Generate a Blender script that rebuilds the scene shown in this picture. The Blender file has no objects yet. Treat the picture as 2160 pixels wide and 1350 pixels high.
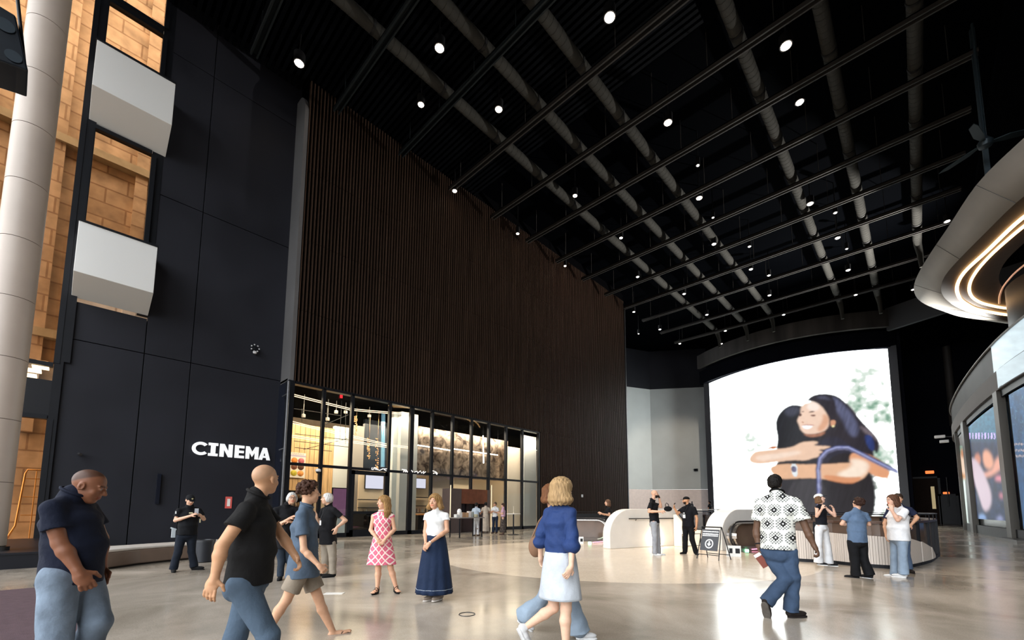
import bpy, bmesh, math, random
import numpy as np
from mathutils import Vector, Matrix

# ------------------------------------------------------------------ camera, world, light, exposure
scn = bpy.context.scene
COL = scn.collection
CAM_H = 1.45
F_PX, P_X, P_Y = 898.4, 1105.4, 986.7            # lens in pixels of the 2160 x 1350 frame
YAW, PITCH, ROLL = 0.747029, 0.0987251, 0.00273
_cy, _sy = math.cos(YAW), math.sin(YAW); _cp, _sp = math.cos(PITCH), math.sin(PITCH)
_cr, _sr = math.cos(ROLL), math.sin(ROLL)
FW = np.array([-_sy*_cp, _cy*_cp, _sp]); _r0 = np.array([_cy, _sy, 0.0]); _u0 = np.cross(_r0, FW)
RT = _cr*_r0 + _sr*_u0; UP = -_sr*_r0 + _cr*_u0
EYE = np.array([0, 0, CAM_H])
cd = bpy.data.cameras.new('camera'); cam = bpy.data.objects.new('camera', cd); COL.objects.link(cam)
cd.sensor_width = 36; cd.lens = F_PX/2160*36
cd.shift_x = (1080-P_X)/2160; cd.shift_y = (P_Y-675)/2160
cd.clip_start = 0.05; cd.clip_end = 400
cam.matrix_world = Matrix(((RT[0], UP[0], -FW[0], 0), (RT[1], UP[1], -FW[1], 0), (RT[2], UP[2], -FW[2], CAM_H), (0, 0, 0, 1)))
scn.camera = cam
scn.view_settings.view_transform = 'Standard'; scn.view_settings.look = 'None'
scn.view_settings.gamma = 1; scn.view_settings.use_curve_mapping = False
scn.view_settings.exposure = 0.0
wd = bpy.data.worlds.new('daylight'); scn.world = wd; wd.use_nodes = True
_n = wd.node_tree.nodes; _l = wd.node_tree.links                 # overcast sky above, dull ground below the horizon
_tc = _n.new('ShaderNodeTexCoord'); _sx = _n.new('ShaderNodeSeparateXYZ'); _l.new(_tc.outputs['Generated'], _sx.inputs[0])
_cr = _n.new('ShaderNodeValToRGB'); _cr.color_ramp.elements[0].position = .49; _cr.color_ramp.elements[0].color = (.045, .04, .035, 1)
_cr.color_ramp.elements[1].position = .53; _cr.color_ramp.elements[1].color = (.92, .96, 1, 1)
_mr = _n.new('ShaderNodeMapRange'); _mr.inputs[1].default_value = -1; _mr.inputs[2].default_value = 1; _l.new(_sx.outputs[2], _mr.inputs[0]); _l.new(_mr.outputs[0], _cr.inputs[0])
_l.new(_cr.outputs[0], _n['Background'].inputs[0]); _n['Background'].inputs[1].default_value = 6.0

def area(name, loc, size, rot, power, col, portal=False, sy=None):
    l = bpy.data.lights.new(name, 'AREA'); l.shape = 'RECTANGLE'; l.size = size; l.size_y = sy or size
    l.energy = power; l.color = col
    o = bpy.data.objects.new(name, l); COL.objects.link(o); o.location = loc; o.rotation_euler = rot
    if portal: l.cycles.is_portal = True
    return o
area('facade_portal', (-4, -9.2, 11.5), 42, (math.pi/2, 0, 0), 1, (1, 1, 1), True, 23)      # daylight comes in through the glazed front
area('shop_light', (-26.2, 11.5, 7.3), 6, (0, 0, 0), 1300, (1, .80, .56), sy=7)
area('shop_front_light', (-22.72, 17.5, 7.5), .35, (0, math.radians(38), 0), 700, (1, .86, .70), sy=19)  # added fill that brightens the columns behind the shop glass
area('shop_light', (-25.0, 21.5, 7.3), 4, (0, 0, 0), 1500, (1, .84, .66), sy=12)

def ray(x, y): return (x-P_X)/F_PX*RT - (y-P_Y)/F_PX*UP + FW
def on_z(x, y, z=0.0):
    d = ray(x, y); return EYE + d*(z-CAM_H)/d[2]
def on_x(x, y, X): d = ray(x, y); return EYE + d*X/d[0]
def on_y(x, y, Y): d = ray(x, y); return EYE + d*Y/d[1]
def proj(p):
    v = np.asarray(p, float) - EYE; d = v@FW
    return P_X + F_PX*(v@RT)/d, P_Y - F_PX*(v@UP)/d

# ------------------------------------------------------------------ helpers
def lin(c):
    if isinstance(c, str): c = [int(c[i:i+2], 16)/255 for i in (0, 2, 4)]
    return tuple(x/12.92 if x <= 0.04045 else ((x+0.055)/1.055)**2.4 for x in c)
def tag(o, label=None, cat=None, group=None, kind=None):
    if label: o['label'] = label
    if cat: o['category'] = cat
    if group: o['group'] = group
    if kind: o['kind'] = kind
    return o
def empty(name, loc, label=None, cat=None, group=None, rz=0):
    o = bpy.data.objects.new(name, None); COL.objects.link(o); o.location = loc; o.rotation_euler = (0, 0, rz)
    o.empty_display_size = 0.1
    return tag(o, label, cat, group)
class MB:
    """collects shapes, then links them as ONE mesh object"""
    def __init__(s): s.v = []; s.f = []; s.sm = []
    def add(s, vs, fs, smooth=False):
        n = len(s.v); s.v += [tuple(map(float, v)) for v in vs]; s.f += [tuple(n+i for i in f) for f in fs]; s.sm += [smooth]*len(fs); return s
    def box(s, lo, hi):
        (a, b, c), (d, e, f) = lo, hi
        a, d = min(a, d), max(a, d); b, e = min(b, e), max(b, e); c, f = min(c, f), max(c, f)
        return s.add([(a,b,c),(d,b,c),(d,e,c),(a,e,c),(a,b,f),(d,b,f),(d,e,f),(a,e,f)],
              [(0,3,2,1),(4,5,6,7),(0,1,5,4),(1,2,6,5),(2,3,7,6),(3,0,4,7)])
    def beam(s, a, b, w, h, up=(0, 0, 1)):
        a, b = Vector(a), Vector(b); d = (b-a).normalized(); u = Vector(up)
        if abs(d.dot(u)) > .98: u = Vector((0, 1, 0))
        r = d.cross(u).normalized(); u = r.cross(d)
        vs = []
        for p in (a, b):
            for x, y in ((-1,-1),(1,-1),(1,1),(-1,1)): vs.append(p + r*x*w/2 + u*y*h/2)
        return s.add(vs, [(0,1,2,3),(7,6,5,4),(0,4,5,1),(1,5,6,2),(2,6,7,3),(3,7,4,0)])
    def tube(s, pts, r, seg=10, caps=True):
        pts = [Vector(p) for p in pts]; n = len(pts)
        rs = r if isinstance(r, (list, tuple)) else [r]*n
        d0 = (pts[1]-pts[0]).normalized(); u = Vector((0, 0, 1))
        if abs(d0.dot(u)) > .95: u = Vector((1, 0, 0))
        vs = []
        for i, p in enumerate(pts):
            d = ((pts[min(i+1, n-1)]-pts[max(i-1, 0)])).normalized()
            x = d.cross(u).normalized(); y = x.cross(d); u = y
            for k in range(seg):
                t = 2*math.pi*k/seg; vs.append(p + (x*math.cos(t)+y*math.sin(t))*rs[i])
        fs = [(i*seg+k, i*seg+(k+1)%seg, (i+1)*seg+(k+1)%seg, (i+1)*seg+k) for i in range(n-1) for k in range(seg)]
        if caps: fs += [tuple(range(seg))[::-1], tuple(range((n-1)*seg, n*seg))]
        return s.add(vs, fs, True)
    def lathe(s, prof, c=(0, 0, 0), seg=24, axis=(0, 0, 1)):
        z = Vector(axis).normalized(); x = z.orthogonal().normalized(); y = z.cross(x); c = Vector(c)
        vs = [c + z*h + (x*math.cos(2*math.pi*k/seg)+y*math.sin(2*math.pi*k/seg))*r for r, h in prof for k in range(seg)]
        n = len(prof)
        fs = [(i*seg+k, i*seg+(k+1)%seg, (i+1)*seg+(k+1)%seg, (i+1)*seg+k) for i in range(n-1) for k in range(seg)]
        fs += [tuple(range(seg))[::-1], tuple(range((n-1)*seg, n*seg))]
        return s.add(vs, fs, True)
    def prism(s, poly, a, b):
        """poly: list of 3D points (planar), extruded by vector b-a"""
        d = Vector(b)-Vector(a); n = len(poly); P = [Vector(p) for p in poly]
        return s.add(P+[p+d for p in P], [tuple(range(n))[::-1], tuple(range(n, 2*n))]+[(i, (i+1)%n, n+(i+1)%n, n+i) for i in range(n)])
    def wall(s, plan, z0, z1, th):
        """plan: list of (x,y); thick vertical ribbon, offset to the left normal by th; z0,z1 number or list"""
        n = len(plan); z0 = z0 if isinstance(z0, (list, tuple)) else [z0]*n; z1 = z1 if isinstance(z1, (list, tuple)) else [z1]*n
        P = [Vector((p[0], p[1], 0)) for p in plan]; vs = []
        for i in range(n):
            d = (P[min(i+1, n-1)]-P[max(i-1, 0)]).normalized(); nn = Vector((-d.y, d.x, 0))*th
            for q, z in ((P[i], z0[i]), (P[i], z1[i]), (P[i]+nn, z1[i]), (P[i]+nn, z0[i])): vs.append((q.x, q.y, z))
        fs = [(i*4+k, (i+1)*4+k, (i+1)*4+(k+1)%4, i*4+(k+1)%4) for i in range(n-1) for k in range(4)] + [(0,1,2,3), (4*n-1, 4*n-2, 4*n-3, 4*n-4)]
        return s.add(vs, fs)
    def build(s, name, m, parent=None, origin=None, smooth=None, bevel=0):
        me = bpy.data.meshes.new(name)
        v = s.v
        if origin is not None: v = [(x-origin[0], y-origin[1], z-origin[2]) for x, y, z in v]
        me.from_pydata(v, [], s.f); me.update()
        sm = s.sm if smooth is None else [smooth]*len(s.f)
        me.polygons.foreach_set('use_smooth', sm)
        bmx = bmesh.new(); bmx.from_mesh(me); bmesh.ops.recalc_face_normals(bmx, faces=bmx.faces); bmx.to_mesh(me); bmx.free()
        if any(sm) and not all(sm) or any(sm): 
            try: me.set_sharp_from_angle(angle=math.radians(45))
            except Exception: pass
        o = bpy.data.objects.new(name, me); COL.objects.link(o); me.materials.append(m)
        if parent: o.parent = parent
        if origin is not None and parent is None: o.location = origin
        if bevel:
            b = o.modifiers.new('bevel', 'BEVEL'); b.width = bevel; b.segments = 2; b.limit_method = 'ANGLE'
        return o
def struct(o): o['kind'] = 'structure'; return o

MATS = {}
def mat(name, rgb, rough=.5, metal=0., bump=0., bscale=20., var=0., vscale=3., emit=None, estr=0., trans=0., spec=.5, coat=0., rvar=0., attr=None, stretch=None, ior=1.45):
    if name in MATS: return MATS[name]
    m = bpy.data.materials.new(name); m.use_nodes = True; MATS[name] = m
    nt = m.node_tree; N = nt.nodes; L = nt.links; b = N['Principled BSDF']
    c = lin(rgb) if isinstance(rgb, str) else rgb
    b.inputs['Base Color'].default_value = (*c, 1); b.inputs['Roughness'].default_value = rough; b.inputs['Metallic'].default_value = metal
    b.inputs['Specular IOR Level'].default_value = spec; b.inputs['Coat Weight'].default_value = coat; b.inputs['IOR'].default_value = ior
    if trans: b.inputs['Transmission Weight'].default_value = trans
    tc = N.new('ShaderNodeTexCoord'); mp = N.new('ShaderNodeMapping'); L.new(tc.outputs['Object'], mp.inputs[0])
    if stretch: mp.inputs['Scale'].default_value = stretch
    colsock = None
    if attr:
        a = N.new('ShaderNodeAttribute'); a.attribute_name = attr; colsock = a.outputs['Color']; L.new(colsock, b.inputs['Base Color'])
    if var or rvar:
        n = N.new('ShaderNodeTexNoise'); n.inputs['Scale'].default_value = vscale; n.inputs['Detail'].default_value = 6; L.new(mp.outputs[0], n.inputs[0])
        if var:
            mr = N.new('ShaderNodeMapRange'); mr.inputs[1].default_value = .3; mr.inputs[2].default_value = .7
            mr.inputs[3].default_value = 1-var; mr.inputs[4].default_value = 1+var; L.new(n.outputs[0], mr.inputs[0])
            mx = N.new('ShaderNodeVectorMath'); mx.operation = 'SCALE'; L.new(mr.outputs[0], mx.inputs['Scale'])
            if colsock: L.new(colsock, mx.inputs[0])
            else: mx.inputs[0].default_value = c
            L.new(mx.outputs[0], b.inputs['Base Color'])
        if rvar:
            mr = N.new('ShaderNodeMapRange'); mr.inputs[1].default_value = .3; mr.inputs[2].default_value = .7
            mr.inputs[3].default_value = max(0, rough-rvar); mr.inputs[4].default_value = rough+rvar; L.new(n.outputs[0], mr.inputs[0]); L.new(mr.outputs[0], b.inputs['Roughness'])
    if bump:
        n2 = N.new('ShaderNodeTexNoise'); n2.inputs['Scale'].default_value = bscale; n2.inputs['Detail'].default_value = 5; L.new(mp.outputs[0], n2.inputs[0])
        bp = N.new('ShaderNodeBump'); bp.inputs['Strength'].default_value = bump; bp.inputs['Distance'].default_value = .02; L.new(n2.outputs[0], bp.inputs['Height']); L.new(bp.outputs[0], b.inputs['Normal'])
    if emit is not None:
        e = lin(emit) if isinstance(emit, str) else emit
        b.inputs['Emission Color'].default_value = (*e, 1); b.inputs['Emission Strength'].default_value = estr
    return m
def glass(name, rgb, alpha=.12, rough=.02):
    """thin architectural glass: mostly see-through, tinted, reflecting by Fresnel"""
    if name in MATS: return MATS[name]
    m = bpy.data.materials.new(name); m.use_nodes = True; MATS[name] = m
    nt = m.node_tree; N = nt.nodes; L = nt.links; N.clear()
    o = N.new('ShaderNodeOutputMaterial'); t = N.new('ShaderNodeBsdfTransparent'); t.inputs[0].default_value = (*lin(rgb), 1)
    g = N.new('ShaderNodeBsdfGlossy'); g.inputs['Roughness'].default_value = rough; g.inputs[0].default_value = (.9, .93, .95, 1)
    lw = N.new('ShaderNodeLayerWeight'); pw = N.new('ShaderNodeMath'); pw.operation = 'POWER'; pw.inputs[1].default_value = 5; L.new(lw.outputs['Facing'], pw.inputs[0])
    fr = N.new('ShaderNodeMath'); fr.operation = 'MULTIPLY_ADD'; fr.inputs[1].default_value = .6; fr.inputs[2].default_value = .015+alpha*.06; L.new(pw.outputs[0], fr.inputs[0]); mx = N.new('ShaderNodeMixShader')
    L.new(fr.outputs[0], mx.inputs[0]); L.new(t.outputs[0], mx.inputs[1]); L.new(g.outputs[0], mx.inputs[2]); L.new(mx.outputs[0], o.inputs[0])
    return m
def emis(name, rgb, s):
    return mat(name, (0, 0, 0), .6, emit=rgb, estr=s)
ORD = ['first','second','third','fourth','fifth','sixth','seventh','eighth','ninth','tenth','eleventh','twelfth','thirteenth','fourteenth','fifteenth','sixteenth','seventeenth','eighteenth','nineteenth','twentieth']
def ordinal(i):
    if i < 20: return ORD[i]
    tens = ['twenty','thirty','forty','fifty','sixty'][(i+1)//10-2]
    r = (i+1) % 10
    return tens+'-'+ORD[r-1] if r else {'twenty':'twentieth','thirty':'thirtieth','forty':'fortieth','fifty':'fiftieth','sixty':'sixtieth'}[tens]
# ------------------------------------------------------------------ the room
XS, XL = -22.3, -23.6            # slatted wall plane, cinema wall plane
HC = 23.6                        # ceiling height
YR = 7.13                        # return between the two
M_black = mat('black_ceiling_paint', (.0006, .0008, .0013), .9, spec=.01)
M_navy = mat('dark_panel_paint', (.014, .0148, .021), .62, spec=.35, bump=.08, bscale=60, var=.18, vscale=.5, rvar=.08)
M_frame = mat('black_steel', (.008, .009, .012), .45, var=.1, spec=.3)
M_darkmetal = mat('dark_grey_metal', (.05, .05, .052), .4, metal=.6, var=.1)
M_conc = None

def floor_material():
    m = bpy.data.materials.new('polished_concrete'); m.use_nodes = True
    nt = m.node_tree; N = nt.nodes; L = nt.links; b = N['Principled BSDF']
    tc = N.new('ShaderNodeTexCoord')
    n1 = N.new('ShaderNodeTexNoise'); n1.inputs['Scale'].default_value = .45; n1.inputs['Detail'].default_value = 9; n1.inputs['Roughness'].default_value = .62; n1.inputs['Distortion'].default_value = .6
    L.new(tc.outputs['Object'], n1.inputs[0])
    cr = N.new('ShaderNodeValToRGB'); cr.color_ramp.elements[0].position = .32; cr.color_ramp.elements[1].position = .70
    cr.color_ramp.elements[0].color = (.25, .212, .165, 1); cr.color_ramp.elements[1].color = (.50, .44, .37, 1)
    L.new(n1.outputs[0], cr.inputs[0])
    n2 = N.new('ShaderNodeTexNoise'); n2.inputs['Scale'].default_value = 60; n2.inputs['Detail'].default_value = 3; L.new(tc.outputs['Object'], n2.inputs[0])
    r2 = N.new('ShaderNodeMapRange'); r2.inputs[1].default_value = .35; r2.inputs[2].default_value = .65; r2.inputs[3].default_value = .9; r2.inputs[4].default_value = 1.08; L.new(n2.outputs[0], r2.inputs[0])
    sc = N.new('ShaderNodeVectorMath'); sc.operation = 'SCALE'; L.new(cr.outputs[0], sc.inputs[0]); L.new(r2.outputs[0], sc.inputs['Scale'])
    # pale terrazzo disc around the stair opening: (x-c)^2+(y-c)^2 < r^2
    d = N.new('ShaderNodeVectorMath'); d.operation = 'DISTANCE'; L.new(tc.outputs['Object'], d.inputs[0]); d.inputs[1].default_value = (-7.6, 12.6, 0)
    lt = N.new('ShaderNodeMath'); lt.operation = 'LESS_THAN'; lt.inputs[1].default_value = 5.75; L.new(d.outputs['Value'], lt.inputs[0])
    vo = N.new('ShaderNodeTexVoronoi'); vo.inputs['Scale'].default_value = 28; L.new(tc.outputs['Object'], vo.inputs[0])
    c2 = N.new('ShaderNodeValToRGB'); c2.color_ramp.elements[0].color = (.58, .50, .40, 1); c2.color_ramp.elements[1].color = (.70, .60, .49, 1); L.new(vo.outputs['Color'], c2.inputs[0])
    mx = N.new('ShaderNodeMix'); mx.data_type = 'RGBA'; L.new(lt.outputs[0], mx.inputs['Factor']); L.new(sc.outputs[0], mx.inputs['A']); L.new(c2.outputs[0], mx.inputs['B'])
    # faint saw joints
    L.new(mx.outputs['Result'], b.inputs['Base Color'])
    r3 = N.new('ShaderNodeMapRange'); r3.inputs[1].default_value = .3; r3.inputs[2].default_value = .7; r3.inputs[3].default_value = .10; r3.inputs[4].default_value = .26; L.new(n1.outputs[0], r3.inputs[0]); L.new(r3.outputs[0], b.inputs['Roughness'])
    bp = N.new('ShaderNodeBump'); bp.inputs['Strength'].default_value = .03; bp.inputs['Distance'].default_value = .05; L.new(n1.outputs[0], bp.inputs['Height']); L.new(bp.outputs[0], b.inputs['Normal'])
    b.inputs['Specular IOR Level'].default_value = .34
    return m
M_floor = floor_material()
# floor with the oval stair opening cut out of it
PIT = (-6.0, 20.2); PA, PB = 6.4, 6.6           # centre and half axes of the opening
def pit_pt(t, k=1.0): return (PIT[0]+PA*k*math.cos(t), PIT[1]+PB*k*math.sin(t))
def build_floor():
    x0, x1, y0, y1 = -32, 16, -9.5, 72
    n = 96; vs = []; fs = []
    pit = [(-9.9, 17.0), (-7.6, 17.9), (-4.55, 17.4), (-2.9, 15.9), (-1.5, 15.2), (-.55, 15.9), (-.25, 18.0), (-.2, 21.2), (-.9, 25), (-3, 28), (-6, 29), (-9, 28), (-11.2, 25), (-11.9, 21)]
    bm = bmesh.new()
    ov = [bm.verts.new((x, y, 0)) for x, y in ((x0, y0), (x1, y0), (x1, y1), (x0, y1))]
    iv = [bm.verts.new((x, y, 0)) for x, y in pit]
    ed = [bm.edges.new((ov[i], ov[(i+1) % 4])) for i in range(4)] + [bm.edges.new((iv[i], iv[(i+1) % len(iv)])) for i in range(len(iv))]
    bmesh.ops.triangle_fill(bm, edges=ed, use_beauty=True)
    bmesh.ops.recalc_face_normals(bm, faces=bm.faces)
    for f in bm.faces:
        if f.normal.z < 0: f.normal_flip()
    me = bpy.data.meshes.new('floor'); bm.to_mesh(me); bm.free(); me.materials.append(M_floor)
    o = bpy.data.objects.new('floor', me); COL.objects.link(o); struct(o)
    # shaft and lower floor of the opening
    sh = MB().wall([(p[0], p[1]) for p in pit]+[pit[0]], -4.5, -.001, -.2)
    struct(sh.build('wall_stairwell', mat('warm_plaster', (.62, .52, .42), .7, var=.04)))
    lf = MB().box((-14, 13, -4.7), (2, 31, -4.5)); struct(lf.build('floor_lower_level', mat('lower_floor', (.42, .37, .31), .25, var=.1)))
build_floor()
# ceiling slab
struct(MB().box((XL-.2, -9.5, HC+1.5), (16, 72, HC+1.8)).box((-32, 40, HC+1.5), (XL-.2, 72, HC+1.8)).build('ceiling', M_black))
# corrugated deck strip over the near left of the hall
dk = MB()
for i in range(70): dk.box((-23.5, -2+i*.3, HC+.75), (-6, -1.84+i*.3, HC+.84))
struct(dk.build('ceiling_deck', mat('deck_metal', (.0022, .0028, .0040), .7, spec=.05)))

# cinema wall (left), with grooves between its panels; the window bay is left open on its left end
yb0, yb1 = -.42, 1.88           # window bay between the wall and the glazing
cw = MB()
seams_y = [3.45, YR+.02]; seams_z = [7.98, 15.2, 22.15]
g = .015
ys = [1.88, 3.45, YR+.3]; zs = [0, 7.98, 15.2, 22.15, HC+1.6]
for i in range(2):
    for k in range(4): cw.box((XL-.25, ys[i]+g, zs[k]+(g if k else 0)), (XL, ys[i+1]-g, zs[k+1]-g))
for z0, z1 in ((0, 7.98), (7.98, 9.5)): cw.box((XL-.25, yb0+g, z0+(g if z0 else 0)), (XL, 1.88-g, z1-g))
cw.box((XL-.4, yb0, 0), (XL-.3, YR+.3, 9.5)); cw.box((XL-.4, 1.9, 9), (XL-.3, YR+.3, HC+1.6))
struct(cw.build('wall_left', M_navy, bevel=.006))
# return wall of the slatted block, rounded at its top front corner
M_ret = mat('return_panel_metal', (.17, .165, .165), .42, metal=.35, bump=.03, bscale=40, var=.08, vscale=.6)
poly = [(XL-.35, YR, 7.78), (XS, YR, 7.78)]
for i in range(9):
    t = i/8*math.pi/2; poly.append((XS-.02-.95*(1-math.cos(t)), YR, 22.2+1.35*math.sin(t)))
poly.append((XL-.35, YR, 23.6))
struct(MB().prism(poly, (0, 0, 0), (0, .18, 0)).build('wall_return', M_ret))
struct(MB().box((XL-.35, YR+.2, 7.8), (XS-.34, YR+.6, HC+1.6)).build('wall_return_core', M_black))
# slatted wall
sl = MB(); sl2 = MB()
sl.box((XS-.32, YR+.18, 7.85), (XS-.2, 26.1, HC+1.6)); sl.box((XS-.32, 26.1, 0), (XS-.2, 40.2, HC+1.6))
struct(sl.build('wall_slat_backing', mat('slat_backing', (.0015, .0015, .002), .9, spec=.02)))
rnd = random.Random(4); y = YR+.22; zj = [4.2, 7.78, 11.5, 15.3, 19.1, HC+.6]
while y < 40.1:
    z0 = 7.78 if y < 26.05 else 0.02
    zz = [z0]+[z for z in zj if z > z0+.5]
    off = .0
    for a, b in zip(zz, zz[1:]): sl2.box((XS-.2, y, a+.01), (XS-.02-rnd.random()*.015, y+.055, b-.01))
    y += .178
struct(sl2.build('wall_slats', mat('bronze_slats', (.048, .029, .020), .55, spec=.12, var=.3, vscale=1.2, stretch=(1, 6, .2))))
struct(MB().box((XS-.3, 40.15, 0), (XS, 40.3, HC)).build('trim_1', M_darkmetal))
# far left corner: grey panels and pale band beside the big screen
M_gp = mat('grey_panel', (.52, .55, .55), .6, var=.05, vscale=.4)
M_pink = mat('pale_band', (.86, .74, .70), .6, var=.05)
pa, pb, pc = (-31.2, 52.0), (-28.3, 58.0), (-21.6, 62.4)
struct(MB().wall([pa, pb, pc], 19.35, HC+1.5, .3).build('wall_far_left_top', M_navy))  # shade above the screen's height put in as a dark upper wall
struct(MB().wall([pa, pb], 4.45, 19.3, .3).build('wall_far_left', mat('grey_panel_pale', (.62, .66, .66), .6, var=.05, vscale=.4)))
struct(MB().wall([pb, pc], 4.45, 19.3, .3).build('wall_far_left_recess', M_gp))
struct(MB().wall([pa, pb, pc], 0, 4.43, .3).build('wall_far_left_base', M_pink))
struct(MB().wall([(-22.6, 40.3), (-31.2, 40.3), pa], 0, HC, -.3).build('wall_left_far', M_navy))
vent = MB(); 
pv = on_y(1464, 992, 61.6); vent.box((pv[0]-.62, 61.2, pv[2]-.18), (pv[0]+.62, 61.5, pv[2]+.18))
for i in range(4): vent.box((pv[0]-.6, 61.12, pv[2]-.15+i*.09), (pv[0]+.6, 61.2, pv[2]-.12+i*.09))
tag(vent.build('wall_vent', M_frame), 'small black rectangular vent grille on the grey wall left of the screen', 'vent')
for i, px in enumerate((1330, 1393)):
    p = on_y(px, 1065, 56 if i == 0 else 59.2)
    h = MB().tube([(p[0], p[1]-.25, 1.2), (p[0], p[1]-.25, 3.4)], .07); h.box((p[0]-.05, p[1]-.3, 1.5), (p[0]+.05, p[1]+.6, 1.6))
    tag(h.build('door_pull', M_darkmetal), ['dark vertical pull handle on the pale wall band near the slatted wall', 'dark vertical pull handle on the pale wall band behind the bearded man'][i], 'handle')
# right and far walls
M_dark = mat('dark_wall_paint', (.004, .0045, .008), .8, var=.1, spec=.05)
struct(MB().box((-1.3, 66.5, 0), (16, 66.9, HC+1.5)).build('wall_far_right', M_dark))
struct(MB().box((15.6, -9, 0), (16, 66.5, HC+1.5)).build('wall_right', M_dark))
struct(MB().box((-22.5, 64.5, 0), (-1.2, 64.9, HC+1.5)).build('wall_behind_screen', M_dark))
struct(MB().box((-.68, 58.2, 0), (-.4, 66.4, HC+1.5)).build('wall_screen_side', M_dark))
# glazed front behind the camera
gf = MB()
for i in range(15): gf.box((-23.6+i*2.83-.06, -9.4, 0), (-23.6+i*2.83+.06, -9.15, HC+1.5))
for z in (0.05, 4, 8, 12, 16, 20, 24): gf.box((-23.6, -9.4, z-.06), (16, -9.2, z+.06))
struct(gf.build('window_front', M_frame))
# the near left corner of the hall up to the glazed front
struct(MB().box((XL-.3, -9.3, 0), (XL-.02, -9.0, HC+1.5)).build('trim_2', M_frame))
# soffit and beams above the screen
struct(MB().wall([(-1.2, 57.6), (4, 55.5), (15.6, 52)], 20.2, 22.6, -.4).build('trim_3', mat('soffit_beam', (.035, .036, .04), .6)))
sb = MB(); pts = []
for i in range(13):
    t = i/12; x = -20.8+t*19.8; s = 1-(2*t-1)**2; pts.append((x, 58.6-3.4*s))
sb.wall([(x, y-.9) for x, y in pts], 20.6, 22.4, -.4)
struct(sb.build('trim_4', mat('timber_fascia', (.05, .045, .042), .6, var=.5, vscale=.8, stretch=(1, 1, .1))))
struct(MB().wall([(x, y) for x, y in pts], 18.6, 20.4, -.5).build('trim_5', M_dark))
# doors on the far right wall
def far_door(n, px0, px1, pyt, col, extra):
    a = on_y(px0, 1106, 66.4); b = on_y(px1, 1106, 66.4); t = on_y(px0, pyt, 66.4)
    e = empty('door_%d' % n, (a[0], 66.4, 0)); struct(e); w = b[0]-a[0]
    MB().box((0, -.08, .02), (w, 0, t[2])).build('door_panel', col, e)
    MB().box((-.2, -.14, 0), (0, 0, t[2]+.2)).box((w, -.14, 0), (w+.2, 0, t[2]+.2)).box((-.2, -.14, t[2]), (w+.2, 0, t[2]+.2)).build('door_frame', M_frame, e)
    extra(e, w, t[2])
M_bdoor = mat('brown_door', (.022, .013, .010), .7, var=.2, spec=.1)
def ex1(e, w, h):
    MB().box((w*.72, -.14, 1.7), (w*.86, -.08, 4.2)).build('door_plate', mat('brass_plate', (.55, .42, .22), .35, metal=.6), e)
def ex2(e, w, h):
    MB().tube([(w*.5, -.2, 2), (w*.5, -.2, 5.2)], .06).build('door_handle', M_darkmetal, e)
far_door(1, 1930, 1986, 1010, M_bdoor, ex1)
far_door(2, 1989, 2022, 1046, M_frame, ex2)
M_exit = emis('exit_lamp', (1, .2, .05), 1.5)
for i, (px, py, w) in enumerate(((1961, 996, .36), (1996, 1040, .26))):
    p = on_y(px, py, 66.3); e = MB().box((p[0]-w, 66.2, p[2]-w*.45), (p[0]+w, 66.5, p[2]+w*.45)).build('exit_light', M_exit, bevel=.05)
    tag(e, ['orange glowing exit light above the brown far door', 'smaller orange light above the black far door'][i], 'exit light')
# ------------------------------------------------------------------ left window wall, white bays, column, exterior
M_white = mat('white_bay_panel', (.82, .82, .80), .45, bump=.02, bscale=8)
for n, (z0, z1, y0, y1, xo) in enumerate(((17.0, 19.62, -.42, 1.97, 0), (9.6, 12.15, -.36, 1.88, 0))):
    zb = (17.7, 10.18)[n]
    e = empty('white_bay', (XL, y0, zb), ['white projecting box bay, upper of the two on the left window strip', 'white projecting box bay, lower of the two on the left window strip'][n], 'bay', 'white box bays')
    dr = (.78, .62)[n]; w_ = y1-y0
    MB().prism([(.01, 0, -dr*.9), (1.3, 0, 0), (1.3, 0, z1-zb), (.01, 0, z1-zb)], (0, 0, 0), (0, w_, 0)).build('bay_box', M_white, e, bevel=.012)
    MB().box((-.02, -.03, z1-zb), (1.34, y1-y0+.03, z1-zb+.07)).build('bay_cap', M_frame, e)
# glazing: mullions are parts of each window
M_bronze = glass('bronze_glass', 'F0DCC4', .25)
def window(n, y0, y1, z0, z1, vs=(), hs=(), fw=.16, x=XL):
    e = empty('window_%d' % n, (x, y0, z0)); struct(e)
    f = MB(); w = y1-y0; h = z1-z0
    f.box((-.15, -fw, 0), (.12, 0, h)).box((-.15, w, 0), (.12, w+fw, h)).box((-.15, 0, -fw), (.12, w, 0)).box((-.15, 0, h), (.12, w, h+fw))
    for v in vs: f.box((-.1, v-y0-.05, 0), (.08, v-y0+.05, h))
    for q in hs: f.box((-.1, 0, q-z0-.05), (.08, w, q-z0+.05))
    f.build('window_frame', M_frame, e)
    MB().box((-.03, 0, 0), (-.015, w, h)).build('pane', M_bronze, e)
    return e
window(1, -.22, 1.52, 12.3, 16.8)
window(2, -.22, 1.52, 19.72, 22.6, hs=())
window(3, -.22, 1.52, 23.0, 25.0)
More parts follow.
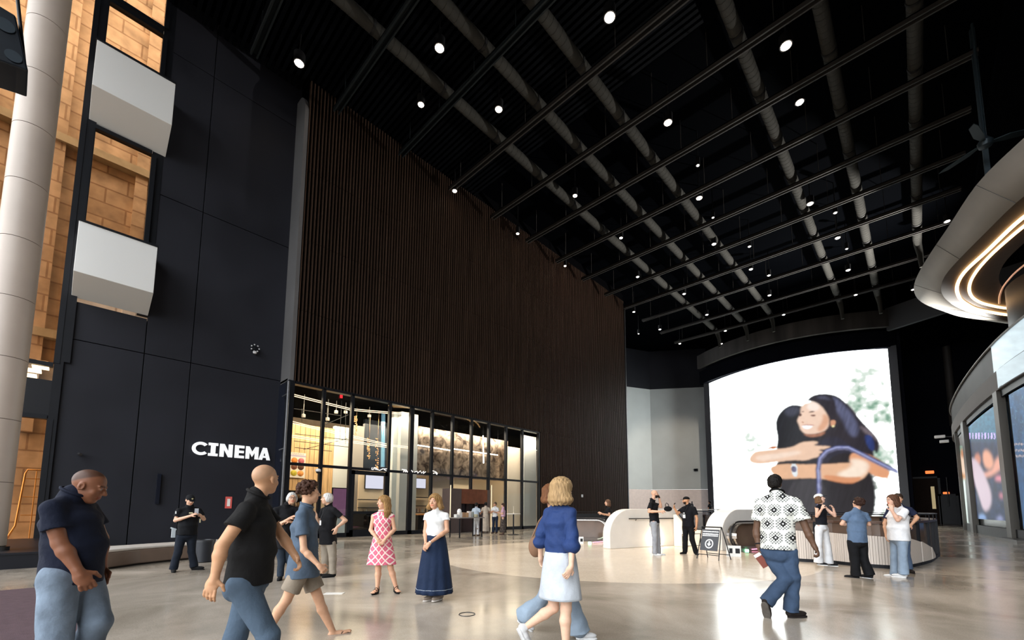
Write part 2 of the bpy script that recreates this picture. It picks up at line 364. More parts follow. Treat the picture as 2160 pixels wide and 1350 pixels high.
# left-hand glazing down to the floor
window(4, -1.9, -.62, 6.9, 25.0, hs=())
window(5, -1.9, -.62, .12, 4.75)
struct(MB().box((XL-.3, -.6, 0), (XL+.1, -.36, 7)).box((XL-.3, -.62, 7), (XL+.1, -.2, 25.1)).box((XL-.2, 1.54, 9.6), (XL+.02, 1.9, 25.1)).build('trim_6', M_frame))
struct(MB().box((XL-.3, -9, 4.8), (XL-.1, -.5, 6.25)).build('wall_left_spandrel', mat('spandrel_black', (.006, .007, .01), .4)))
ll = MB()
for i, (a, b, z) in enumerate(((-1.15, -.9, 6.55), (-1.05, -.72, 6.72), (-1.2, -1.0, 6.35), (-.95, -.75, 6.9))): ll.box((XL-.6, a-.1, z), (XL-.08, b, z+.05))
tag(ll.build('strip_light', emis('warm_strip', (1, .72, .42), 3)), 'short warm ceiling strip lights seen in the left glazing above the lower window', 'strip light')
window(6, -8.8, -2.1, .12, 25.0, vs=(-4.3, -6.5), hs=(4.8, 6.9, 12, 18))
# building seen outside, of large tan stone blocks
def stone_mat():
    m = bpy.data.materials.new('tan_stone_blocks'); m.use_nodes = True; nt = m.node_tree; N = nt.nodes; L = nt.links; b = N['Principled BSDF']
    tc = N.new('ShaderNodeTexCoord'); mp = N.new('ShaderNodeMapping'); mp.inputs['Rotation'].default_value = (0, math.radians(90), math.radians(90)); L.new(tc.outputs['Object'], mp.inputs[0])
    sx = N.new('ShaderNodeSeparateXYZ'); L.new(tc.outputs['Object'], sx.inputs[0]); cx = N.new('ShaderNodeCombineXYZ'); L.new(sx.outputs[1], cx.inputs[0]); L.new(sx.outputs[2], cx.inputs[1])
    br = N.new('ShaderNodeTexBrick'); br.inputs['Scale'].default_value = .30; br.inputs['Mortar Size'].default_value = .012; br.inputs['Color1'].default_value = (.52, .39, .28, 1); br.inputs['Color2'].default_value = (.44, .32, .22, 1); br.inputs['Mortar'].default_value = (.30, .20, .13, 1)
    L.new(cx.outputs[0], br.inputs[0]); n = N.new('ShaderNodeTexNoise'); n.inputs['Scale'].default_value = 1.5; n.inputs['Detail'].default_value = 9; L.new(tc.outputs['Object'], n.inputs[0])
    r = N.new('ShaderNodeMapRange'); r.inputs[1].default_value = .3; r.inputs[2].default_value = .7; r.inputs[3].default_value = .75; r.inputs[4].default_value = 1.3; L.new(n.outputs[0], r.inputs[0])
    s = N.new('ShaderNodeVectorMath'); s.operation = 'SCALE'; L.new(br.outputs[0], s.inputs[0]); L.new(r.outputs[0], s.inputs['Scale']); L.new(s.outputs[0], b.inputs['Base Color'])
    b.inputs['Roughness'].default_value = .85; return m
M_stone = stone_mat()
bl = empty('stone_building', (-30.5, -3, 0), 'tan stone block building seen outside through the left glazing', 'building')
MB().box((-1, -9, 0), (0, 7, 50)).build('facade', M_stone, bl)
for i in range(5): MB().box((0, -8+i*3.1, 5), (.35, -7.5+i*3.1, 48)).build('pilaster', M_stone, bl)
for z_ in (9.6, 19.6): MB().box((0, -9, z_), (.5, 7, z_+.4)).build('ledge', mat('ledge_stone', (.42, .36, .26), .8, var=.1), bl)
struct(MB().box((-32, -30, -.3), (XL-.3, 8, -.02)).build('ground_outside', mat('pavement', (.36, .30, .24), .8, var=.1)))
# brass framed lift cage / rail outside the low window
cg = empty('brass_handrail', (-25.2, -1.05, 0), 'brass curved handrail frame standing outside the low left window', 'handrail')
M_brass = mat('brass', (.80, .50, .22), .3, metal=.8)
cg_m = MB(); cg_m.tube([(0, -.5, .15), (0, -.3, .25), (0, -.1, .8), (0, 0, 2.8), (0, .05, 2.95), (0, .5, 2.95)], .035)
for z in (1.2, 1.9, 2.6): cg_m.tube([(0, 0, z), (0, .55, z)], .02)
cg_m.tube([(0, .28, .1), (0, .28, 2.9)], .02)
cg_m.build('rail', M_brass, cg)
MB().box((-.3, -.7, -.02), (.3, .6, .12)).build('plinth', mat('red_granite', (.25, .10, .09), .3, var=.2, vscale=20), cg)
# round column clad in pale curved panels
cc = on_z(10, 1205); cr_ = .40
col = empty('round_column', (-17.4, -1.3, 0), 'tall round column clad in pale beige curved panels at the left edge', 'column')
M_clad = mat('beige_column_cladding', (.50, .42, .36), .42, bump=.03, bscale=3, var=.08, vscale=.7)
c1 = MB()
zz = [.5]+[.5+i*1.62 for i in range(1, 16)]
for a, b in zip(zz, zz[1:]):
    c1.lathe([(cr_, a+.008), (cr_, b-.008)], seg=64)
c1.build('cladding', M_clad, col)
MB().lathe([(cr_+.06, 0), (cr_+.06, .48), (cr_-.02, .5)], seg=64).build('base', mat('column_base_black', (.008, .009, .012), .3), col)
MB().lathe([(cr_-.01, .1), (cr_-.01, 25)], seg=48).build('core', mat('joint_dark', (.10, .07, .05), .6), col)
q0, q1 = on_z(-60, 1206), on_z(95, 1202)
e = empty('window_ledge', (q0[0], q0[1], 0), 'low black fronted ledge with red granite top below the left glazing', 'ledge')
w_ = q1[1]-q0[1]
MB().box((XL+.15-q0[0], -2, 0), (.0, w_, .34)).build('ledge_body', mat('ledge_black', (.006, .007, .012), .4), e)
MB().box((XL+.15-q0[0], -2, .34), (.03, w_+.02, .39)).build('ledge_top', mat('ledge_black', (.006, .007, .012), .4), e)
# dark speaker cluster hung beside the column
e = empty('hanging_speaker', (-15.2, -3.3, 13.2), 'large black hanging speaker array beyond the round column, top left corner', 'speaker')
M_spk = mat('speaker_black', (.008, .011, .016), .35, var=.2)
p0 = on_y(0, 0, -2.6)
def spk():
    # wedge shaped cabinet seen from below
    A = [on_x(*q, -13.0) for q in ((-60, -30), (0, 12), (33, 32), (60, 150), (34, 140), (0, 128), (-60, 110))]
    o = np.array(e.location)
    MB().prism([tuple(a-o) for a in A], (0, 0, 0), (-.9, -.05, 0)).build('cabinet', M_spk, e, bevel=.03)
    for q, r in (((10, 52), .14), ((28, 118), .12)):
        c = on_x(*q, -12.98)-o; MB().lathe([(r, 0), (r*.75, -.03), (r*.2, -.08), (.001, -.05)], tuple(c), axis=(1, 0, 0)).build('speaker_cone', mat('cone_grey', (.03, .04, .05), .3), e)
    a = on_x(33, -40, -13.2)-o; b = on_x(52, 140, -13.2)-o
    MB().tube([tuple(a), tuple(b)], .03).build('hanging_bar', M_frame, e)
spk()
struct(MB().box((-13.6, -3.62, 0), (-13.3, -3.3, 9.8)).build('trim_7', mat('teal_black', (.006, .012, .018), .35)))
# things on the cinema wall
def letters():
    e = empty('wall_sign', (XL, 3.72, 3.86), 'white raised letters reading CINEMA on the dark wall', 'sign')
    Ml = mat('white_letters', (.86, .88, .90), .45, emit=(1, 1, 1), estr=.45); H = .60
    def P(polys, x0, w, nm):
        m = MB()
        for poly in polys: m.prism([(.03, (x0+p[0]*w), p[1]*H) for p in poly], (0, 0, 0), (.07, 0, 0))
        m.build(nm, Ml, e)
    S = 3.09
    C = []
    n = 18; ro, ri = 1.0, .56
    for i in range(n):
        t0 = math.radians(42+i*(276/n)); t1 = math.radians(42+(i+1)*(276/n))
        q = lambda r, t, k: (.53+(.53 if k else .31)*math.cos(t)*1.0, .5+(.5 if k else .29)*math.sin(t))
        C.append([q(1, t0, 1), q(1, t1, 1), q(0, t1, 0), q(0, t0, 0)])
    P(C, 0, .60, 'letter_c')
    P([[(0, 0), (1, 0), (1, .2), (.74, .2), (.74, .8), (1, .8), (1, 1), (0, 1), (0, .8), (.26, .8), (.26, .2), (0, .2)]], .60, .36, 'letter_i')
    P([[(0, 0), (.32, 0), (.32, .60), (.68, 0), (1, 0), (1, 1), (.68, 1), (.68, .42), (.34, 1), (0, 1)]], 1.03, .50, 'letter_n')
    P([[(0, 0), (1, 0), (1, .2), (.42, .2), (.42, .41), (.96, .41), (.96, .6), (.42, .6), (.42, .8), (1, .8), (1, 1), (0, 1)]], 1.62, .38, 'letter_e')
    P([[(0, 0), (.28, 0), (.28, .56), (.5, .18), (.72, .56), (.72, 0), (1, 0), (1, 1), (.74, 1), (.5, .58), (.26, 1), (0, 1)]], 2.07, .53, 'letter_m')
    P([[(0, 0), (.30, 0), (.36, .18), (.30, 0), (.36, .18), (.64, .18), (.70, 0), (1, 0), (.66, 1), (.34, 1)]][0:0]
      + [[(0, 0), (.30, 0), (.355, .18), (.645, .18), (.70, 0), (1, 0), (.885, .34), (.115, .34)], [(.115, .34), (.40, .34), (.5, .68), (.5, 1), (.34, 1)], [(.60, .34), (.885, .34), (.66, 1), (.5, 1), (.5, .68)]], 2.62, .50, 'letter_a')
letters()
# floodlight cluster on the cinema wall
p = on_x(535, 738, XL); e = empty('wall_camera', (XL, p[1], p[2]), 'white and black dome light cluster high on the cinema wall', 'camera')
MB().lathe([(.10, 0), (.14, .1), (.14, .22), (.02, .24)], (0, 0, .03), axis=(1, 0, 0)).build('housing', M_frame, e)
MB().lathe([(.001, -.14), (.07, -.12), (.09, -.04), (.05, 0)], (.16, .02, -.1)).build('dome', mat('lens_white', (.8, .8, .82), .2), e)
for a in range(7):
    an = a/7*2*math.pi; MB().box((.22, math.cos(an)*.17-.025, math.sin(an)*.17+.0), (.26, math.cos(an)*.17+.025, math.sin(an)*.17+.05)).build('fin', mat('fin_white', (.7, .7, .72), .3), e)
p = on_x(166, 958, XL); e = MB().tube([(XL, p[1], p[2]), (XL+.25, p[1], p[2]), (XL+.38, p[1]+.05, p[2]-.04)], [.04, .05, .05]).build('door_bracket', M_darkmetal)
tag(e, 'small dark metal bracket sticking out low on the left of the cinema wall', 'bracket')
a = on_x(336, 1000, XL); b = on_x(333, 1063, XL)
tag(MB().box((XL, a[1]-.06, b[2]), (XL+.12, a[1]+.06, a[2])).build('pull_bar', mat('navy_bar', (.006, .008, .016), .3)), 'tall dark vertical pull bar on the cinema wall', 'handle')
p = on_x(482, 1060, XL); e = empty('wall_notice', (XL, p[1], p[2]), 'small red and white notice on the cinema wall behind the bald man', 'notice')
MB().box((0, -.13, -.27), (.02, .13, .27)).build('plate', mat('notice_red', (.72, .12, .10), .4), e)
MB().box((.02, -.06, -.17), (.024, .06, .17)).build('print', mat('notice_white', (.9, .85, .8), .4), e)
# curved upholstered bench along the wall
M_bs = mat('bench_brown', (.17, .115, .085), .45, bump=.04, bscale=30, var=.1)
M_bt = mat('bench_top_cream', (.60, .55, .50), .4, var=.04)
be = empty('long_bench', (-15.6, 2, 0), 'long low curved bench with cream top and brown sides below the CINEMA wall', 'bench')
fr = [(-14.35, .80), (-14.65, 1.10), (-15.0, 1.48), (-15.35, 2.11), (-15.72, 3.0), (-16.1, 4.2), (-16.5, 5.6)]
o0 = (-15.6, 2)
fr = [(x-o0[0], y-o0[1]) for x, y in fr]
def inner(w): 
    out = []
    for i, (x, y) in enumerate(fr):
        a = Vector(fr[min(i+1, len(fr)-1)])-Vector(fr[max(i-1, 0)]); a.normalize(); out.append((x-a.y*w, y+a.x*w))
    return out
MB().wall(fr, .04, .40, .95).build('bench_body', M_bs, be, bevel=.03)
MB().wall([(x, y) for x, y in fr], .40, .47, .95).build('bench_top', M_bt, be, bevel=.03)
# round bin beside the bench
e = empty('round_bin', (-14.6, 2.75, 0), 'short round dark bin in front of the bench behind the guard', 'bin')
MB().lathe([(.20, 0), (.24, .02), (.25, .55), (.22, .57), (.20, .5)], seg=28).build('bin_body', mat('bin_dark', (.02, .022, .028), .45), e)
MB().lathe([(.26, .55), (.26, .60), (.17, .61), (.16, .56)], seg=28).build('bin_lid', mat('bin_rim', (.035, .037, .042), .35), e)
# entrance mat, floor boxes
tag(MB().box((-12, -4.5, 0), (-6.75, .38, .012)).build('entrance_mat', mat('maroon_mat', (.085, .048, .058), .9, bump=.4, bscale=150, var=.15, vscale=9)), 'dark maroon entrance mat on the floor at the lower left corner', 'mat')
# ------------------------------------------------------------------ glazed shop front and what stands behind it
GX = XS-.12
def Y_(px, py=1000, X=GX): return on_x(px, py, X)[1]
def Z_(px, py, X=GX): return on_x(px, py, X)[2]
XT = 7.72
M_clear = glass('clear_glass', 'F4F6F4', .12)
mull = [612, 676, 738, 819, 866, 910, 953.6, 994, 1031, 1067.5, 1102, 1137]
ym = [YR+.2]+[Y_(p) for p in mull[1:]]
ztr = Z_(900, 999.5)
e = empty('window_7', (GX, ym[0], 0)); struct(e)
for i, y in enumerate(ym):
    w = .075 if i not in (4,) else .13
    MB().box((-.16, y-ym[0]-w, 0), (.05, y-ym[0]+w, XT)).build('mullion', M_frame, e)
MB().box((-.1, 0, ztr-.07), (.03, ym[-1]-ym[0], ztr+.07)).build('transom', M_frame, e)
MB().box((-.14, 0, 0), (.05, ym[-1]-ym[0], .22)).build('sill', M_frame, e)
MB().box((-.3, 0, XT-.06), (.05, ym[-1]-ym[0], XT+.1)).build('head_beam', M_frame, e)
for i in range(len(ym)-1):
    for z0, z1 in ((.22, ztr-.07), (ztr+.07, XT-.06)):
        if i == 2 and z0 < 1: continue
        MB().box((-.02, ym[i]-ym[0]+.075, z0), (-.008, ym[i+1]-ym[0]-.075, z1)).build('pane', M_clear, e)
# big framed door leaf between the third and fourth mullion
d = empty('door_3', (GX+.02, ym[2]+.08, 0)); struct(d); w = ym[3]-ym[2]-.16; zt = ztr-.1
MB().box((-.06, 0, 0), (.08, .16, zt)).box((-.06, w-.16, 0), (.08, w, zt)).box((-.06, 0, zt-.22), (.08, w, zt)).box((-.06, 0, 0), (.08, w, .36)).box((-.05, 0, 1.22), (.07, w, 1.36)).build('door_frame', M_frame, d)
MB().box((-.02, .16, 1.36), (-.01, w-.16, zt-.22)).build('pane', M_clear, d)
MB().box((-.03, .16, .36), (.0, w-.16, 1.22)).build('lower_panel', glass('smoke_glass', '6A6462', .5), d)
# corner post, downpipe
struct(MB().box((XS-.5, YR-.02, 0), (XS+.02, YR+.24, 7.78)).build('trim_8', M_frame))
struct(MB().box((XL-.1, YR-.05, 0), (XS-.4, YR+.1, 7.72)).build('wall_return_lower', mat('dark_glass_panel', (.008, .010, .018), .12, spec=.7)))
pp = on_y(599, 1000, YR-.12)
MB_p = MB().tube([(pp[0], YR-.15, 0), (pp[0], YR-.15, 7.6)], .055)
for z in (4.35, 7.0, 1.5): MB_p.tube([(pp[0]-.0, YR-.15, z), (pp[0]-.75, YR-.15, z-.02)], .03)
tag(MB_p.build('downpipe', mat('grey_pipe', (.12, .12, .125), .35, metal=.5)), 'slim grey vertical pipe at the corner left of the glazed shop front', 'pipe')
# shop room
sx = -31.5
struct(MB().box((sx-.2, YR, 0), (sx, 34, XT+.3)).build('wall_shop_back', mat('shop_beige', (.46, .38, .30), .6, var=.1)))
struct(MB().box((sx, YR, 0), (XS-.9, YR+.12, XT)).build('wall_shop_left', mat('shop_side', (.35, .26, .17), .6)))
struct(MB().box((sx, 33.6, 0), (XS-.35, 33.8, XT)).build('wall_shop_right', mat('shop_white', (.62, .62, .60), .6)))
struct(MB().box((sx, YR, XT+.1), (XS-.3, 34, XT+.2)).build('ceiling_shop', M_black))
def slab(name, px0, px1, X, z0, z1, m, th=.3, pyr=1000):
    return MB().box((X-th, Y_(px0, pyr, X), z0), (X, Y_(px1, pyr, X), z1)).build(name, m)
M_wood = mat('pale_wood', (.62, .40, .20), .5, var=.22, vscale=2.2, stretch=(1, 5, .5))
wv = MB(); yA, yB = Y_(606, 1000, -27), Y_(702, 1000, -27); nn = 9
for i in range(nn): wv.box((-27.3, yA+(yB-yA)*i/nn+.01, 2.35), (-27, yA+(yB-yA)*(i+1)/nn-.01, 6.55))
struct(wv.build('wall_wood_cladding', M_wood))
struct(slab('wall_shop_panel_1', 702, 742, -27, 1.9, 6.75, mat('pale_grey_panel', (.60, .62, .61), .5), .3))
struct(slab('wall_shop_panel_2', 742, 765, -26.6, 0, 6.9, mat('mid_grey_panel', (.30, .28, .26), .6), .3))
struct(slab('wall_shop_panel_3', 766, 822, -27.4, 4.2, 7.6, mat('navy_panel', (.015, .022, .035), .3), .3))
M_colw = mat('pale_blue_column', (.62, .66, .66), .45, var=.04)
for i, (a, b, X) in enumerate(((827, 843, -24.2), (843, 863, -23.6), (869, 879, -23.7))):
    tag(slab('square_column', a, b, X, 0, 7.62, (M_colw, mat('grey_column', (.46, .47, .46), .5), mat('grey_column', (.46, .47, .46), .5))[i], .35),
        ['pale blue square column behind the shop glass left of the bronze bulkhead', 'grey square column behind the shop glass beside the pale blue one', 'narrow grey square column directly left of the tall light tube'][i], 'column')
slabs = ((1071, 1097, -24.3, 0, 6.6, 'cream_column', (.68, .60, .50), 'cream lit square column behind the shop glass near its right end'), (1105, 1131, -23.6, 0, 7.6, 'white_column', (.66, .67, .66), 'white square column behind the last pane of the shop front'))
for a, b, X, z0, z1, mn, c, lb in slabs: tag(slab('square_column', a, b, X, z0, z1, mat(mn, c, .5), .4), lb, 'column')
# shimmering bronze bulkhead above the counters
def mottled():
    m = bpy.data.materials.new('mottled_bronze'); m.use_nodes = True; nt = m.node_tree; N = nt.nodes; L = nt.links; b = N['Principled BSDF']
    tc = N.new('ShaderNodeTexCoord'); n = N.new('ShaderNodeTexNoise'); n.inputs['Scale'].default_value = 1.6; n.inputs['Detail'].default_value = 10; n.inputs['Distortion'].default_value = 1.2; L.new(tc.outputs['Object'], n.inputs[0])
    cr = N.new('ShaderNodeValToRGB'); cr.color_ramp.elements[0].position = .35; cr.color_ramp.elements[0].color = (.05, .035, .028, 1); cr.color_ramp.elements[1].position = .68; cr.color_ramp.elements[1].color = (.42, .33, .26, 1); L.new(n.outputs[0], cr.inputs[0]); L.new(cr.outputs[0], b.inputs['Base Color'])
    v = N.new('ShaderNodeTexVoronoi'); v.inputs['Scale'].default_value = 6; L.new(tc.outputs['Object'], v.inputs[0]); bp = N.new('ShaderNodeBump'); bp.inputs['Strength'].default_value = .7; L.new(v.outputs[0], bp.inputs['Height']); L.new(bp.outputs[0], b.inputs['Normal'])
    b.inputs['Metallic'].default_value = .75; b.inputs['Roughness'].default_value = .28; return m
bb = slab('hanging_bulkhead', 880, 1071, -25.0, Z_(900, 1003, -25.0), Z_(884, 899, -25.0), mottled(), .4)
tag(bb, 'long mottled bronze bulkhead hanging behind the shop glass above the counters', 'bulkhead')
# light tubes in the shop
M_tube = emis('tube_white', (1, .84, .66), 9)
def tube_light(a, b, r, lab, name='light_tube'):
    e = empty(name, tuple(a), lab, 'light'); d = np.array(b)-np.array(a)
    MB().tube([(0, 0, 0), tuple(d)], r, 8).build('tube', M_tube, e)
    w = MB(); w.tube([(0, 0, 0), (0, 0, XT+.1-a[2])], .008, 5)
    w.build('wire', M_frame, e)
    if abs(d[1]) > 1: MB().tube([tuple(d), (d[0], d[1], XT+.1-a[2])], .008, 5).build('wire', M_frame, e)
tube_light(on_x(878.5, 895, -24.2), on_x(876.5, 962, -24.2), .045, 'tall vertical light tube at the left end of the bronze bulkhead')
tube_light(on_x(1019, 919, -24.2), on_x(1020, 977, -24.2), .045, 'vertical light tube crossing the long one before the bronze bulkhead')
tube_light(on_x(881, 939, -24.5), on_x(950, 950, -24.5), .04, 'left half of the long horizontal light tube before the bronze bulkhead')
tube_light(on_x(957, 947, -24.5), on_x(1050, 960, -24.5), .04, 'right half of the long horizontal light tube before the bronze bulkhead')
# glowing tubes standing in for curved light reflections in the glass
M_reflection = emis('strip_warm', (1, .66, .38), 3.5)
runs = [((613, 830), (676, 846), (740, 862), (783, 866), (819, 869), (868, 871)), ((610, 887), (673, 903), (739, 918), (818, 937), (866, 943)), ((610, 917), (676, 928), (740, 930), (817, 941))]
for k, r in enumerate(runs):
    X = (-23.0, -23.4, -23.9)[k]; P = [on_x(*q, X) for q in r]
    m = MB(); 
    for dz in (0, -.09): m.tube([(p[0], p[1], p[2]+dz) for p in P], .018, 6)
    e = empty('curved_strip_light', tuple(P[0])); o = m.build('light_line', M_reflection, e)
    for v in o.data.vertices: v.co = v.co-Vector(P[0])
    for q_ in P[::2]: MB().tube([tuple(q_-P[0]), (q_[0]-P[0][0], q_[1]-P[0][1], XT+.1-P[0][2])], .007, 5).build('wire', M_frame, e)
    tag(e, ['topmost twin curved strip light just behind the shop glass', 'middle twin curved strip light behind the shop glass', 'lowest twin curved strip light behind the shop glass'][k], 'strip light', 'curved strip lights')
# thin black suspended rails
sr = empty('suspended_rack', (-24.6, YR+2, 5.5), 'thin black suspended rack of rods hanging before the wood wall', 'rack')
o = np.array(sr.location); m = MB()
for a, b in (((622, 915), (735, 928)), ((620, 930), (735, 943)), ((622, 944), (700, 952)), ((620, 862), (720, 877)), ((640, 948), (733, 925)), ((675, 900), (735, 875))):
    A, B = on_x(*a, -24.6)-o, on_x(*b, -24.6)-o; m.tube([tuple(A), tuple(B)], .018, 6)
for px in (637, 729, 778): 
    A, B = on_x(px, 862, -24.6)-o, on_x(px, 936 if px > 640 else 890, -24.6)-o; m.tube([tuple(A), tuple(B)], .014, 6)
m.tube([(0, .8, -.1), (0, .8, XT+.1-5.5)], .01, 5); m.tube([(0, 1.6, -.2), (0, 1.6, XT+.1-5.5)], .01, 5)
m.build('rods', M_frame, sr)
for i, (px, py) in enumerate(((640, 880), (691, 887), (709, 872), (729, 872), (779, 880))):
    c = on_x(px, py, -24.8); m = MB().lathe([(.10, 0), (.10, .16), (.012, .2), (.012, XT+.1-c[2])], tuple(c)); 
    tag(m.build('pendant_can', mat('can_grey', (.25, .23, .2), .4, emit=(1, .8, .6), estr=.25)), 'small grey pendant can light behind the shop glass, %s from the left' % ORD[i], 'pendant light', 'pendant cans')
# glittering strands in the navy bay
M_gl = mat('copper_beads', (.5, .28, .14), .25, metal=.9, emit=(1, .6, .3), estr=.25)
rnd = random.Random(7)
for i, (px, py0, py1) in enumerate(((777.5, 925, 968), (795, 925, 990), (750.5, 878, 922))):
    m = MB()
    for k in range(60):
        c = on_x(px+rnd.uniform(-3, 3), rnd.uniform(py0, py1), -25.5+rnd.uniform(-.2, .2)); m.lathe([(.001, -.035), (.035, 0), (.001, .035)], tuple(c), 5)
    c = on_x(px, py1, -25.5); m.tube([tuple(c), (c[0], c[1], XT+.1)], .008, 5)
    tag(m.build('bead_strand', M_gl), ['copper bead cluster hanging in the navy bay, middle of three', 'copper bead cluster in the navy bay, nearest the blue tube', 'short hanging strand left of the navy bay'][i], 'hanging strand')
tag(MB().tube([tuple(on_x(809, 845, -26)), tuple(on_x(807, 985, -26))], .13).build('glass_tube', mat('blue_tube', (.15, .32, .45), .15, metal=.4, emit=(.3, .6, .9), estr=.25)), 'vertical shiny blue tube in the navy bay behind the shop glass', 'tube')
# food poster on the wood wall
e = empty('food_poster', (-26.95, Y_(611, 960, -26.95), Z_(612, 1007, -26.95)), 'tall white poster with six round food pictures on the wood wall', 'poster')
pw = Y_(645, 960, -26.95)-e.location.y; ph = Z_(628, 955, -26.95)-e.location.z
MB().box((0, 0, 0), (.03, pw, ph)).build('sheet', mat('poster_white', (.80, .74, .66), .5), e)
MB().box((.03, 0, ph*.84), (.035, pw, ph*.9)).build('heading_band', mat('poster_violet', (.45, .40, .55), .5), e)
hl = MB()
for r in range(2):
    y = pw*.12
    while y < pw*.85:
        q = .03+random.Random(r*9+int(y*50)).random()*.08; hl.box((.03, y, ph*(.955-.04*r)), (.035, y+q, ph*(.975-.04*r))); y += q+.03
hl.build('heading_print', mat('poster_print', (.35, .28, .3), .5), e)
fc = ['C9772F', 'B5606A', '7A4A35', '5A3520', 'C2B23A', 'D98F4A']
for i in range(6):
    r, c = divmod(i, 2)
    MB().lathe([(.18, 0), (.15, .02), (.001, .03)], (.03, pw*(.3+.42*c), ph*(.68-.25*r)), 16, (1, 0, 0)).build('food_picture', mat('food_%d' % i, fc[i], .6, var=.4, vscale=9), e)
# dome camera on the mullion
p = on_x(671, 995, GX+.2); e = empty('dome_camera', tuple(p), 'white dome camera on the mullion above the curly-haired boy', 'camera')
MB().lathe([(.02, .16), (.12, .12), (.13, .02), (.10, 0)], (0, 0, 0)).build('housing', mat('camera_white', (.75, .75, .75), .3), e)
MB().lathe([(.10, 0), (.08, -.07), (.001, -.1)], (0, 0, 0)).build('dome', M_frame, e)
p = on_x(719.5, 836.5, GX+.05); tag(MB().box((p[0], p[1]-.06, p[2]-.08), (p[0]+.05, p[1]+.06, p[2]+.08)).build('alarm_light', emis('red_led', (1, .02, .03), 1.5)), 'tiny red alarm light under the slats above the shop glass', 'alarm light')
# white script lettering along the transom (illegible hand-drawn strokes)
e = empty('script_sign', (GX+.12, Y_(783, 990), ztr+.05), 'white neon style cursive script running along the top of the transom', 'sign')
def stroke(pts, nm='script_stroke'):
    P = [tuple(on_x(x, y, GX+.12)-np.array(e.location)) for x, y in pts]
    MB().tube(P, .022, 6).build(nm, emis('script_white', (1, .95, .9), 1.6), e)
for pts in (((785, 986), (784, 990), (787, 991), (789, 986), (795, 988), (796, 991)), ((790, 989), (801, 992), (808, 989)), ((806, 989), (816, 989), (810, 991), (815, 993)), ((848, 990), (855, 991), (859, 996)), ((851, 996), (852, 991), (855, 996), (857, 991), (860, 996)),
            ((868, 992), (871, 996)), ((874, 996), (880, 994), (881, 998), (887, 993), (889, 998), (894, 994), (893, 999), (898, 995)), ((913, 993), (919, 995), (923, 999)), ((914, 999), (918, 997), (922, 1001))): stroke(pts)
# shelving, screens, counters
M_cream = mat('warm_shelf_wall', (.66, .53, .38), .6)
for k, (a, b) in enumerate(((758, 826), (873, 910))):
    struct(slab('wall_shelf_back_%d' % k, a, b, -25.9, .9, 3.95, M_cream, .15))
M_mon = emis('menu_screen', (.80, .78, .95), 1.1)
for i, (a, b, c, d) in enumerate(((772, 809, 1002, 1030), (819.5, 826, 1005, 1031), (874.5, 898, 1009, 1029))):
    X = -25.77; e = empty('menu_screen', (X, Y_(a, c, X), Z_(a, d, X)), ['pale lit menu screen seen through the framed door pane', 'narrow edge of a lit menu screen beside the door frame', 'pale lit menu screen left of the white column, over the shelves'][i], 'screen', 'menu screens')
    w = Y_(b, c, X)-Y_(a, c, X); h = Z_(a, c, X)-Z_(a, d, X)
    MB().box((-.12, -.03, -.03), (-.01, w+.03, h+.03)).build('casing', M_frame, e); MB().box((-.01, 0, 0), (.01, w, h)).build('display', M_mon, e)
ishelf = 0
for (a, b, ys_) in ((762, 826, (1054, 1071, 1084)), (874, 906, (1049, 1067, 1081))):
    for j, yy in enumerate(ys_):
        X = -25.3; z = Z_((a+b)/2, yy-17+17, X)
        tag(MB().box((X-.5, Y_(a, yy, X), z-.03), (X, Y_(b, yy, X), z+.02)).build('wall_shelf', M_frame), '%s dark shelf on the lit cream wall, %s' % (['top', 'middle', 'lowest'][j], ['seen through the door pane', 'below the right menu screen'][a > 800]), 'shelf', 'dark wall shelves')
rnd = random.Random(3); nb = 0
for (a, b, yy) in ((762, 780, 1084), (800, 824, 1084), (876, 904, 1081)):
    X = -25.5; y = Y_(a, yy, X)+.1; z = Z_((a+b)/2, yy, X)+.02
    while y < Y_(b, yy, X)-.1:
        m = MB().lathe([(.045, 0), (.05, .02), (.05, .16), (.02, .22), (.02, .27), (.001, .27)], (0, 0, 0), 10)
        o = m.build('bottle', mat(*[('bottle_amber', (.35, .18, .07), .2), ('bottle_clear', (.6, .62, .6), .15), ('bottle_dark', (.05, .05, .04), .2)][nb % 3])); o.location = (X, y, z)
        tag(o, 'small %s bottle on the lowest shelf, %s along it' % (['amber', 'clear', 'dark'][nb % 3], ordinal(nb)), 'bottle', 'bottles on the low shelves'); nb += 1; y += .24
for i, (a, b, X, z1, nm, col_) in enumerate(((745, 826, -24.0, 1.28, 'dark counter with a grey front behind the door glass', (.035, .03, .03)), (882, 912, -23.7, 1.18, 'black counter with a wooden top left of the brown portal', (.008, .008, .01)))):
    e = empty('counter', (X, Y_(a, 1100, X), 0), nm, 'counter'); w = Y_(b, 1100, X)-Y_(a, 1100, X)
    MB().box((-.8, 0, 0), (0, w, z1-.08)).build('counter_body', mat('counter_%d' % i, col_, .35), e)
    MB().box((-.85, -.03, z1-.08), (.04, w+.03, z1)).build('counter_top', (M_frame, mat('orange_wood', (.62, .28, .10), .4))[i], e)
struct(slab('wall_shop_panel_4', 912, 950, -25.5, 0, 3.9, mat('taupe_panel', (.40, .34, .28), .6)))
struct(slab('wall_shop_panel_5', 958, 990, -25.3, 2.6, 4.0, mat('cream_tile', (.70, .56, .38), .6)))
struct(slab('wall_shop_panel_6', 996, 1070, -26.2, 0, 4.3, mat('cream_tile', (.70, .56, .38), .6)))
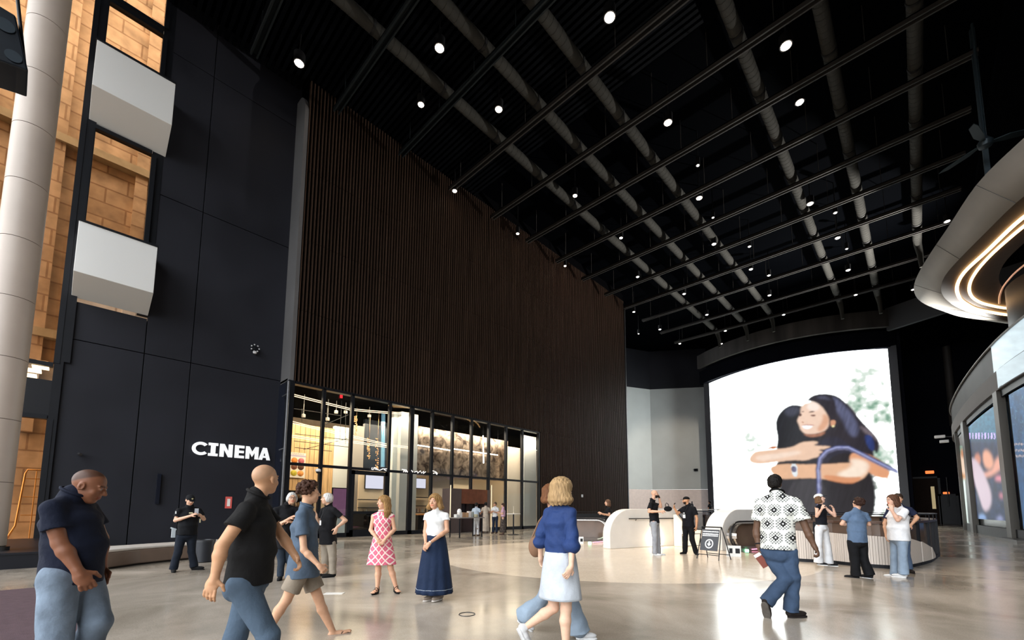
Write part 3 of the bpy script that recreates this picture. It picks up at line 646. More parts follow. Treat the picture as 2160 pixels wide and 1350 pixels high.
# poster screen on the left pane
e = empty('poster_screen', (-23.0, Y_(700, 1050, -23.0), Z_(700, 1090, -23.0)), 'dark purple wall screen behind the old man with the lanyard', 'screen')
w = Y_(733, 1050, -23)-e.location.y; h = Z_(700, 1028, -23)-e.location.z
MB().box((-.06, 0, 0), (0, w, h)).build('casing', M_frame, e); MB().box((0, .05, .05), (.02, w-.05, h-.05)).build('display', mat('purple_display', (.02, .01, .02), .2, emit=(.16, .07, .13), estr=1.0, var=.5), e)
slab('white_cabinet', 716, 735, -23.1, 0, 1.3, mat('cabinet_white', (.6, .66, .68), .4)); tag(bpy.data.objects['white_cabinet'], 'pale cabinet behind the glass left of the framed door', 'cabinet')
e = empty('dark_shelf_unit', (-25.4, Y_(603, 1040, -25.4), 0), 'dark shelf unit full of jars below the food poster', 'shelf unit')
w = Y_(662, 1040, -25.4)-e.location.y; m = MB().box((-.4, 0, 0), (-.35, w, 2.5))
for z in (.6, 1.1, 1.6, 2.1, 2.5): m.box((-.4, 0, z-.03), (0, w, z))
for q in range(4): m.box((-.4, w*q/3-.02, 0), (0, w*q/3+.02, 2.5))
m.build('shelf_frame', mat('shelf_brown', (.05, .03, .025), .5), e); nb = 0
for z in (1.1, 1.6, 2.1):
    for q in range(9):
        o = MB().lathe([(.07, 0), (.08, .02), (.08, .18), (.05, .22), (.05, .26), (.001, .26)], (0, 0, 0), 10).build('jar', mat('jar_%d' % (q % 3), [(.55, .40, .28), (.30, .18, .10), (.6, .55, .48)][q % 3], .3))
        o.location = (-25.55, e.location.y+.18+q*(w-.3)/9, z); tag(o, '%s jar on the %s row of the dark shelf unit, %s from its left end' % (['tan', 'brown', 'pale'][q % 3], ['lower', 'middle', 'upper'][[1.1, 1.6, 2.1].index(z)], ORD[q]), 'jar', 'jars on the dark shelf unit')
# brown entrance portal
X = -21.5
e = empty('entrance_portal', (X, Y_(951, 1060, X), 0), 'brown box shaped entrance portal standing before the shop glass', 'portal')
y1 = Y_(1034, 1060, X)-e.location.y; z1 = Z_(955, 1030, X)
M_pb = mat('portal_brown', (.085, .06, .055), .5, var=.08); M_ph = mat('portal_copper', (.20, .07, .035), .4, metal=.4, var=.15)
MB().box((-.9, 0, 0), (0, .42*2, z1)).build('side_panel', M_pb, e)
MB().box((-.9, y1-.25, 0), (0, y1, z1)).build('side_panel', M_pb, e)
MB().box((-.9, .84, z1-.95), (-.02, y1-.25, z1)).build('header', M_ph, e)
MB().box((-.9, .84, 0), (-.8, y1-.25, z1-.95)).build('back_panel', mat('portal_dark', (.012, .010, .012), .25), e)
MB().box((-.8, .84+(y1-1.1)*.45, 0), (-.7, .84+(y1-1.1)*.55, z1-.95)).box((-.8, 1.1, .02), (-.5, y1-.4, .9)).build('inner_fittings', mat('portal_mid', (.05, .03, .03), .4), e)
for i, px in enumerate((949, 1036)):
    p = on_x(px, 1120, X+.25); h = Z_(px, 1023, X+.25)
    tag(MB().tube([(X+.25, p[1], 0), (X+.25, p[1], h)], .03).build('light_pole', mat('pole_cream', (.85, .72, .5), .4, emit=(1, .8, .5), estr=.5)), ['slim glowing cream pole at the left side of the brown portal', 'slim glowing cream pole at the right side of the brown portal'][i], 'pole')
tag(MB().lathe([(.3, 0), (.42, .3), (.36, .5), (.001, .6)], (-22.9, Y_(1021, 1060, -22.9), 2.0), 16).build('white_dome', mat('dome_white', (.7, .7, .7), .4)), 'white rounded object seen over the heads inside the portal', 'dome')
# ------------------------------------------------------------------ ceiling: rails, ducts, downlights, fan
ZB = 22.8
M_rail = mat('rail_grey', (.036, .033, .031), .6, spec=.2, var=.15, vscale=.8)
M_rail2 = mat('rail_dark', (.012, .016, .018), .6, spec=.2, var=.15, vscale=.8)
yr = [4.6, 8.5, 12.4, 16.2, 20.0, 23.8, 27.6, 31.5, 35.4, 39.2, 43.3, 47.9, 52.0]
for i, y in enumerate(yr):
    x0, x1 = (-21.8, 3.4)
    m = MB()
    tw = .07
    m.box((x0, y-.16, ZB), (x1, y-.16+tw, ZB+.26)); m.box((x0, y+.16-tw, ZB), (x1, y+.16, ZB+.26)); m.box((x0, y-.16, ZB+.2), (x1, y+.16, ZB+.26))
    for k in range(9): m.box((x0+1+k*2.9, y-.015, ZB+.2), (x0+1.03+k*2.9, y+.015, HC+1.52))
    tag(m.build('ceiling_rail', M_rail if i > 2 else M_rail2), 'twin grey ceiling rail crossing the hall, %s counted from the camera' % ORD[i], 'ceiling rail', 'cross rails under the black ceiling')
M_duct = mat('duct_fabric', (.046, .045, .041), .8, bump=.25, bscale=24, var=.15, vscale=.5, spec=.05)
M_ring = mat('duct_ring_black', (.01, .01, .011), .6)
for i, (x, y1) in enumerate(((-16.95, 53.0), (-13.8, 53.0), (-10.9, 52.2), (-4.8, 53.4), (-1.77, 54.5), (1.25, 46.0))):
    e = empty('air_duct', (x, 20, ZB+.62), 'long round grey air duct running toward the screen, %s from the left' % ORD[i], 'air duct', 'round ceiling ducts')
    P = [(0, -16, 0), (0, y1-20-.5, 0)]
    m = MB().tube(P, .29, 20)
    for q in range(int(y1-4)*3): m.tube([(0, -16+q/3, 0), (0, -16+q/3+.03, 0)], .297, 20)
    m.build('duct_tube', M_duct, e)
    for y in yr: 
        if y < y1: MB().tube([(0, y-20-.55, 0), (0, y-20-.42, 0)], .315, 20).build('hanger_ring', M_ring, e)
    d = MB().tube([(0, y1-20-.55, 0), (.02, y1-20+.2, -.15), (.12, y1-20+.5, -.9), (.15, y1-20+.6, -2.0)], [.28, .26, .2, .15], 14); d.build('end_spout', M_duct, e)
# small raking braces
br = MB()
LP = [(631,134,.2),(927,102,.2),(1286,37,.22),(1658,97,.22),(888,221,.15),(1052,231,.18),(1409,259,.2),(1687,216,.18),(959,403,.14),(1213,413,.14),(1092,493,.11),(1192,561,.1),
 (1475,418,.18),(1709,430,.18),(1310,502,.12),(1506,515,.15),(1581,520,.1),(1767,502,.16),(1762,449,.1),(1345,584,.13),(1584,568,.14),(1622,581,.12),(1789,570,.16),(1337,658,.13),(1443,620,.14),(1623,623,.14),(1491,664,.14),(1653,664,.14),(1805,622,.14),(1392,695,.14),(1347,704,.08),(1434,725,.14),(1530,698,.14),(1522,725,.12),(957,459,.09),(1472,349,.08),(1504,459,.07),(1786,525,.08),(1998,467,.16),(1926,611,.14)]
M_lamp = emis('downlight_glow', (1, .83, .66), 22); M_lampw = emis('downlight_cool', (1, .93, .85), 9)
M_can = mat('downlight_can', (.006, .006, .007), .5)
order = sorted(range(len(LP)), key=lambda i: LP[i][0]); rank = {i: k for k, i in enumerate(order)}
for i, (px, py, r) in enumerate(LP):
    p = on_z(px, py, ZB-.02)
    e = empty('downlight', tuple(p), 'glowing round downlight in the black ceiling, %s of them all from the left' % ordinal(rank[i]), 'downlight', 'ceiling downlights')
    MB().lathe([(r+.05, 0), (r+.05, .5), (.03, .52), (.03, HC+1.55-ZB)], (0, 0, 0), 18).build('lamp_can', M_can, e)
    MB().lathe([(r*.95, -.03), (r, -.01), (.001, -.005)][::-1] if 0 else [(.001, -.03), (r*.9, -.025), (r, 0)], (0, 0, 0), 18).build('lamp_lens', M_lamp if i < 14 else M_lampw, e)
# the lamps over the stair opening light the pale disc; the last is added to brighten the far band
for (x, y, pw, sz) in ((-8.85, 21.2, 5200, 30), (-3.2, 21.1, 3600, 32), (-15.2, 14.3, 3000, 34), (-8.5, 14.6, 6500, 30), (-9.75, 28, 4200, 36), (-12, 44, 6500, 36)):
    l = bpy.data.lights.new('downlight_beam', 'SPOT'); l.energy = pw; l.spot_size = math.radians(sz*1.5); l.spot_blend = .5; l.shadow_soft_size = .2; l.color = (1, .85, .68)
    o = bpy.data.objects.new('downlight_beam', l); COL.objects.link(o); o.location = (x, y, ZB-.1)
    tgt = Vector((-6.5, 13.2 if y < 25 else 17, 0)) if y < 40 else Vector((-25.5, 59, 2.5)); o.rotation_euler = (tgt-o.location).to_track_quat('-Z', 'Y').to_euler()
# ceiling fan near the right edge
c = on_z(2078, 300, 17.5)
e = empty('ceiling_fan', tuple(c), 'dark ceiling fan with three blades high at the right edge', 'fan')
M_fan = mat('fan_dark', (.03, .045, .055), .4, metal=.4)
MB().lathe([(.05, -.25), (.22, -.2), (.26, 0), (.12, .2), (.05, .3), (.05, 5.8)], (0, 0, 0), 16).build('motor', M_fan, e)
for a in (20, 145, 255):
    t = math.radians(a); d = Vector((math.cos(t), math.sin(t), 0)); s = Vector((-d.y, d.x, 0))
    P = [d*.2-s*.06, d*.7-s*.22, d*1.5-s*.2, d*1.75, d*1.5+s*.08, d*.7+s*.1, d*.2+s*.06]
    MB().prism([tuple(p+Vector((0, 0, -.05-.12*(p.dot(s))))) for p in P], (0, 0, 0), (0, 0, .03)).build('blade', M_fan, e)

# unseen floodlight added on the pavilion roof to brighten the ducts
e = empty('roof_floodlight', (4.6, 50.5, 10.07), 'black floodlight on the roof of the curved pavilion', 'floodlight')
MB().beam((-.3, 0, .35), (.3, 0, .35), .5, .3).build('housing', M_can, e); MB().tube([(0, 0, -.1), (0, 0, .3)], .05).build('stand', M_can, e)
l = bpy.data.lights.new('roof_flood_beam', 'SPOT'); l.energy = 60000; l.spot_size = math.radians(76); l.spot_blend = .9; l.shadow_soft_size = .3; l.color = (1, .96, .90)
o = bpy.data.objects.new('roof_flood_beam', l); COL.objects.link(o); o.location = (4.3, 50.3, 10.85); o.rotation_euler = (Vector((-6.5, 38.0, 24))-o.location).to_track_quat('-Z', 'Y').to_euler()
# ------------------------------------------------------------------ pictures shown on the displays
def in_poly(px, py, poly):
    r = np.zeros(px.shape, bool); n = len(poly); j = n-1
    for i in range(n):
        xi, yi = poly[i]; xj, yj = poly[j]
        if yi != yj: r ^= ((yi > py) != (yj > py)) & (px < (xj-xi)*(py-yi)/(yj-yi)+xi)
        j = i
    return r
def smooth_closed(poly, it=2):
    for _ in range(it):
        q = []
        for i in range(len(poly)):
            a, b = poly[i], poly[(i+1) % len(poly)]
            q += [(.75*a[0]+.25*b[0], .75*a[1]+.25*b[1]), (.25*a[0]+.75*b[0], .25*a[1]+.75*b[1])]
        poly = q
    return poly
def blur(a, n):
    for _ in range(2):
        for ax in (0, 1):
            k = a.copy()
            for s in range(1, n+1):
                k += np.roll(a, s, ax)+np.roll(a, -s, ax)
            a = k/(2*n+1)
    return a
def vnoise(x, y, seed=0):
    rs = np.random.RandomState(seed); T = rs.rand(64, 64)
    xi = np.floor(x).astype(int); yi = np.floor(y).astype(int); fx = x-xi; fy = y-yi; fx = fx*fx*(3-2*fx); fy = fy*fy*(3-2*fy)
    g = lambda i, j: T[i % 64, j % 64]
    return (g(xi, yi)*(1-fx)+g(xi+1, yi)*fx)*(1-fy)+(g(xi, yi+1)*(1-fx)+g(xi+1, yi+1)*fx)*fy
def fnoise(x, y, seed=0, o=4):
    s = 0; a = 1; t = 0
    for k in range(o): s = s+a*vnoise(x*2**k, y*2**k, seed+k); t += a; a *= .5
    return s/t
def display(name, surf, nu, nv, painter, parent=None, origin=(0, 0, 0), strength=1.0, thick=None):
    """surf(u,v)->(x,y,z); painter(a,b) gets the picture coordinates of every point and returns linear rgb"""
    u, v = np.meshgrid(np.linspace(0, 1, nu), np.linspace(0, 1, nv), indexing='ij')
    P = np.array([surf(a, b) for a, b in zip(u.ravel(), v.ravel())]).reshape(nu, nv, 3)
    V = P-EYE; d = V@FW; X = P_X+F_PX*(V@RT)/d; Y = P_Y-F_PX*(V@UP)/d
    C = painter(X, Y)
    me = bpy.data.meshes.new(name); o_ = np.array(origin)
    idx = np.arange(nu*nv).reshape(nu, nv)
    F = np.stack([idx[:-1, :-1], idx[1:, :-1], idx[1:, 1:], idx[:-1, 1:]], -1).reshape(-1, 4)
    me.from_pydata((P.reshape(-1, 3)-o_).tolist(), [], F.tolist()); me.update()
    ca = me.color_attributes.new('Col', 'FLOAT_COLOR', 'POINT')
    ca.data.foreach_set('color', np.concatenate([C.reshape(-1, 3), np.ones((nu*nv, 1))], 1).astype(np.float32).ravel())
    m = bpy.data.materials.new(name+'_pixels'); m.use_nodes = True; nt = m.node_tree; b = nt.nodes['Principled BSDF']
    a = nt.nodes.new('ShaderNodeAttribute'); a.attribute_name = 'Col'; nt.links.new(a.outputs['Color'], b.inputs['Emission Color'])
    b.inputs['Base Color'].default_value = (.01, .01, .01, 1); b.inputs['Roughness'].default_value = .5; b.inputs['Emission Strength'].default_value = strength
    me.materials.append(m); ob = bpy.data.objects.new(name, me); COL.objects.link(ob)
    if parent: ob.parent = parent
    return ob
# ---- the big curved screen
SC0, SC1 = -19.75, -1.42
def scr(u, v):
    x = SC0+(SC1-SC0)*u; s = 1-(2*u-1)**2; return (x*(1-.0)+.25*s, 58-3.3*s, .35+(18.5-.35)*v)
def L_(h): return np.array(lin(h))
def paint_hug(X, Y):
    C = np.ones(X.shape+(3,))*np.array([6.8, 7.2, 7.1])
    # soft foliage
    g = fnoise(X/34, Y/26, 3); h = fnoise(X/12+9, Y/10, 11)
    w = np.clip((X-1690)/120, 0, 1)*np.clip((Y-730)/60, 0, 1)+np.clip(1-np.hypot((X-1590)/60, (Y-930)/75), 0, 1)*1.3
    f = np.clip((g*.7+h*.3-.50)*7, 0, 1)*np.clip(w, 0, 1)
    f2 = np.clip((g-.62)*9, 0, 1)*np.clip(w*1.2, 0, 1)
    w = blur(np.clip(w, 0, 1), 3); hz = (g*.6+h*.4)*w; f0 = np.clip((hz-.40)*9, 0, 1)[..., None]; f1 = np.clip((hz-.50)*9, 0, 1)[..., None]; f2 = np.clip((hz-.58)*9, 0, 1)[..., None]
    C = C*(1-f0)+f0*L_('F4FAF4'); C = C*(1-f1)+f1*L_('CFE2D4'); C = C*(1-f2)+f2*L_('84AA94')
    gr = np.clip((Y-960)/40, 0, 1)*np.clip((1660-X)/60, 0, 1)
    C = C*(1-.5*gr[..., None])+.5*gr[..., None]*L_('F0F0FA')*1.2
    def put(poly, c, soft=1, sm=2, alpha=1.0):
        nonlocal C
        m = in_poly(X, Y, smooth_closed(poly, sm)).astype(float)
        if soft: m = blur(m, soft)
        m = (m*alpha)[..., None]
        cc = L_(c) if isinstance(c, str) else c
        C = C*(1-m)+m*cc
    put([(1640,900),(1700,860),(1790,900),(1840,960),(1858,1110),(1640,1110)], '2A272D', 4, 2)
    # woman on the left, seen from behind: dark hair and dark top
    put([(1700,858),(1680,852),(1662,855),(1645,868),(1635,888),(1636,905),(1640,925),(1636,950),(1645,975),(1700,985),(1730,930),(1720,870)], '1E1F26')
    put([(1630,985),(1650,965),(1700,985),(1760,990),(1790,1010),(1800,1110),(1640,1110),(1650,1010)], '2C2A30')
    # hair of the facing woman
    put([(1702,845),(1720,833),(1748,829),(1772,836),(1798,862),(1820,890),(1845,915),(1858,935),(1850,960),(1842,945),(1846,978),(1838,985),(1818,955),(1800,950),(1770,950),(1740,935),(1735,880),(1722,850)], '2C2831')
    put([(1740,838),(1765,838),(1795,870),(1812,900),(1805,925),(1790,915),(1775,880),(1755,855)], '6E7498', 3, 2, .6)
    put([(1810,895),(1845,912),(1862,940),(1850,930),(1825,915)], '8C7E86', 2, 1, .6)
    put([(1822,915),(1843,920),(1845,955),(1830,945)], '2F3F78', 1)
    put([(1715,935),(1760,915),(1800,945),(1812,975),(1770,980),(1725,975)], '2B2A3A')
    # black top and body of facing woman
    put([(1750,965),(1790,950),(1830,985),(1850,1040),(1840,1110),(1730,1110),(1735,1000)], '242026')
    # face and neck
    face = [(1702,850),(1714,845),(1728,852),(1741,866),(1749,884),(1748,902),(1735,912),(1712,917),(1698,916),(1688,906),(1686,897),(1681,888),(1684,880),(1689,873),(1688,862),(1695,850)]
    put(face, 'F3D2BC')
    put([(1706,848),(1722,848),(1732,862),(1716,868),(1700,862)], 'FFEFE4', 2, 2, .9)
    put([(1735,870),(1750,880),(1746,900),(1730,912),(1722,905),(1735,890)], 'DDA07C', 2, 2, .8)
    put([(1690,914),(1720,917),(1742,908),(1738,918),(1710,924)], 'A9745C', 1)
    put([(1704,870),(1712,867),(1721,868),(1712,870)], '5A3A34', 0, 1); put([(1708,876),(1715,874),(1722,876),(1716,879)], '6B3F36', 0, 1)
    put([(1685,874),(1690,872),(1692,876),(1687,879)], '5A3A34', 0, 1); put([(1689,869),(1695,867),(1697,869)], '5A3A34', 0, 1)
    put([(1690,888),(1697,891),(1693,893)], 'C08868', 0, 1)
    put([(1689,898),(1702,896),(1716,897),(1711,904),(1698,906)], 'FFFFFF', 0, 1); put([(1688,897),(1702,895),(1718,896),(1716,898),(1702,897)], 'C98A7A', 0, 1)
    put([(1752,885),(1762,886),(1763,894),(1757,901),(1752,898)], 'D99D7C', 0, 1); put([(1754,897),(1761,897),(1760,901),(1755,901)], 'F5E7B0', 0, 1)
    put([(1699,849),(1706,838),(1722,830),(1750,830),(1764,850),(1762,884),(1753,888),(1747,874),(1737,858),(1722,848),(1709,845)], '2A2630', 1, 1)
    put([(1652,866),(1668,856),(1690,860),(1684,874),(1662,880)], '4C4F60', 3, 2, .7); put([(1716,838),(1742,834),(1756,846),(1738,842)], '55586E', 2, 2, .7)
    # arms across the back
    put([(1578,968),(1590,952),(1615,948),(1670,945),(1690,932),(1720,930),(1728,934),(1712,940),(1755,941),(1750,947),(1722,948),(1742,955),(1725,957),(1735,963),(1715,966),(1700,972),(1668,970),(1610,980),(1585,978)], 'EFC9AE')
    put([(1612,947),(1636,938),(1640,947)], 'C97F58', 0, 1)
    put([(1590,962),(1640,956),(1690,950),(1690,958),(1640,968),(1600,974)], 'FBE4D2', 2, 2, .8)
    put([(1622,985),(1645,978),(1700,980),(1760,978),(1805,975),(1835,975),(1833,995),(1820,1012),(1790,1020),(1740,1010),(1690,1008),(1650,1012),(1628,1000)], 'E9B894')
    put([(1790,958),(1812,952),(1850,965),(1872,985),(1880,1005),(1862,1012),(1840,1002),(1825,990),(1795,985)], 'E6A47C')
    put([(1790,965),(1830,972),(1835,990),(1812,1010),(1780,1008),(1760,1000),(1800,985)], 'FFF0DE', 3, 2, .85)
    put([(1735,1000),(1790,1008),(1822,1004),(1805,1019),(1785,1021),(1740,1012)], 'D98C5E', 1, 2, .8)
    put([(1667,978),(1682,979),(1683,1006),(1672,1005)], 'E8EEF2', 0, 1); put([(1669,983),(1680,984),(1680,996),(1670,996)], '6D6A86', 0, 1)
    put([(1700,1010),(1745,1014),(1740,1120),(1650,1120),(1660,1020)], '3A373C', 2)
    # curved metal rail in the picture
    arc = [(1724,1110),(1723,1010),(1722,990),(1726,965),(1742,948),(1764,940),(1790,940),(1815,952),(1850,970),(1905,997)]
    def band(off, wd, c, al=1.0):
        n = len(arc); o = []; i_ = []
        for k in range(n):
            a, b = arc[max(0, k-1)], arc[min(n-1, k+1)]; dx, dy = b[0]-a[0], b[1]-a[1]; l = math.hypot(dx, dy); nx, ny = -dy/l, dx/l
            o.append((arc[k][0]+nx*off, arc[k][1]+ny*off)); i_.append((arc[k][0]+nx*(off+wd), arc[k][1]+ny*(off+wd)))
        put(o+i_[::-1], c, 1, 0, al)
    band(-1.5, 10, '2B2C40'); band(1, 5, '6C74B4'); band(3, 1.6, 'C8CCE8'); band(7.5, 1.5, '9A9AC0', .8)
    # strand and skin texture
    lum = C.mean(-1); st = fnoise((X+Y*.35)/3.2, (Y-X*.6)/26, 61)
    k = np.where(lum < .3, .55+.9*st, .93+.14*fnoise(X/9, Y/9, 71)); C = np.where((lum < .95)[..., None], C*k[..., None], C)
    C = np.stack([blur(C[..., i], 1) for i in range(3)], -1)
    return np.maximum(C, .004)
sc = empty('led_screen', (-10.6, 56, 0.3), 'giant curved bright screen showing two women hugging before pale foliage', 'screen')
display('display', scr, 420, 400, paint_hug, sc, (-10.6, 56, .3), 1.0)
bz = [scr(i/24, 0) for i in range(25)]
O = (-10.6, 56)
MB().wall([(p[0]-O[0], p[1]-O[1]+.45) for p in bz], 0, 18.25, .3).build('screen_case', M_frame, sc)
for q, (u, s) in enumerate(((0, -1), (1, 1))):
    p = scr(u, 0); MB().box((p[0]-O[0]+s*.02, p[1]-O[1]-.1, -.3), (p[0]-O[0]+s*.7, p[1]-O[1]+.8, 18.4)).build('side_jamb', mat('jamb_black', (.012, .012, .016), .45), sc)
# ------------------------------------------------------------------ stair opening: parapets, escalators, railings
M_par = mat('white_plaster_parapet', (.80, .76, .70), .4, var=.03)
M_steel = mat('brushed_steel', (.62, .58, .54), .22, metal=.95)
M_bglass = mat('bronze_tinted_glass', (.13, .085, .062), .14, spec=.7, var=.25, vscale=1.2)
M_hand = mat('handrail_rubber', (.012, .012, .014), .35)
def parapet(lab, A, D, W, H, L, name='parapet', fr=1.1):
    """rounded-nose wall: A front left floor point, D direction (unit), W width to the right"""
    D = Vector((D[0], D[1], 0)).normalized(); S = Vector((D.y, -D.x, 0))
    e = empty(name, (A[0], A[1], 0), lab, 'parapet')
    prof = [(0, 0)]
    for i in range(13):
        t = i/12*math.pi/2; prof.append((fr*(1-math.cos(t)), (H-1.0)+1.0*math.sin(t)))
    prof += [(L, H), (L, 0)]
    m = MB(); m.prism([tuple(D*a+Vector((0, 0, z))) for a, z in prof], (0, 0, 0), tuple(S*W))
    m.build('parapet_wall', M_par, e, bevel=.02)
    return e, D, S
DL = Vector((.32, .947, 0)).normalized()
e, D, S = parapet('white rounded parapet wall left of the bearded man, at the left side of the stair', (-9.05, 14.25), DL, .42, 1.50, 5.2)
hr = MB().tube([tuple(D*.9+S*.50+Vector((0, 0, 1.12))), tuple(D*4.5+S*.50+Vector((0, 0, 1.12)))], .025)
for a in (1.3, 2.4, 3.6): hr.tube([tuple(D*a+S*.42+Vector((0, 0, 1.05))), tuple(D*a+S*.50+Vector((0, 0, 1.12)))], .014)
hr.build('handrail', M_darkmetal, e)
# wedge shaped inner parapet stepping down to a low curb
w = empty('low_parapet', (-8.1, 17.1, 0), 'low cream wall with a slanting end between the two white parapets', 'parapet')
P0 = Vector((-7.42, 17.0, 0)); P1 = Vector((-5.95, 17.25, 0)); d = (P1-P0).normalized(); L = (P1-P0).length; nn = Vector((-d.y, d.x, 0))*.3
o = Vector((-8.1, 17.1, 0))
pr = [(0, 0), (0, 1.28), (.12, 1.28), (.62, .68), (L, .68), (L, 0)]
MB().prism([tuple(P0-o+d*a+Vector((0, 0, z))) for a, z in pr], (0, 0, 0), tuple(nn)).build('parapet_wall', mat('cream_plaster', (.78, .66, .52), .45, var=.03), w, bevel=.015)
r = empty('glass_guard', tuple(P0), 'black framed glass guard rail above the low cream wall, behind the two staff men', 'railing')
m = MB(); g_ = MB()
q = lambda a, z, off=.15: tuple(d*a+nn*off/.3+Vector((0, 0, z)))
m.beam(q(.1, 1.42), q(L, 1.42), .05, .05); m.beam(q(.62, .70), q(L, .70), .05, .05); m.beam(q(.1, 1.4), q(.62, .72), .05, .05)
for a in (.1, .85, L-.04): m.beam(q(a, .7 if a > .5 else 1.3), q(a, 1.42), .05, .05)
m.build('guard_frame', M_frame, r)
MB().prism([q(.15, 1.38), q(.62, .74), q(L, .74), q(L, 1.38)], (0, 0, 0), tuple(nn*.03)).build('guard_glass', glass('grey_glass', 'D4D6DA', .2), r)
# floor uplight that glows in the corner
u = Vector((-7.75, 16.5, 0)); e = empty('floor_uplight', tuple(u), 'bright floor light in the corner of the white stair walls beside the bearded man', 'floor light')
MB().lathe([(.10, 0), (.10, .05), (.08, .06)]).build('housing', M_steel, e); MB().lathe([(.001, .066), (.08, .062), (.08, .055)]).build('lens', emis('uplight_lens', (1, .92, .8), 18), e)
l = bpy.data.lights.new('uplight_beam', 'POINT'); l.energy = 55; l.color = (1, .9, .75); l.shadow_soft_size = .12; lo = bpy.data.objects.new('uplight_beam', l); COL.objects.link(lo); lo.location = (u.x-.1, u.y-.2, .35)
# right parapet
e2, D2, S2 = parapet('white rounded parapet wall behind the black sandwich board', (-6.05, 16.6), Vector((.30, .95, 0)), .72, 1.50, 4.8)
M_shell = mat('beige_shell', (.52, .44, .37), .45, var=.03)
# escalators
def escalator(lab, A, D, L, mirror=1, glow=True):
    D = Vector((D[0], D[1], 0)).normalized(); S = Vector((D.y, -D.x, 0))*mirror
    e = empty('escalator', (A[0], A[1], 0), lab, 'escalator')
    Z = Vector((0, 0, 1))
    for k, off in enumerate((0, 1.25)):
        b = S*off
        # glass balustrade with half-round newel
        out = []
        for i in range(15):
            t = -math.pi/2 - i/14*math.pi; out.append(D*(.42+.42*math.cos(t)) + Z*(.55+.42*math.sin(t)))
        drop = -1.1 if 0 else 0
        top = [tuple(b+p) for p in out]
        far = [tuple(b+D*L+Z*(.97-.35*0)), tuple(b+D*L+Z*.13)]
        MB().prism(top+far, (0, 0, 0), tuple(S*.03)).build('glass_balustrade', M_bglass, e)
        path = [b+S*.015+p for p in [D*(.42+.5*math.cos(-math.pi/2-i/14*math.pi))+Z*(.55+.5*math.sin(-math.pi/2-i/14*math.pi)) for i in range(15)]]+[b+S*.015+D*L+Z*1.05]
        MB().tube([tuple(p) for p in path], .035, 8).build('handrail', M_hand, e)
        path2 = [b+S*.015+p for p in [D*(.42+.43*math.cos(-math.pi/2-i/14*math.pi))+Z*(.55+.43*math.sin(-math.pi/2-i/14*math.pi)) for i in range(15)]]+[b+S*.015+D*L+Z*.97]
        m = MB()
        pp = [Vector(x) for x in path2]
        for a_, b_ in zip(pp, pp[1:]): m.beam(tuple(a_), tuple(b_), .34, .035, tuple(D.cross(S)))
        m.build('steel_trim', M_steel, e)
        MB().beam(tuple(b+D*.1+Z*.09), tuple(b+D*L+Z*.09), .24, .16).build('skirt', mat('skirt_grey', (.12, .10, .09), .5), e)
    st = MB(); nst = int(L/.4)
    for i in range(nst): st.box((0, 0, 0), (0, 0, 0)) if 0 else st.beam(tuple(S*.12+D*(.9+i*.4)+Z*(-.02-max(0, i-2)*.2)), tuple(S*1.13+D*(.9+i*.4)+Z*(-.02-max(0, i-2)*.2)), .38, .06)
    st.build('steps', M_darkmetal, e)
    MB().beam(tuple(S*.02+D*.35+Z*.006), tuple(S*1.22+D*.35+Z*.006), .8, .012).build('floor_plate', M_steel, e)
    if glow:
        MB().lathe([(.001, .05), (.06, .045), (.07, 0)], tuple(S*.16+D*.55+Z*.02), 14).build('green_lamp', emis('green_led', (.25, 1, .5), 9), e)
        MB().beam(tuple(S*.17+D*.8+Z*.06), tuple(S*.17+D*(L-.2)+Z*.12), .03, .03).build('pink_strip', emis('pink_led', (1, .35, .5), 2.2), e)
    return e, D, S
ea, Da, Sa = escalator('escalator with brown glass sides left of the left white parapet', (-10.75, 17.3), (-.93, -.30, 0), 2.9, 1, False)
eb, Db, Sb = escalator('escalator with brown glass and chrome loop behind the man in the print shirt', (-5.02, 16.35), (.40, .92, 0), 3.6, 1)
def plate(nm, p, lab, h=.30, w=.36, rz=0):
    e = empty('safety_plate', (p[0], p[1], 0), lab, 'sign', rz=rz)
    MB().box((-w/2, 0, .0), (w/2, .03, h)).build('plate', mat('plate_white', (.8, .82, .8), .4), e)
    for x in (-.3, .12): MB().box(((x)*w, -.008, h*.3), ((x+.22 if x < 0 else x+.3)*w, 0, h*.75)).build('pictogram', M_frame, e)
p = on_z(1222, 1147); plate('a', p, 'small white safety plate with two black pictograms at the left escalator', rz=.7)
p = on_z(1548, 1174); plate('b', p, 'small white safety plate with two black pictograms under the chrome escalator loop', .34, .42, rz=.35)
# glow pieces of the left escalator
p = on_z(1244, 1146); e = MB().lathe([(.001, .06), (.07, .05), (.08, 0)], (p[0], p[1], .01), 14).build('green_floor_lamp', emis('green_led', (.25, 1, .5), 9)); tag(e, 'small green glowing lamp on the floor at the left escalator', 'lamp')
p0, p1 = on_z(1250, 1146), on_z(1273, 1144); e = MB().tube([(p0[0], p0[1], .04), (p1[0], p1[1], .04)], .02, 6).build('pink_floor_strip', emis('pink_led', (1, .35, .5), 2.2)); tag(e, 'pink glowing strip beside the green lamp at the left escalator', 'light strip')
# dark guard rail behind the left escalator
a = on_z(1150, 1121); b = on_z(1290, 1121)
gr = empty('dark_guard', (a[0], a[1], 0), 'low black guard panel with thin rail behind the left escalator, before the slatted wall', 'railing')
dv = Vector((b[0]-a[0], b[1]-a[1], 0))
MB().beam((0, 0, .62), tuple(dv+Vector((0, 0, .62))), .08, 1.2).build('guard_panel', mat('guard_black', (.008, .008, .009), .5), gr)
MB().tube([(0, 0, 1.32), tuple(dv+Vector((0, 0, 1.32)))], .03, 8).build('top_rail', M_darkmetal, gr)
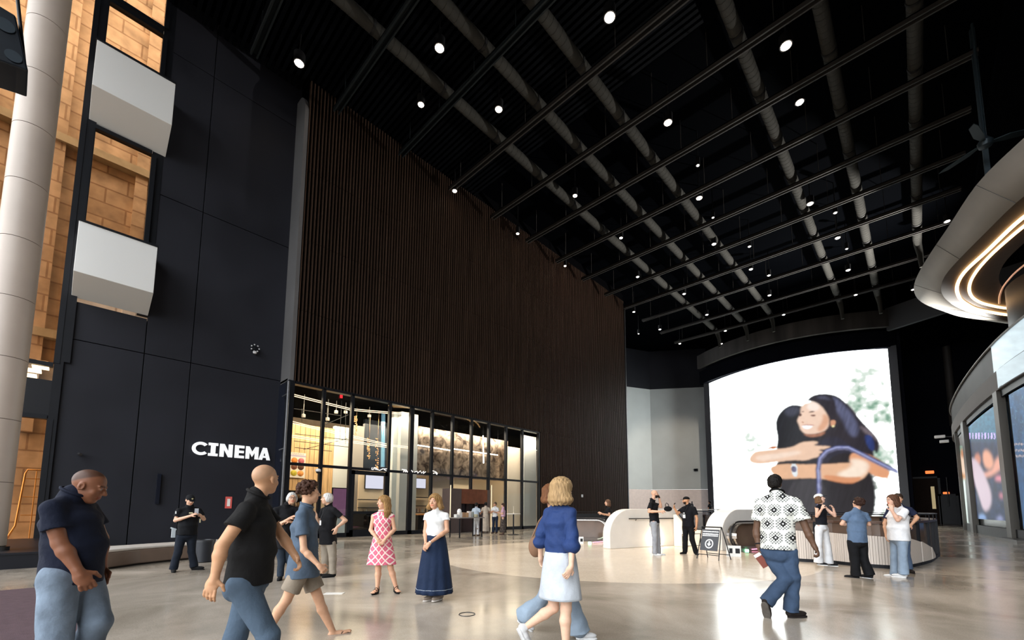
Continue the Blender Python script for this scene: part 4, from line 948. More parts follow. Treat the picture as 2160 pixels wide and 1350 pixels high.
# curved railing of the opening on the right
rl = [(-3.6, 15.2)]+[tuple(on_z(x, y)[:2]) for x, y in ((1660, 1182), (1691, 1185.2), (1752, 1188), (1785, 1192.5), (1841, 1197.5), (1880, 1200), (1903, 1200), (1925, 1197), (1945, 1192), (1960, 1188))]+[ (.18, 17.2), (.32, 18.8), (.42, 20.4), (.36, 22.0), (0, 24), (-.9, 26.2), (-2.6, 28.2), (-5, 29.4), (-8, 29.2), (-10.5, 27.4)]
def refine(P, it=2):
    for _ in range(it):
        Q = [P[0]]
        for a, b in zip(P, P[1:]): Q += [(.75*a[0]+.25*b[0], .75*a[1]+.25*b[1]), (.25*a[0]+.75*b[0], .25*a[1]+.75*b[1])]
        P = Q+[P[-1]]
    return P
rl = refine(rl)
def at_len(P, s):
    for a, b in zip(P, P[1:]):
        l = math.dist(a, b)
        if s <= l: return (a[0]+(b[0]-a[0])*s/l, a[1]+(b[1]-a[1])*s/l), ((b[0]-a[0])/l, (b[1]-a[1])/l)
        s -= l
    return P[-1], (0, 1)
TL = sum(math.dist(a, b) for a, b in zip(rl, rl[1:]))
O = (-1.5, 14.5); sub = lambda P: [(x-O[0], y-O[1]) for x, y in P]
e = empty('curved_railing', (O[0], O[1], 0), 'curved dark framed railing with bronze glass around the stair opening', 'railing')
MB().wall(sub(rl), .0, .09, .09).build('base_rail', M_frame, e)
MB().wall(sub(rl), 1.12, 1.19, .10).build('top_rail', mat('rail_brown', (.09, .05, .035), .4, metal=.3), e)
thin = MB().tube([(x, y, 1.36) for x, y in sub(rl)], .018, 6)
s = .4
while s < TL:
    (p, t) = at_len(rl, s); thin.tube([(p[0]-O[0], p[1]-O[1], 1.18), (p[0]-O[0], p[1]-O[1], 1.36)], .014, 6); s += 1.2
thin.build('thin_rail', M_frame, e)
M_rib = mat('ribbed_pale_panel', (.62, .55, .49), .5)
s = .55; k = 0; step = 1.12
hts = [.92, .86, .82, .76, .62, .42, .0]
while s < TL-.1:
    (p, t) = at_len(rl, s); n = Vector((-t[1], t[0], 0)); c = Vector((p[0]-O[0], p[1]-O[1], 0))+n*.045
    MB().beam(tuple(c+Vector((0, 0, .0))), tuple(c+Vector((0, 0, 1.14))), .10, .10, (t[0], t[1], 0)).build('post', M_frame, e)
    s1 = min(s+step, TL)
    seg = [at_len(rl, s+(s1-s)*i/6) for i in range(7)]
    gp = [(q[0][0]-O[0]-q[1][1]*.05, q[0][1]-O[1]+q[1][0]*.05) for q in seg]
    MB().wall(gp, .09, 1.12, .012).build('glass_panel', M_bglass, e)
    if k < 6:
        rb = MB(); h0, h1 = hts[k], hts[k+1]
        cnt = 18
        for i in range(cnt):
            (q, tt) = at_len(rl, s+.06+(step-.12)*i/cnt); nn_ = Vector((-tt[1], tt[0], 0)); b = Vector((q[0]-O[0], q[1]-O[1], 0))-nn_*.015
            h = h0+(h1-h0)*i/cnt
            if h > .14: rb.beam(tuple(b+Vector((0, 0, .09))), tuple(b+Vector((0, 0, h))), .050, .03, (-tt[1], tt[0], 0)); 
        rb.wall([(q[0][0]-O[0]-q[1][1]*.02, q[0][1]-O[1]+q[1][0]*.02) for q in seg], .09, [h0+(h1-h0)*i/6-.01 for i in range(7)], .01)
        rb.build('ribbed_panel', M_rib, e)
    s += step; k += 1
# sandwich board
A, B = on_z(1470, 1178), on_z(1516, 1183)
sb = empty('sandwich_board', (A[0], A[1], 0), 'black folding sandwich board with white lettering and a down arrow in a circle', 'sign')
X = Vector((B[0]-A[0], B[1]-A[1], 0)); Wd = X.length; X.normalize(); Yv = Vector((-X.y, X.x, 0)); Zv = Vector((0, 0, 1))
def pt(x, y, z): return tuple(X*x*Wd+Yv*y+Zv*z)
fm = MB()
for x in (0, 1): fm.tube([pt(x, 0, 0), pt(.5+(x-.5)*.88, .26, .95)], .014, 8); fm.tube([pt(x*1.06-.0, .55, 0), pt(.5+(x-.5)*.88, .28, .95)], .014, 8)
fm.tube([pt(0, .04, .14), pt(1, .04, .14)], .012, 6); fm.tube([pt(0, .5, .14), pt(1.05, .5, .14)], .012, 6); fm.tube([pt(.04, .26, .95), pt(.96, .26, .95)], .018, 8)
fm.build('board_frame', M_frame, sb)
f = lambda x, z, o=0: pt(x, .27*z/.95-.02-o, z)
MB().prism([f(.10, .26), f(.90, .26), f(.90, .88), f(.10, .88)], (0, 0, 0), tuple(Yv*.012)).build('board_panel', mat('board_grey', (.06, .065, .075), .5), sb)
M_pr = mat('board_print', (.82, .84, .85), .5)
pr = MB(); rnd = random.Random(5)
for z, h in ((.80, .035), (.725, .04), (.68, .03)):
    x = .15
    while x < .84:
        w_ = .02+rnd.random()*.05; pr.prism([f(x, z, .006), f(x+w_, z, .006), f(x+w_, z+h*(.6+.4*rnd.random()), .006), f(x, z+h, .006)], (0, 0, 0), tuple(Yv*.004)); x += w_+.012
pr.build('lettering', M_pr, sb)
ar = MB(); c0 = .5; zc = .46; R = .135
for i in range(28):
    t0, t1 = 2*math.pi*i/28, 2*math.pi*(i+1)/28; q = lambda r, t: f(c0+r*math.cos(t)/Wd, zc+r*math.sin(t), .006)
    ar.prism([q(R, t0), q(R, t1), q(R*.76, t1), q(R*.76, t0)], (0, 0, 0), tuple(Yv*.004))
ar.prism([f(c0-.022/Wd, zc+.075, .006), f(c0+.022/Wd, zc+.075, .006), f(c0+.022/Wd, zc, .006), f(c0-.022/Wd, zc, .006)], (0, 0, 0), tuple(Yv*.004))
ar.prism([f(c0-.07/Wd, zc+.005, .006), f(c0+.07/Wd, zc+.005, .006), f(c0, zc-.075, .006)], (0, 0, 0), tuple(Yv*.004))
ar.build('arrow_emblem', M_pr, sb)
# black folding stool frame behind the man in the black cap
p = on_z(1440, 1158); q2 = on_z(1478, 1156); m = MB()
m.tube([(p[0], p[1], 0), (p[0], p[1], .55)], .012, 6); m.tube([(q2[0], q2[1], 0), (q2[0], q2[1], .55)], .012, 6); m.tube([(p[0], p[1], .1), (q2[0], q2[1], .1)], .012, 6); m.tube([(p[0], p[1], .55), (q2[0], q2[1], .55)], .014, 6)
m.tube([(p[0], p[1]+.12, 0), (p[0], p[1], .55)], .012, 6); m.tube([(q2[0], q2[1]+.12, 0), (q2[0], q2[1], .55)], .012, 6)
tag(m.build('folding_stand', M_frame), 'thin black folding stand behind the man in the black cap', 'stand')
# tables near the shop front
def table(lab, P, z, top, legw=.05):
    e = empty('side_table', (P[0][0], P[0][1], 0), lab, 'table'); o = Vector((P[0][0], P[0][1], 0))
    xs = [p[0] for p in P]; ys_ = [p[1] for p in P]
    t = MB().box((min(xs)-.08-o.x, min(ys_)-.08-o.y, z-.05), (max(xs)+.08-o.x, max(ys_)+.08-o.y, z)); t.build('table_top', top, e, bevel=.01)
    for p in P: MB().box((p[0]-legw/2-o.x, p[1]-legw/2-o.y, 0), (p[0]+legw/2-o.x, p[1]+legw/2-o.y, z-.05)).build('leg', M_frame, e)
    return e
tA, tB, tC, tD = [on_z(*q) for q in ((957, 1133), (969, 1135), (1006, 1132), (1018, 1133))]
TZ = 1.05
table('tall black legged side table with boxes on it, before the brown portal', [(-18.35, 14.05), (-17.6, 14.1), (-18.3, 15.6), (-17.5, 15.55)], TZ, mat('table_top_grey', (.22, .20, .19), .4))
goods = [((.62, .62, .60), .24, .16, .16, 'white carton at the left end of the tall side table', 'carton'), ((.75, .72, .68), .2, .2, .26, 'white stacked carton second from the left on the side table', 'carton'), ((.42, .24, .13), .2, .2, .26, 'brown cardboard box in the middle of the side table', 'box'), ((.50, .30, .16), .2, .2, .25, 'lighter brown cardboard box right of the darker one', 'box'), ((.72, .66, .62), .18, .18, .32, 'tall pale pink box right of the cardboard boxes', 'box'), ((.3, .32, .3), .1, .1, .3, 'grey canister near the right end of the side table', 'canister'), ((.5, .45, .3), .16, .16, .16, 'small tan tub at the right end of the side table', 'tub')]
for i, (c, a, b, h, lb, ct) in enumerate(goods):
    y = 14.15+i*.215; m = MB()
    if ct in ('canister', 'tub'): m.lathe([(a*.9, 0), (a, .02), (a, h-.02), (a*.6, h)], (0, 0, 0), 14)
    else: m.box((-a/2, -b/2, 0), (a/2, b/2, h)).box((-a/2-.004, -.02, h*.3), (a/2+.004, .02, h+.004))
    o = m.build(ct.replace(' ', '_'), mat('goods_%d' % i, c, .6), bevel=.008); o.location = (-17.95, y, TZ); tag(o, lb, ct)
o = MB().lathe([(.001, .2), (.08, .17), (.12, .08), (.12, 0)], (0, 0, 0), 16).build('white_cap_display', mat('cap_white', (.8, .8, .8), .5)); o.location = (-17.95, 14.34, TZ+.26); tag(o, 'round white domed object on top of the stacked carton', 'dome')
p = on_z(1083, 1128); e = empty('bistro_table', (p[0], p[1], 0), 'round white topped bistro table on a thin black column, right of the pink cardigan woman', 'table')
MB().lathe([(.36, 0), (.34, .03), (.05, .05), (.035, .06)]).build('foot', M_frame, e); MB().lathe([(.04, .05), (.04, 1.2)]).build('column', M_frame, e)
MB().lathe([(.40, 1.2), (.41, 1.22), (.40, 1.24), (.001, 1.245)], seg=32).build('table_top', mat('bistro_top', (.75, .72, .66), .35), e)
c = MB().lathe([(.035, 0), (.03, .04), (.012, .05), (.012, .42), (.001, .43)], (0, 0, 0), 12).build('table_candle', mat('candle_cream', (.85, .75, .6), .4)); c.location = (p[0], p[1], 1.245); tag(c, 'slim cream candle stick on the bistro table', 'candle')
# high table behind the two staff men with a vase
hp = on_z(1497, 1109, 0); 
e = empty('high_table', (hp[0], hp[1], 0), 'black framed high table far behind the man in the black cap', 'table')
MB().box((-2.4, -.4, 1.5), (1.0, .4, 1.58)).build('table_top', mat('hightop', (.5, .48, .46), .4), e)
for x in (-2.3, .9): MB().box((x-.05, -.35, 0), (x+.05, -.25, 1.5)).box((x-.05, .25, 0), (x+.05, .35, 1.5)).build('leg', M_frame, e)
v = MB().lathe([(.10, 0), (.16, .2), (.14, .42), (.05, .6), (.07, .75), (.001, .75)], (0, 0, 0), 16).build('dark_vase', mat('vase_black', (.015, .015, .02), .3)); v.location = (hp[0]-1.6, hp[1], 1.58); tag(v, 'dark slender vase standing on the far high table', 'vase')
# wall switch plate on the slats
p = on_x(1228, 1046, XS); tag(MB().box((XS-.02, p[1]-.12, p[2]-.12), (XS+.03, p[1]+.12, p[2]+.12)).build('wall_plate', mat('plate_white2', (.7, .7, .7), .4)), 'small white square plate on the dark slatted wall', 'wall plate')
p = on_z(705, 1252); pa_ = MB().box((-.16, -.07, 0), (.16, .07, .006)).build('floor_sticker', mat('sticker_white', (.7, .69, .66), .5)); pa_.location = (p[0], p[1], 0); pa_.rotation_euler = (0, 0, YAW+.05); tag(pa_, 'white rectangular sticker lying on the concrete floor right of the boy', 'sticker')
p = on_z(985, 1296); m = MB()
m.tube([(.11*math.cos(t*math.pi/12), .11*math.sin(t*math.pi/12), .003) for t in range(25)], .006, 5); o = m.build('floor_ring', M_darkmetal); o.location = (p[0], p[1], 0); tag(o, 'round metal floor outlet ring in the concrete below the skirt woman', 'floor outlet')
# ------------------------------------------------------------------ right side: curved display building, ribbon balcony
kp = [(9.0, 19.0), (6.2, 22.6), (4.55, 26.6), (3.75, 30.2), (3.3, 34.0), (2.95, 38.5), (2.72, 43.0), (2.60, 48.0), (2.66, 52.0), (3.0, 55.0), (4.2, 57.6), (7, 59.0), (11, 59.5)]
kp = refine(kp, 2)
KO = (3.3, 34.0); ks = lambda off=0: kp
def offs(P, o):
    out = []
    for i, (x, y) in enumerate(P):
        a = Vector(P[min(i+1, len(P)-1)])-Vector(P[max(i-1, 0)]); a.normalize(); out.append((x-a.y*o, y+a.x*o))
    return out
KZ0, KZ1 = 7.6, 10.0
kb = empty('curved_pavilion', (KO[0], KO[1], 0), 'two storey curved glass pavilion with grey fascia and displays at the right edge', 'pavilion')
rel = lambda P: [(x-KO[0], y-KO[1]) for x, y in P]
M_fas = mat('fascia_grey', (.21, .19, .18), .7, var=.06, vscale=.4, spec=.2)
# direction of kp is +Y: left normal points to -X (toward the hall)
MB().wall(rel(offs(kp, .0)), KZ0, KZ0+.95, .25).build('fascia_lower', M_fas, kb)
MB().wall(rel(offs(kp, .0)), KZ0+1.0, KZ1, .16).build('fascia_upper', mat('fascia_taupe', (.055, .047, .045), .6, var=.5, vscale=.35, stretch=(1, 1, .05), spec=.2), kb)
MB().wall(rel(offs(kp, .2)), KZ1, KZ1+.07, .08).build('fascia_cap', mat('cap_light', (.30, .28, .26), .6, spec=.2), kb)
MB().wall(rel(offs(kp, -.5)), 0, KZ1, -.2).build('core_wall', M_frame, kb)
MB().wall(rel(offs(kp, .02)), 0, .55, .1).build('plinth', M_frame, kb)
MB().wall(rel(offs(kp, .02)), KZ0-.35, KZ0, .1).build('head_rail', M_frame, kb)
MB().wall(rel(offs(kp, -.1)), .55, KZ0-.35, .02).build('glass_skin', mat('pavilion_dark_glass', (.01, .012, .016), .25, spec=.3), kb)
KL = sum(math.dist(a, b) for a, b in zip(kp, kp[1:]))
def near_y(y):
    s = 0
    for a, b in zip(kp, kp[1:]):
        if a[1] <= y <= b[1]: return s+math.dist(a, b)*(y-a[1])/(b[1]-a[1])
        s += math.dist(a, b)
    return s
M_bp = mat('pylon_bronze', (.075, .068, .058), .4, metal=.4)
for y, w_ in ((32.5, .7), (42.2, 1.1), (47.2, .22), (25.0, .5), (54.5, .3)):
    (p, t) = at_len(kp, near_y(y)); n = Vector((-t[1], t[0], 0)); c = Vector((p[0]-KO[0], p[1]-KO[1], 0))+n*.12
    MB().beam(tuple(c), tuple(c+Vector((0, 0, KZ0))), w_, .3, (-t[1], t[0], 0)).build('pylon', M_bp, kb)
(p, t) = at_len(kp, near_y(31.8)); c = Vector((p[0]-KO[0], p[1]-KO[1], 0)); n = Vector((-t[1], t[0], 0)); tv = Vector((t[0], t[1], 0))
MB().beam(tuple(c+n*.45-tv*2.2+Vector((0, 0, .07))), tuple(c+n*.45+tv*1.0+Vector((0, 0, .07))), .5, .14).build('pylon_foot', M_bp, kb)
# bright strip on the fascia near the right edge: a second display
def kiosk_surf(y0, y1, z0, z1, off):
    s0, s1 = near_y(y0), near_y(y1)
    def f(u, v):
        (p, t) = at_len(kp, s0+(s1-s0)*u); return (p[0]-t[1]*off, p[1]+t[0]*off, z0+(z1-z0)*v)
    return f
def paint_band(X, Y):
    g = fnoise(X/20, Y/9, 21); C = np.ones(X.shape+(3,))*L_('C9DCE4')*(.85+.35*g[..., None])
    ln = 0.43*(2160-X)
    d = np.abs(Y-(795+ln)); m = ((d < 1.6) & (np.sin(X*1.3)+np.sin(X*2.9) > -.3)).astype(float)[..., None]
    return C*(1-m)+m*L_('3C5A60')
kd = empty('fascia_display', (3.6, 30, 8), 'pale blue glowing fascia display band at the upper right of the pavilion', 'screen')
display('display', kiosk_surf(25.6, 32.5, KZ0+1.02, KZ1, .20), 60, 40, paint_band, kd, (3.6, 30, 8), .9)
display('display_lower', kiosk_surf(25.6, 31.7, KZ0+.03, KZ0+.93, .29), 50, 16, paint_band, kd, (3.6, 30, 8), .8)
def paint_crowd(X, Y):
    g = fnoise(X/7, Y/11, 31); h = fnoise(X/4, Y/5, 37)
    C = (L_('1B2C48')*(.4+1.4*g[..., None]))
    top = np.clip((935-Y)/25, 0, 1)[..., None]; C = C*(1-top)+top*L_('2F6A86')*(.6+.8*h[..., None])
    tx = ((Y > 913) & (Y < 926) & (np.sin(X*.95)+.6*np.sin(X*2.3) > .1)).astype(float)[..., None]; C = C*(1-tx)+tx*L_('B9A8E8')*1.2
    def put(poly, c, soft=2, al=1.):
        nonlocal C
        m = blur(in_poly(X, Y, smooth_closed(poly, 2)).astype(float), soft)[..., None]*al; C = C*(1-m)+m*L_(c)
    put([(2072,952),(2085,948),(2095,968),(2097,985),(2085,992),(2074,980)], 'E2A488'); put([(2056,958),(2066,955),(2070,975),(2062,985),(2055,975)], 'C47F68')
    put([(2098,970),(2112,958),(2116,985),(2100,1000),(2080,1008),(2060,1004),(2080,996),(2094,990)], 'E0A08C')
    put([(2044,968),(2056,966),(2070,985),(2085,1020),(2093,1050),(2088,1075),(2075,1080),(2066,1050),(2055,1015)], 'CBB8C4'); put([(2098,1006),(2115,1003),(2116,1014),(2099,1014)], 'E58FA0')
    put([(2062,1088),(2075,1082),(2084,1100),(2070,1105)], '7FA0D0'); put([(2100,1095),(2112,1085),(2120,1105),(2100,1106)], '8E96C0'); put([(2108,1040),(2116,1040),(2116,1052),(2108,1050)], 'D08090')
    return C*1.1
def paint_left(X, Y):
    g = fnoise(X/5, Y/10, 41); C = L_('4A4440')*(.5+.9*g[..., None])
    C = np.where((Y > 940)[..., None], L_('6A8A78')*(.6+.7*g[..., None]), C)
    def put(poly, c, soft=2, al=1.):
        nonlocal C
        m = blur(in_poly(X, Y, poly).astype(float), soft)[..., None]*al; C = C*(1-m)+m*L_(c)
    put([(2012,960),(2048,955),(2052,1012),(2014,1008)], 'E8C8AE'); put([(2026,948),(2048,948),(2052,965),(2028,965)], 'B8703C'); put([(2014,998),(2052,1000),(2052,1012),(2015,1010)], 'C98A50')
    put([(2008,1012),(2036,1012),(2046,1110),(2022,1110)], 'E4F2EC'); put([(2036,1012),(2054,1012),(2056,1120),(2044,1120)], '1A181C'); put([(2018,1102),(2038,1102),(2040,1120),(2022,1120)], '9AB0A8', 1)
    return C
def paint_blue(X, Y):
    g = fnoise(X/6, Y/14, 51); h = fnoise(X/3, Y/4, 57); C = L_('1F4E78')*(.35+1.3*g[..., None])
    C = C+L_('5FA0B0')*np.clip(h-.62, 0, 1)[..., None]*2*np.clip((960-Y)/80, 0, 1)[..., None]
    for yy in (937, 950, 962): 
        m = (np.abs(Y-yy) < 2.2) & (np.sin(X*1.7+yy) > -.2); C = np.where(m[..., None], L_('C9B8B8')*.8, C)
    return C
M_n = 0
for nm, (ya, yb), za, zb, pf, lb in (('crowd_display', (33.7, 41.2), .95, 7.1, paint_crowd, 'tall display showing a crowd of faces and arms in the pavilion front'), ('video_display', (43.6, 52.8), .55, 7.2, paint_left, 'narrow far display with bright white and tan picture at the pavilion end'), ('blue_display', (25.6, 31.3), .6, 7.15, paint_blue, 'deep blue display at the right edge of the picture')):
    e = empty(nm, (3.3, (ya+yb)/2, za), lb, 'screen'); f_ = kiosk_surf(ya, yb, za, zb, .06)
    display('display', f_, 70, 130, pf, e, (3.3, (ya+yb)/2, za), 1.0)
# white camera on the pavilion corner
p = np.array((2.35, 52.5, 8.0)); e = empty('corner_camera', tuple(p), 'white twin security camera on the far corner of the pavilion', 'camera')
MB().box((-1.0, -.15, -.1), (-.3, .15, .15)).box((-.7, -.12, -.55), (-.1, .12, -.3)).build('camera_body', mat('camera_white', (.75, .75, .75), .3), e, bevel=.04)
MB().tube([(-.4, 0, 0), (.4, 0, -.1)], .05).build('bracket', M_darkmetal, e)
# ribbon balcony above, with light lines in its soffit
zt, zb = 16.5, 15.0
outer_px = [(2068,375),(2034,425),(2000,480),(1970,522),(1940,570),(1927,598),(1926,615),(1935,632),(1955,645),(1985,655),(2020,668)]
inner_px = [(2160,412),(2128,440),(2090,480),(2055,514),(2020,550),(1992,580),(1984,600),(1985,622),(2010,645),(2045,660),(2090,670)]
Oo = [on_z(*q, zt) for q in outer_px]; Ii = [on_z(*q, zb) for q in inner_px]
Oo = [np.array((7.5, 19.5, zt)), *Oo, np.array((7, 52, zt)), np.array((12, 57, zt))]; Ii = [np.array((8.6, 20.5, zb)), *Ii, np.array((8, 49, zb)), np.array((12.5, 54, zb))]
def dense(P, n=60):
    P = [np.array(p, float) for p in P]; L = [0]
    for a, b in zip(P, P[1:]): L.append(L[-1]+np.linalg.norm(b-a))
    out = []
    for s in np.linspace(0, L[-1], n):
        i = min(np.searchsorted(L, s, 'right')-1, len(P)-2); t = (s-L[i])/(L[i+1]-L[i]+1e-9); out.append(P[i]*(1-t)+P[i+1]*t)
    for _ in range(2): out = [out[0]]+[(out[i-1]+2*out[i]+out[i+1])/4 for i in range(1, n-1)]+[out[-1]]
    return out
Od, Id = dense(Oo), dense(Ii)
rb_ = empty('ribbon_balcony', (1, 36, 15), 'pale curved balcony ribbon with glowing soffit lines at the upper right', 'balcony'); ro = np.array((1, 36, 15.))
m = MB(); n_ = len(Od)
vs = [tuple(p-ro) for p in Od]+[tuple(p-ro) for p in Id]
m.add(vs, [(i, i+1, n_+i+1, n_+i) for i in range(n_-1)], True)
M_ribn = mat('ribbon_cladding', (.36, .335, .30), .8, spec=.15, bump=.03, bscale=4, var=.08, vscale=.5)
ob = m.build('fascia', M_ribn, rb_); so = ob.modifiers.new('th', 'SOLIDIFY'); so.thickness = .12; so.offset = -1
for k in range(6, n_-6, 7):
    a_, b_ = Od[k]-ro, Id[k]-ro; MB().beam(tuple(a_+np.array((-.01, 0, -.01))), tuple(b_+np.array((-.01, 0, -.01))), .012, .012).build('joint_line', M_frame, rb_)
back = [p+np.array((2.4, 0, 0)) for p in Id]
m = MB(); m.add([tuple(p-ro) for p in Id]+[tuple(p-ro) for p in back], [(i, i+1, n_+i+1, n_+i) for i in range(n_-1)])
m.build('soffit', mat('soffit_brown', (.055, .04, .032), .5, var=.15), rb_)
m = MB(); tp = [p+np.array((2.6, 0, .3)) for p in Od]; m.add([tuple(p-ro) for p in Od]+[tuple(p-ro) for p in tp], [(i, i+1, n_+i+1, n_+i) for i in range(n_-1)]); m.build('deck', M_frame, rb_)
L1 = [(2230,410),(2160,455),(2120,492),(2082,530),(2050,558),(2034,572),(2020,595),(2017,612),(2025,633),(2056,652),(2119,664),(2200,668)]
L2 = [(2230,428),(2160,476),(2125,506),(2090,537),(2062,568),(2047,592),(2043,612),(2050,628),(2070,640),(2115,650),(2200,654)]
for i, Lp in enumerate((L1, L2)):
    P = dense([on_z(*q, zb-.05) for q in Lp], 40)
    MB().tube([tuple(p-ro) for p in P], .085 if i == 0 else .075, 8).build('soffit_light', emis('amber_line', (1, .55, .22), 7), rb_)
P = dense([on_z(*q, zb-.1) for q in ((2108,640),(2108,625),(2115,605),(2140,575),(2175,548))], 16); MB().tube([tuple(p-ro) for p in P], .05, 6).build('trim_line', mat('trim_copper', (.6, .32, .2), .4, emit=(1, .5, .3), estr=.3), rb_)
# dark rounded drum under the ribbon at the right edge
c = on_z(2175, 560, 15); dr = empty('dark_drum', (c[0]+2.2, c[1]+2, 10.2), 'dark grey rounded drum below the balcony ribbon at the right edge', 'drum')
MB().lathe([(2.9, 0), (3.0, .1), (3.0, 4.5), (2.9, 4.6)], seg=48).build('drum_shell', mat('drum_grey', (.03, .032, .035), .5, var=.1), dr)
# vertical edge running from the fan up to the ceiling
a, b = on_z(2085, 378, 16.5), on_z(2158, -20, HC)
tag(MB().beam(tuple(a), (a[0], a[1], HC+.5), .18, .18).build('hanger_rod', M_fan), 'dark steel hanger rising from the balcony ribbon tip to the ceiling beside the fan', 'hanger')
struct(MB().box((4.2, 8, HC-.1), (16, 60, HC+.4)).build('trim_9', M_black))
sp = on_y(1996, 730, 66); tag(MB().lathe([(.35, 0), (.35, 9)], (sp[0], 66.2, sp[2]-9), 16).build('wall_duct', mat('wall_duct_grey', (.045, .04, .037), .6)), 'faint grey vertical duct on the dark far wall above the doors', 'duct')
# ------------------------------------------------------------------ people: one continuous skin each, grown from blended limbs
class Field:
    """signed distance field on a grid; parts blend smoothly, the zero level becomes one closed mesh"""
    def __init__(s, h): s.h = h; s.ops = []
    def cone(s, a, b, ra, rb, k=.02, flat=False): s.ops.append(('c', np.array(a, float), np.array(b, float), ra, rb, k, flat)); return s
    def chain(s, pts, rs, k=.02):
        for i in range(len(pts)-1): s.cone(pts[i], pts[i+1], rs[i], rs[i+1], k)
        return s
    def ell(s, c, ax, r, k=.02, cut=False): s.ops.append(('e', np.array(c, float), np.array(ax, float), np.array(r, float), cut, k)); return s
    def slab(s, a, b, side, wa, da, wb, db, k=.03):
        """elliptical trunk segment a->b: half widths wa,wb along side, half depths da,db"""
        s.ops.append(('s', np.array(a, float), np.array(b, float), np.array(side, float), (wa, da, wb, db), k)); return s
    def plane(s, p, n): s.ops.append(('p', np.array(p, float), np.array(n, float))); return s
    def bounds(s):
        lo = np.full(3, 1e9); hi = -lo
        for o in s.ops:
            if o[0] == 'c': P = [(o[1], o[3]), (o[2], o[4])]
            elif o[0] == 'e':
                if o[4]: continue
                P = [(o[1], float(max(o[3])))]
            elif o[0] == 's': P = [(o[1], max(o[4][:2])+.02), (o[2], max(o[4][2:])+.02)]
            else: continue
            for c, r in P: lo = np.minimum(lo, c-r); hi = np.maximum(hi, c+r)
        return lo-.03, hi+.03
    def mesh(s, wrinkle=None):
        h = s.h; lo, hi = s.bounds(); n = np.ceil((hi-lo)/h).astype(int)+2
        ax = [(lo[i]+h*np.arange(n[i])).astype(np.float32) for i in range(3)]
        D = np.full(n, .2, np.float32)
        for o in s.ops:
            if o[0] == 'p':
                p, nn = o[1], o[2]/np.linalg.norm(o[2])
                d = (ax[0][:, None, None]-p[0])*nn[0]+(ax[1][None, :, None]-p[1])*nn[1]+(ax[2][None, None, :]-p[2])*nn[2]
                D = np.maximum(D, d.astype(np.float32)); continue
            k = o[5]; m = k+3*h+.01
            if o[0] == 'c': l = np.minimum(o[1]-o[3], o[2]-o[4])-m; u = np.maximum(o[1]+o[3], o[2]+o[4])+m
            elif o[0] == 'e': R = max(o[3]); l = o[1]-R-m; u = o[1]+R+m
            else: ra = max(o[4][:2]); rb = max(o[4][2:]); l = np.minimum(o[1]-ra, o[2]-rb)-m; u = np.maximum(o[1]+ra, o[2]+rb)+m
            i0 = np.clip(((l-lo)/h).astype(int), 0, n-1); i1 = np.clip(((u-lo)/h).astype(int)+1, 1, n)
            sl = tuple(slice(a, b) for a, b in zip(i0, i1))
            X = ax[0][sl[0]][:, None, None]; Y = ax[1][sl[1]][None, :, None]; Z = ax[2][sl[2]][None, None, :]
            if o[0] == 'c':
                a, b, ra, rb = o[1:5]; v = b-a; L2 = max(v@v, 1e-9)
                x, y, z = X-a[0], Y-a[1], Z-a[2]; t0 = (x*v[0]+y*v[1]+z*v[2])/L2; t = np.clip(t0, 0, 1)
                if o[6]: tq = np.clip(t0, 0, 1.6); d = np.sqrt((x-tq*v[0])**2+(y-tq*v[1])**2+(z-tq*v[2])**2)-(ra+(rb-ra)*tq); d = np.maximum(d, (t0-1)*math.sqrt(L2))
                else: d = np.sqrt((x-t*v[0])**2+(y-t*v[1])**2+(z-t*v[2])**2)-(ra+(rb-ra)*t)
            elif o[0] == 'e':
                c, A, r = o[1:4]; x, y, z = X-c[0], Y-c[1], Z-c[2]
                q = [(x*A[i][0]+y*A[i][1]+z*A[i][2]) for i in range(3)]
                k0 = np.sqrt(sum((q[i]/r[i])**2 for i in range(3))); k1 = np.sqrt(sum((q[i]/r[i]**2)**2 for i in range(3)))+1e-6
                d = k0*(k0-1)/k1
            else:
                a, b, sd, (wa, da, wb, db) = o[1:5]; v = b-a; Ln = np.linalg.norm(v); w = v/Ln; sd = sd-w*(sd@w); sd /= np.linalg.norm(sd); dp = np.cross(w, sd)
                x, y, z = X-a[0], Y-a[1], Z-a[2]; tt = x*w[0]+y*w[1]+z*w[2]; t = np.clip(tt/Ln, 0, 1); over = tt-t*Ln
                p = x*sd[0]+y*sd[1]+z*sd[2]; q = x*dp[0]+y*dp[1]+z*dp[2]; W = wa+(wb-wa)*t; Dp = da+(db-da)*t
                cap = np.minimum(W, Dp)*.45
                k0 = np.sqrt((p/W)**2+(q/Dp)**2+(over/cap)**2); k1 = np.sqrt((p/W**2)**2+(q/Dp**2)**2+(over/cap**2)**2)+1e-6
                d = k0*(k0-1)/k1
            d = d.astype(np.float32); S = D[sl]
            if o[0] == 'e' and o[4]:
                d = -d; hh = np.clip(.5-.5*(S-d)/k, 0, 1); D[sl] = S*(1-hh)+d*hh+k*hh*(1-hh)
            else:
                hh = np.clip(.5+.5*(S-d)/k, 0, 1); D[sl] = S*(1-hh)+d*hh-k*hh*(1-hh)
        if wrinkle is not None:
            amp, fx, fz, seed = wrinkle
            X = ax[0][:, None, None]; Y = ax[1][None, :, None]; Z = ax[2][None, None, :]
            w = np.sin(X*fx+seed+2.1*np.sin(Z*fz*.6+seed))*np.sin(Z*fz+1.7*np.sin((X+Y)*fx*.5+seed*2))+.6*np.sin(Y*fx*1.3+Z*fz*.8+seed*3)
            D = D+(amp*w).astype(np.float32)
            for o in s.ops:
                if o[0] == 'p':
                    p, nn = o[1], o[2]/np.linalg.norm(o[2]); D = np.maximum(D, ((X-p[0])*nn[0]+(Y-p[1])*nn[1]+(Z-p[2])*nn[2]).astype(np.float32))
        return surface_nets(D, lo, h)
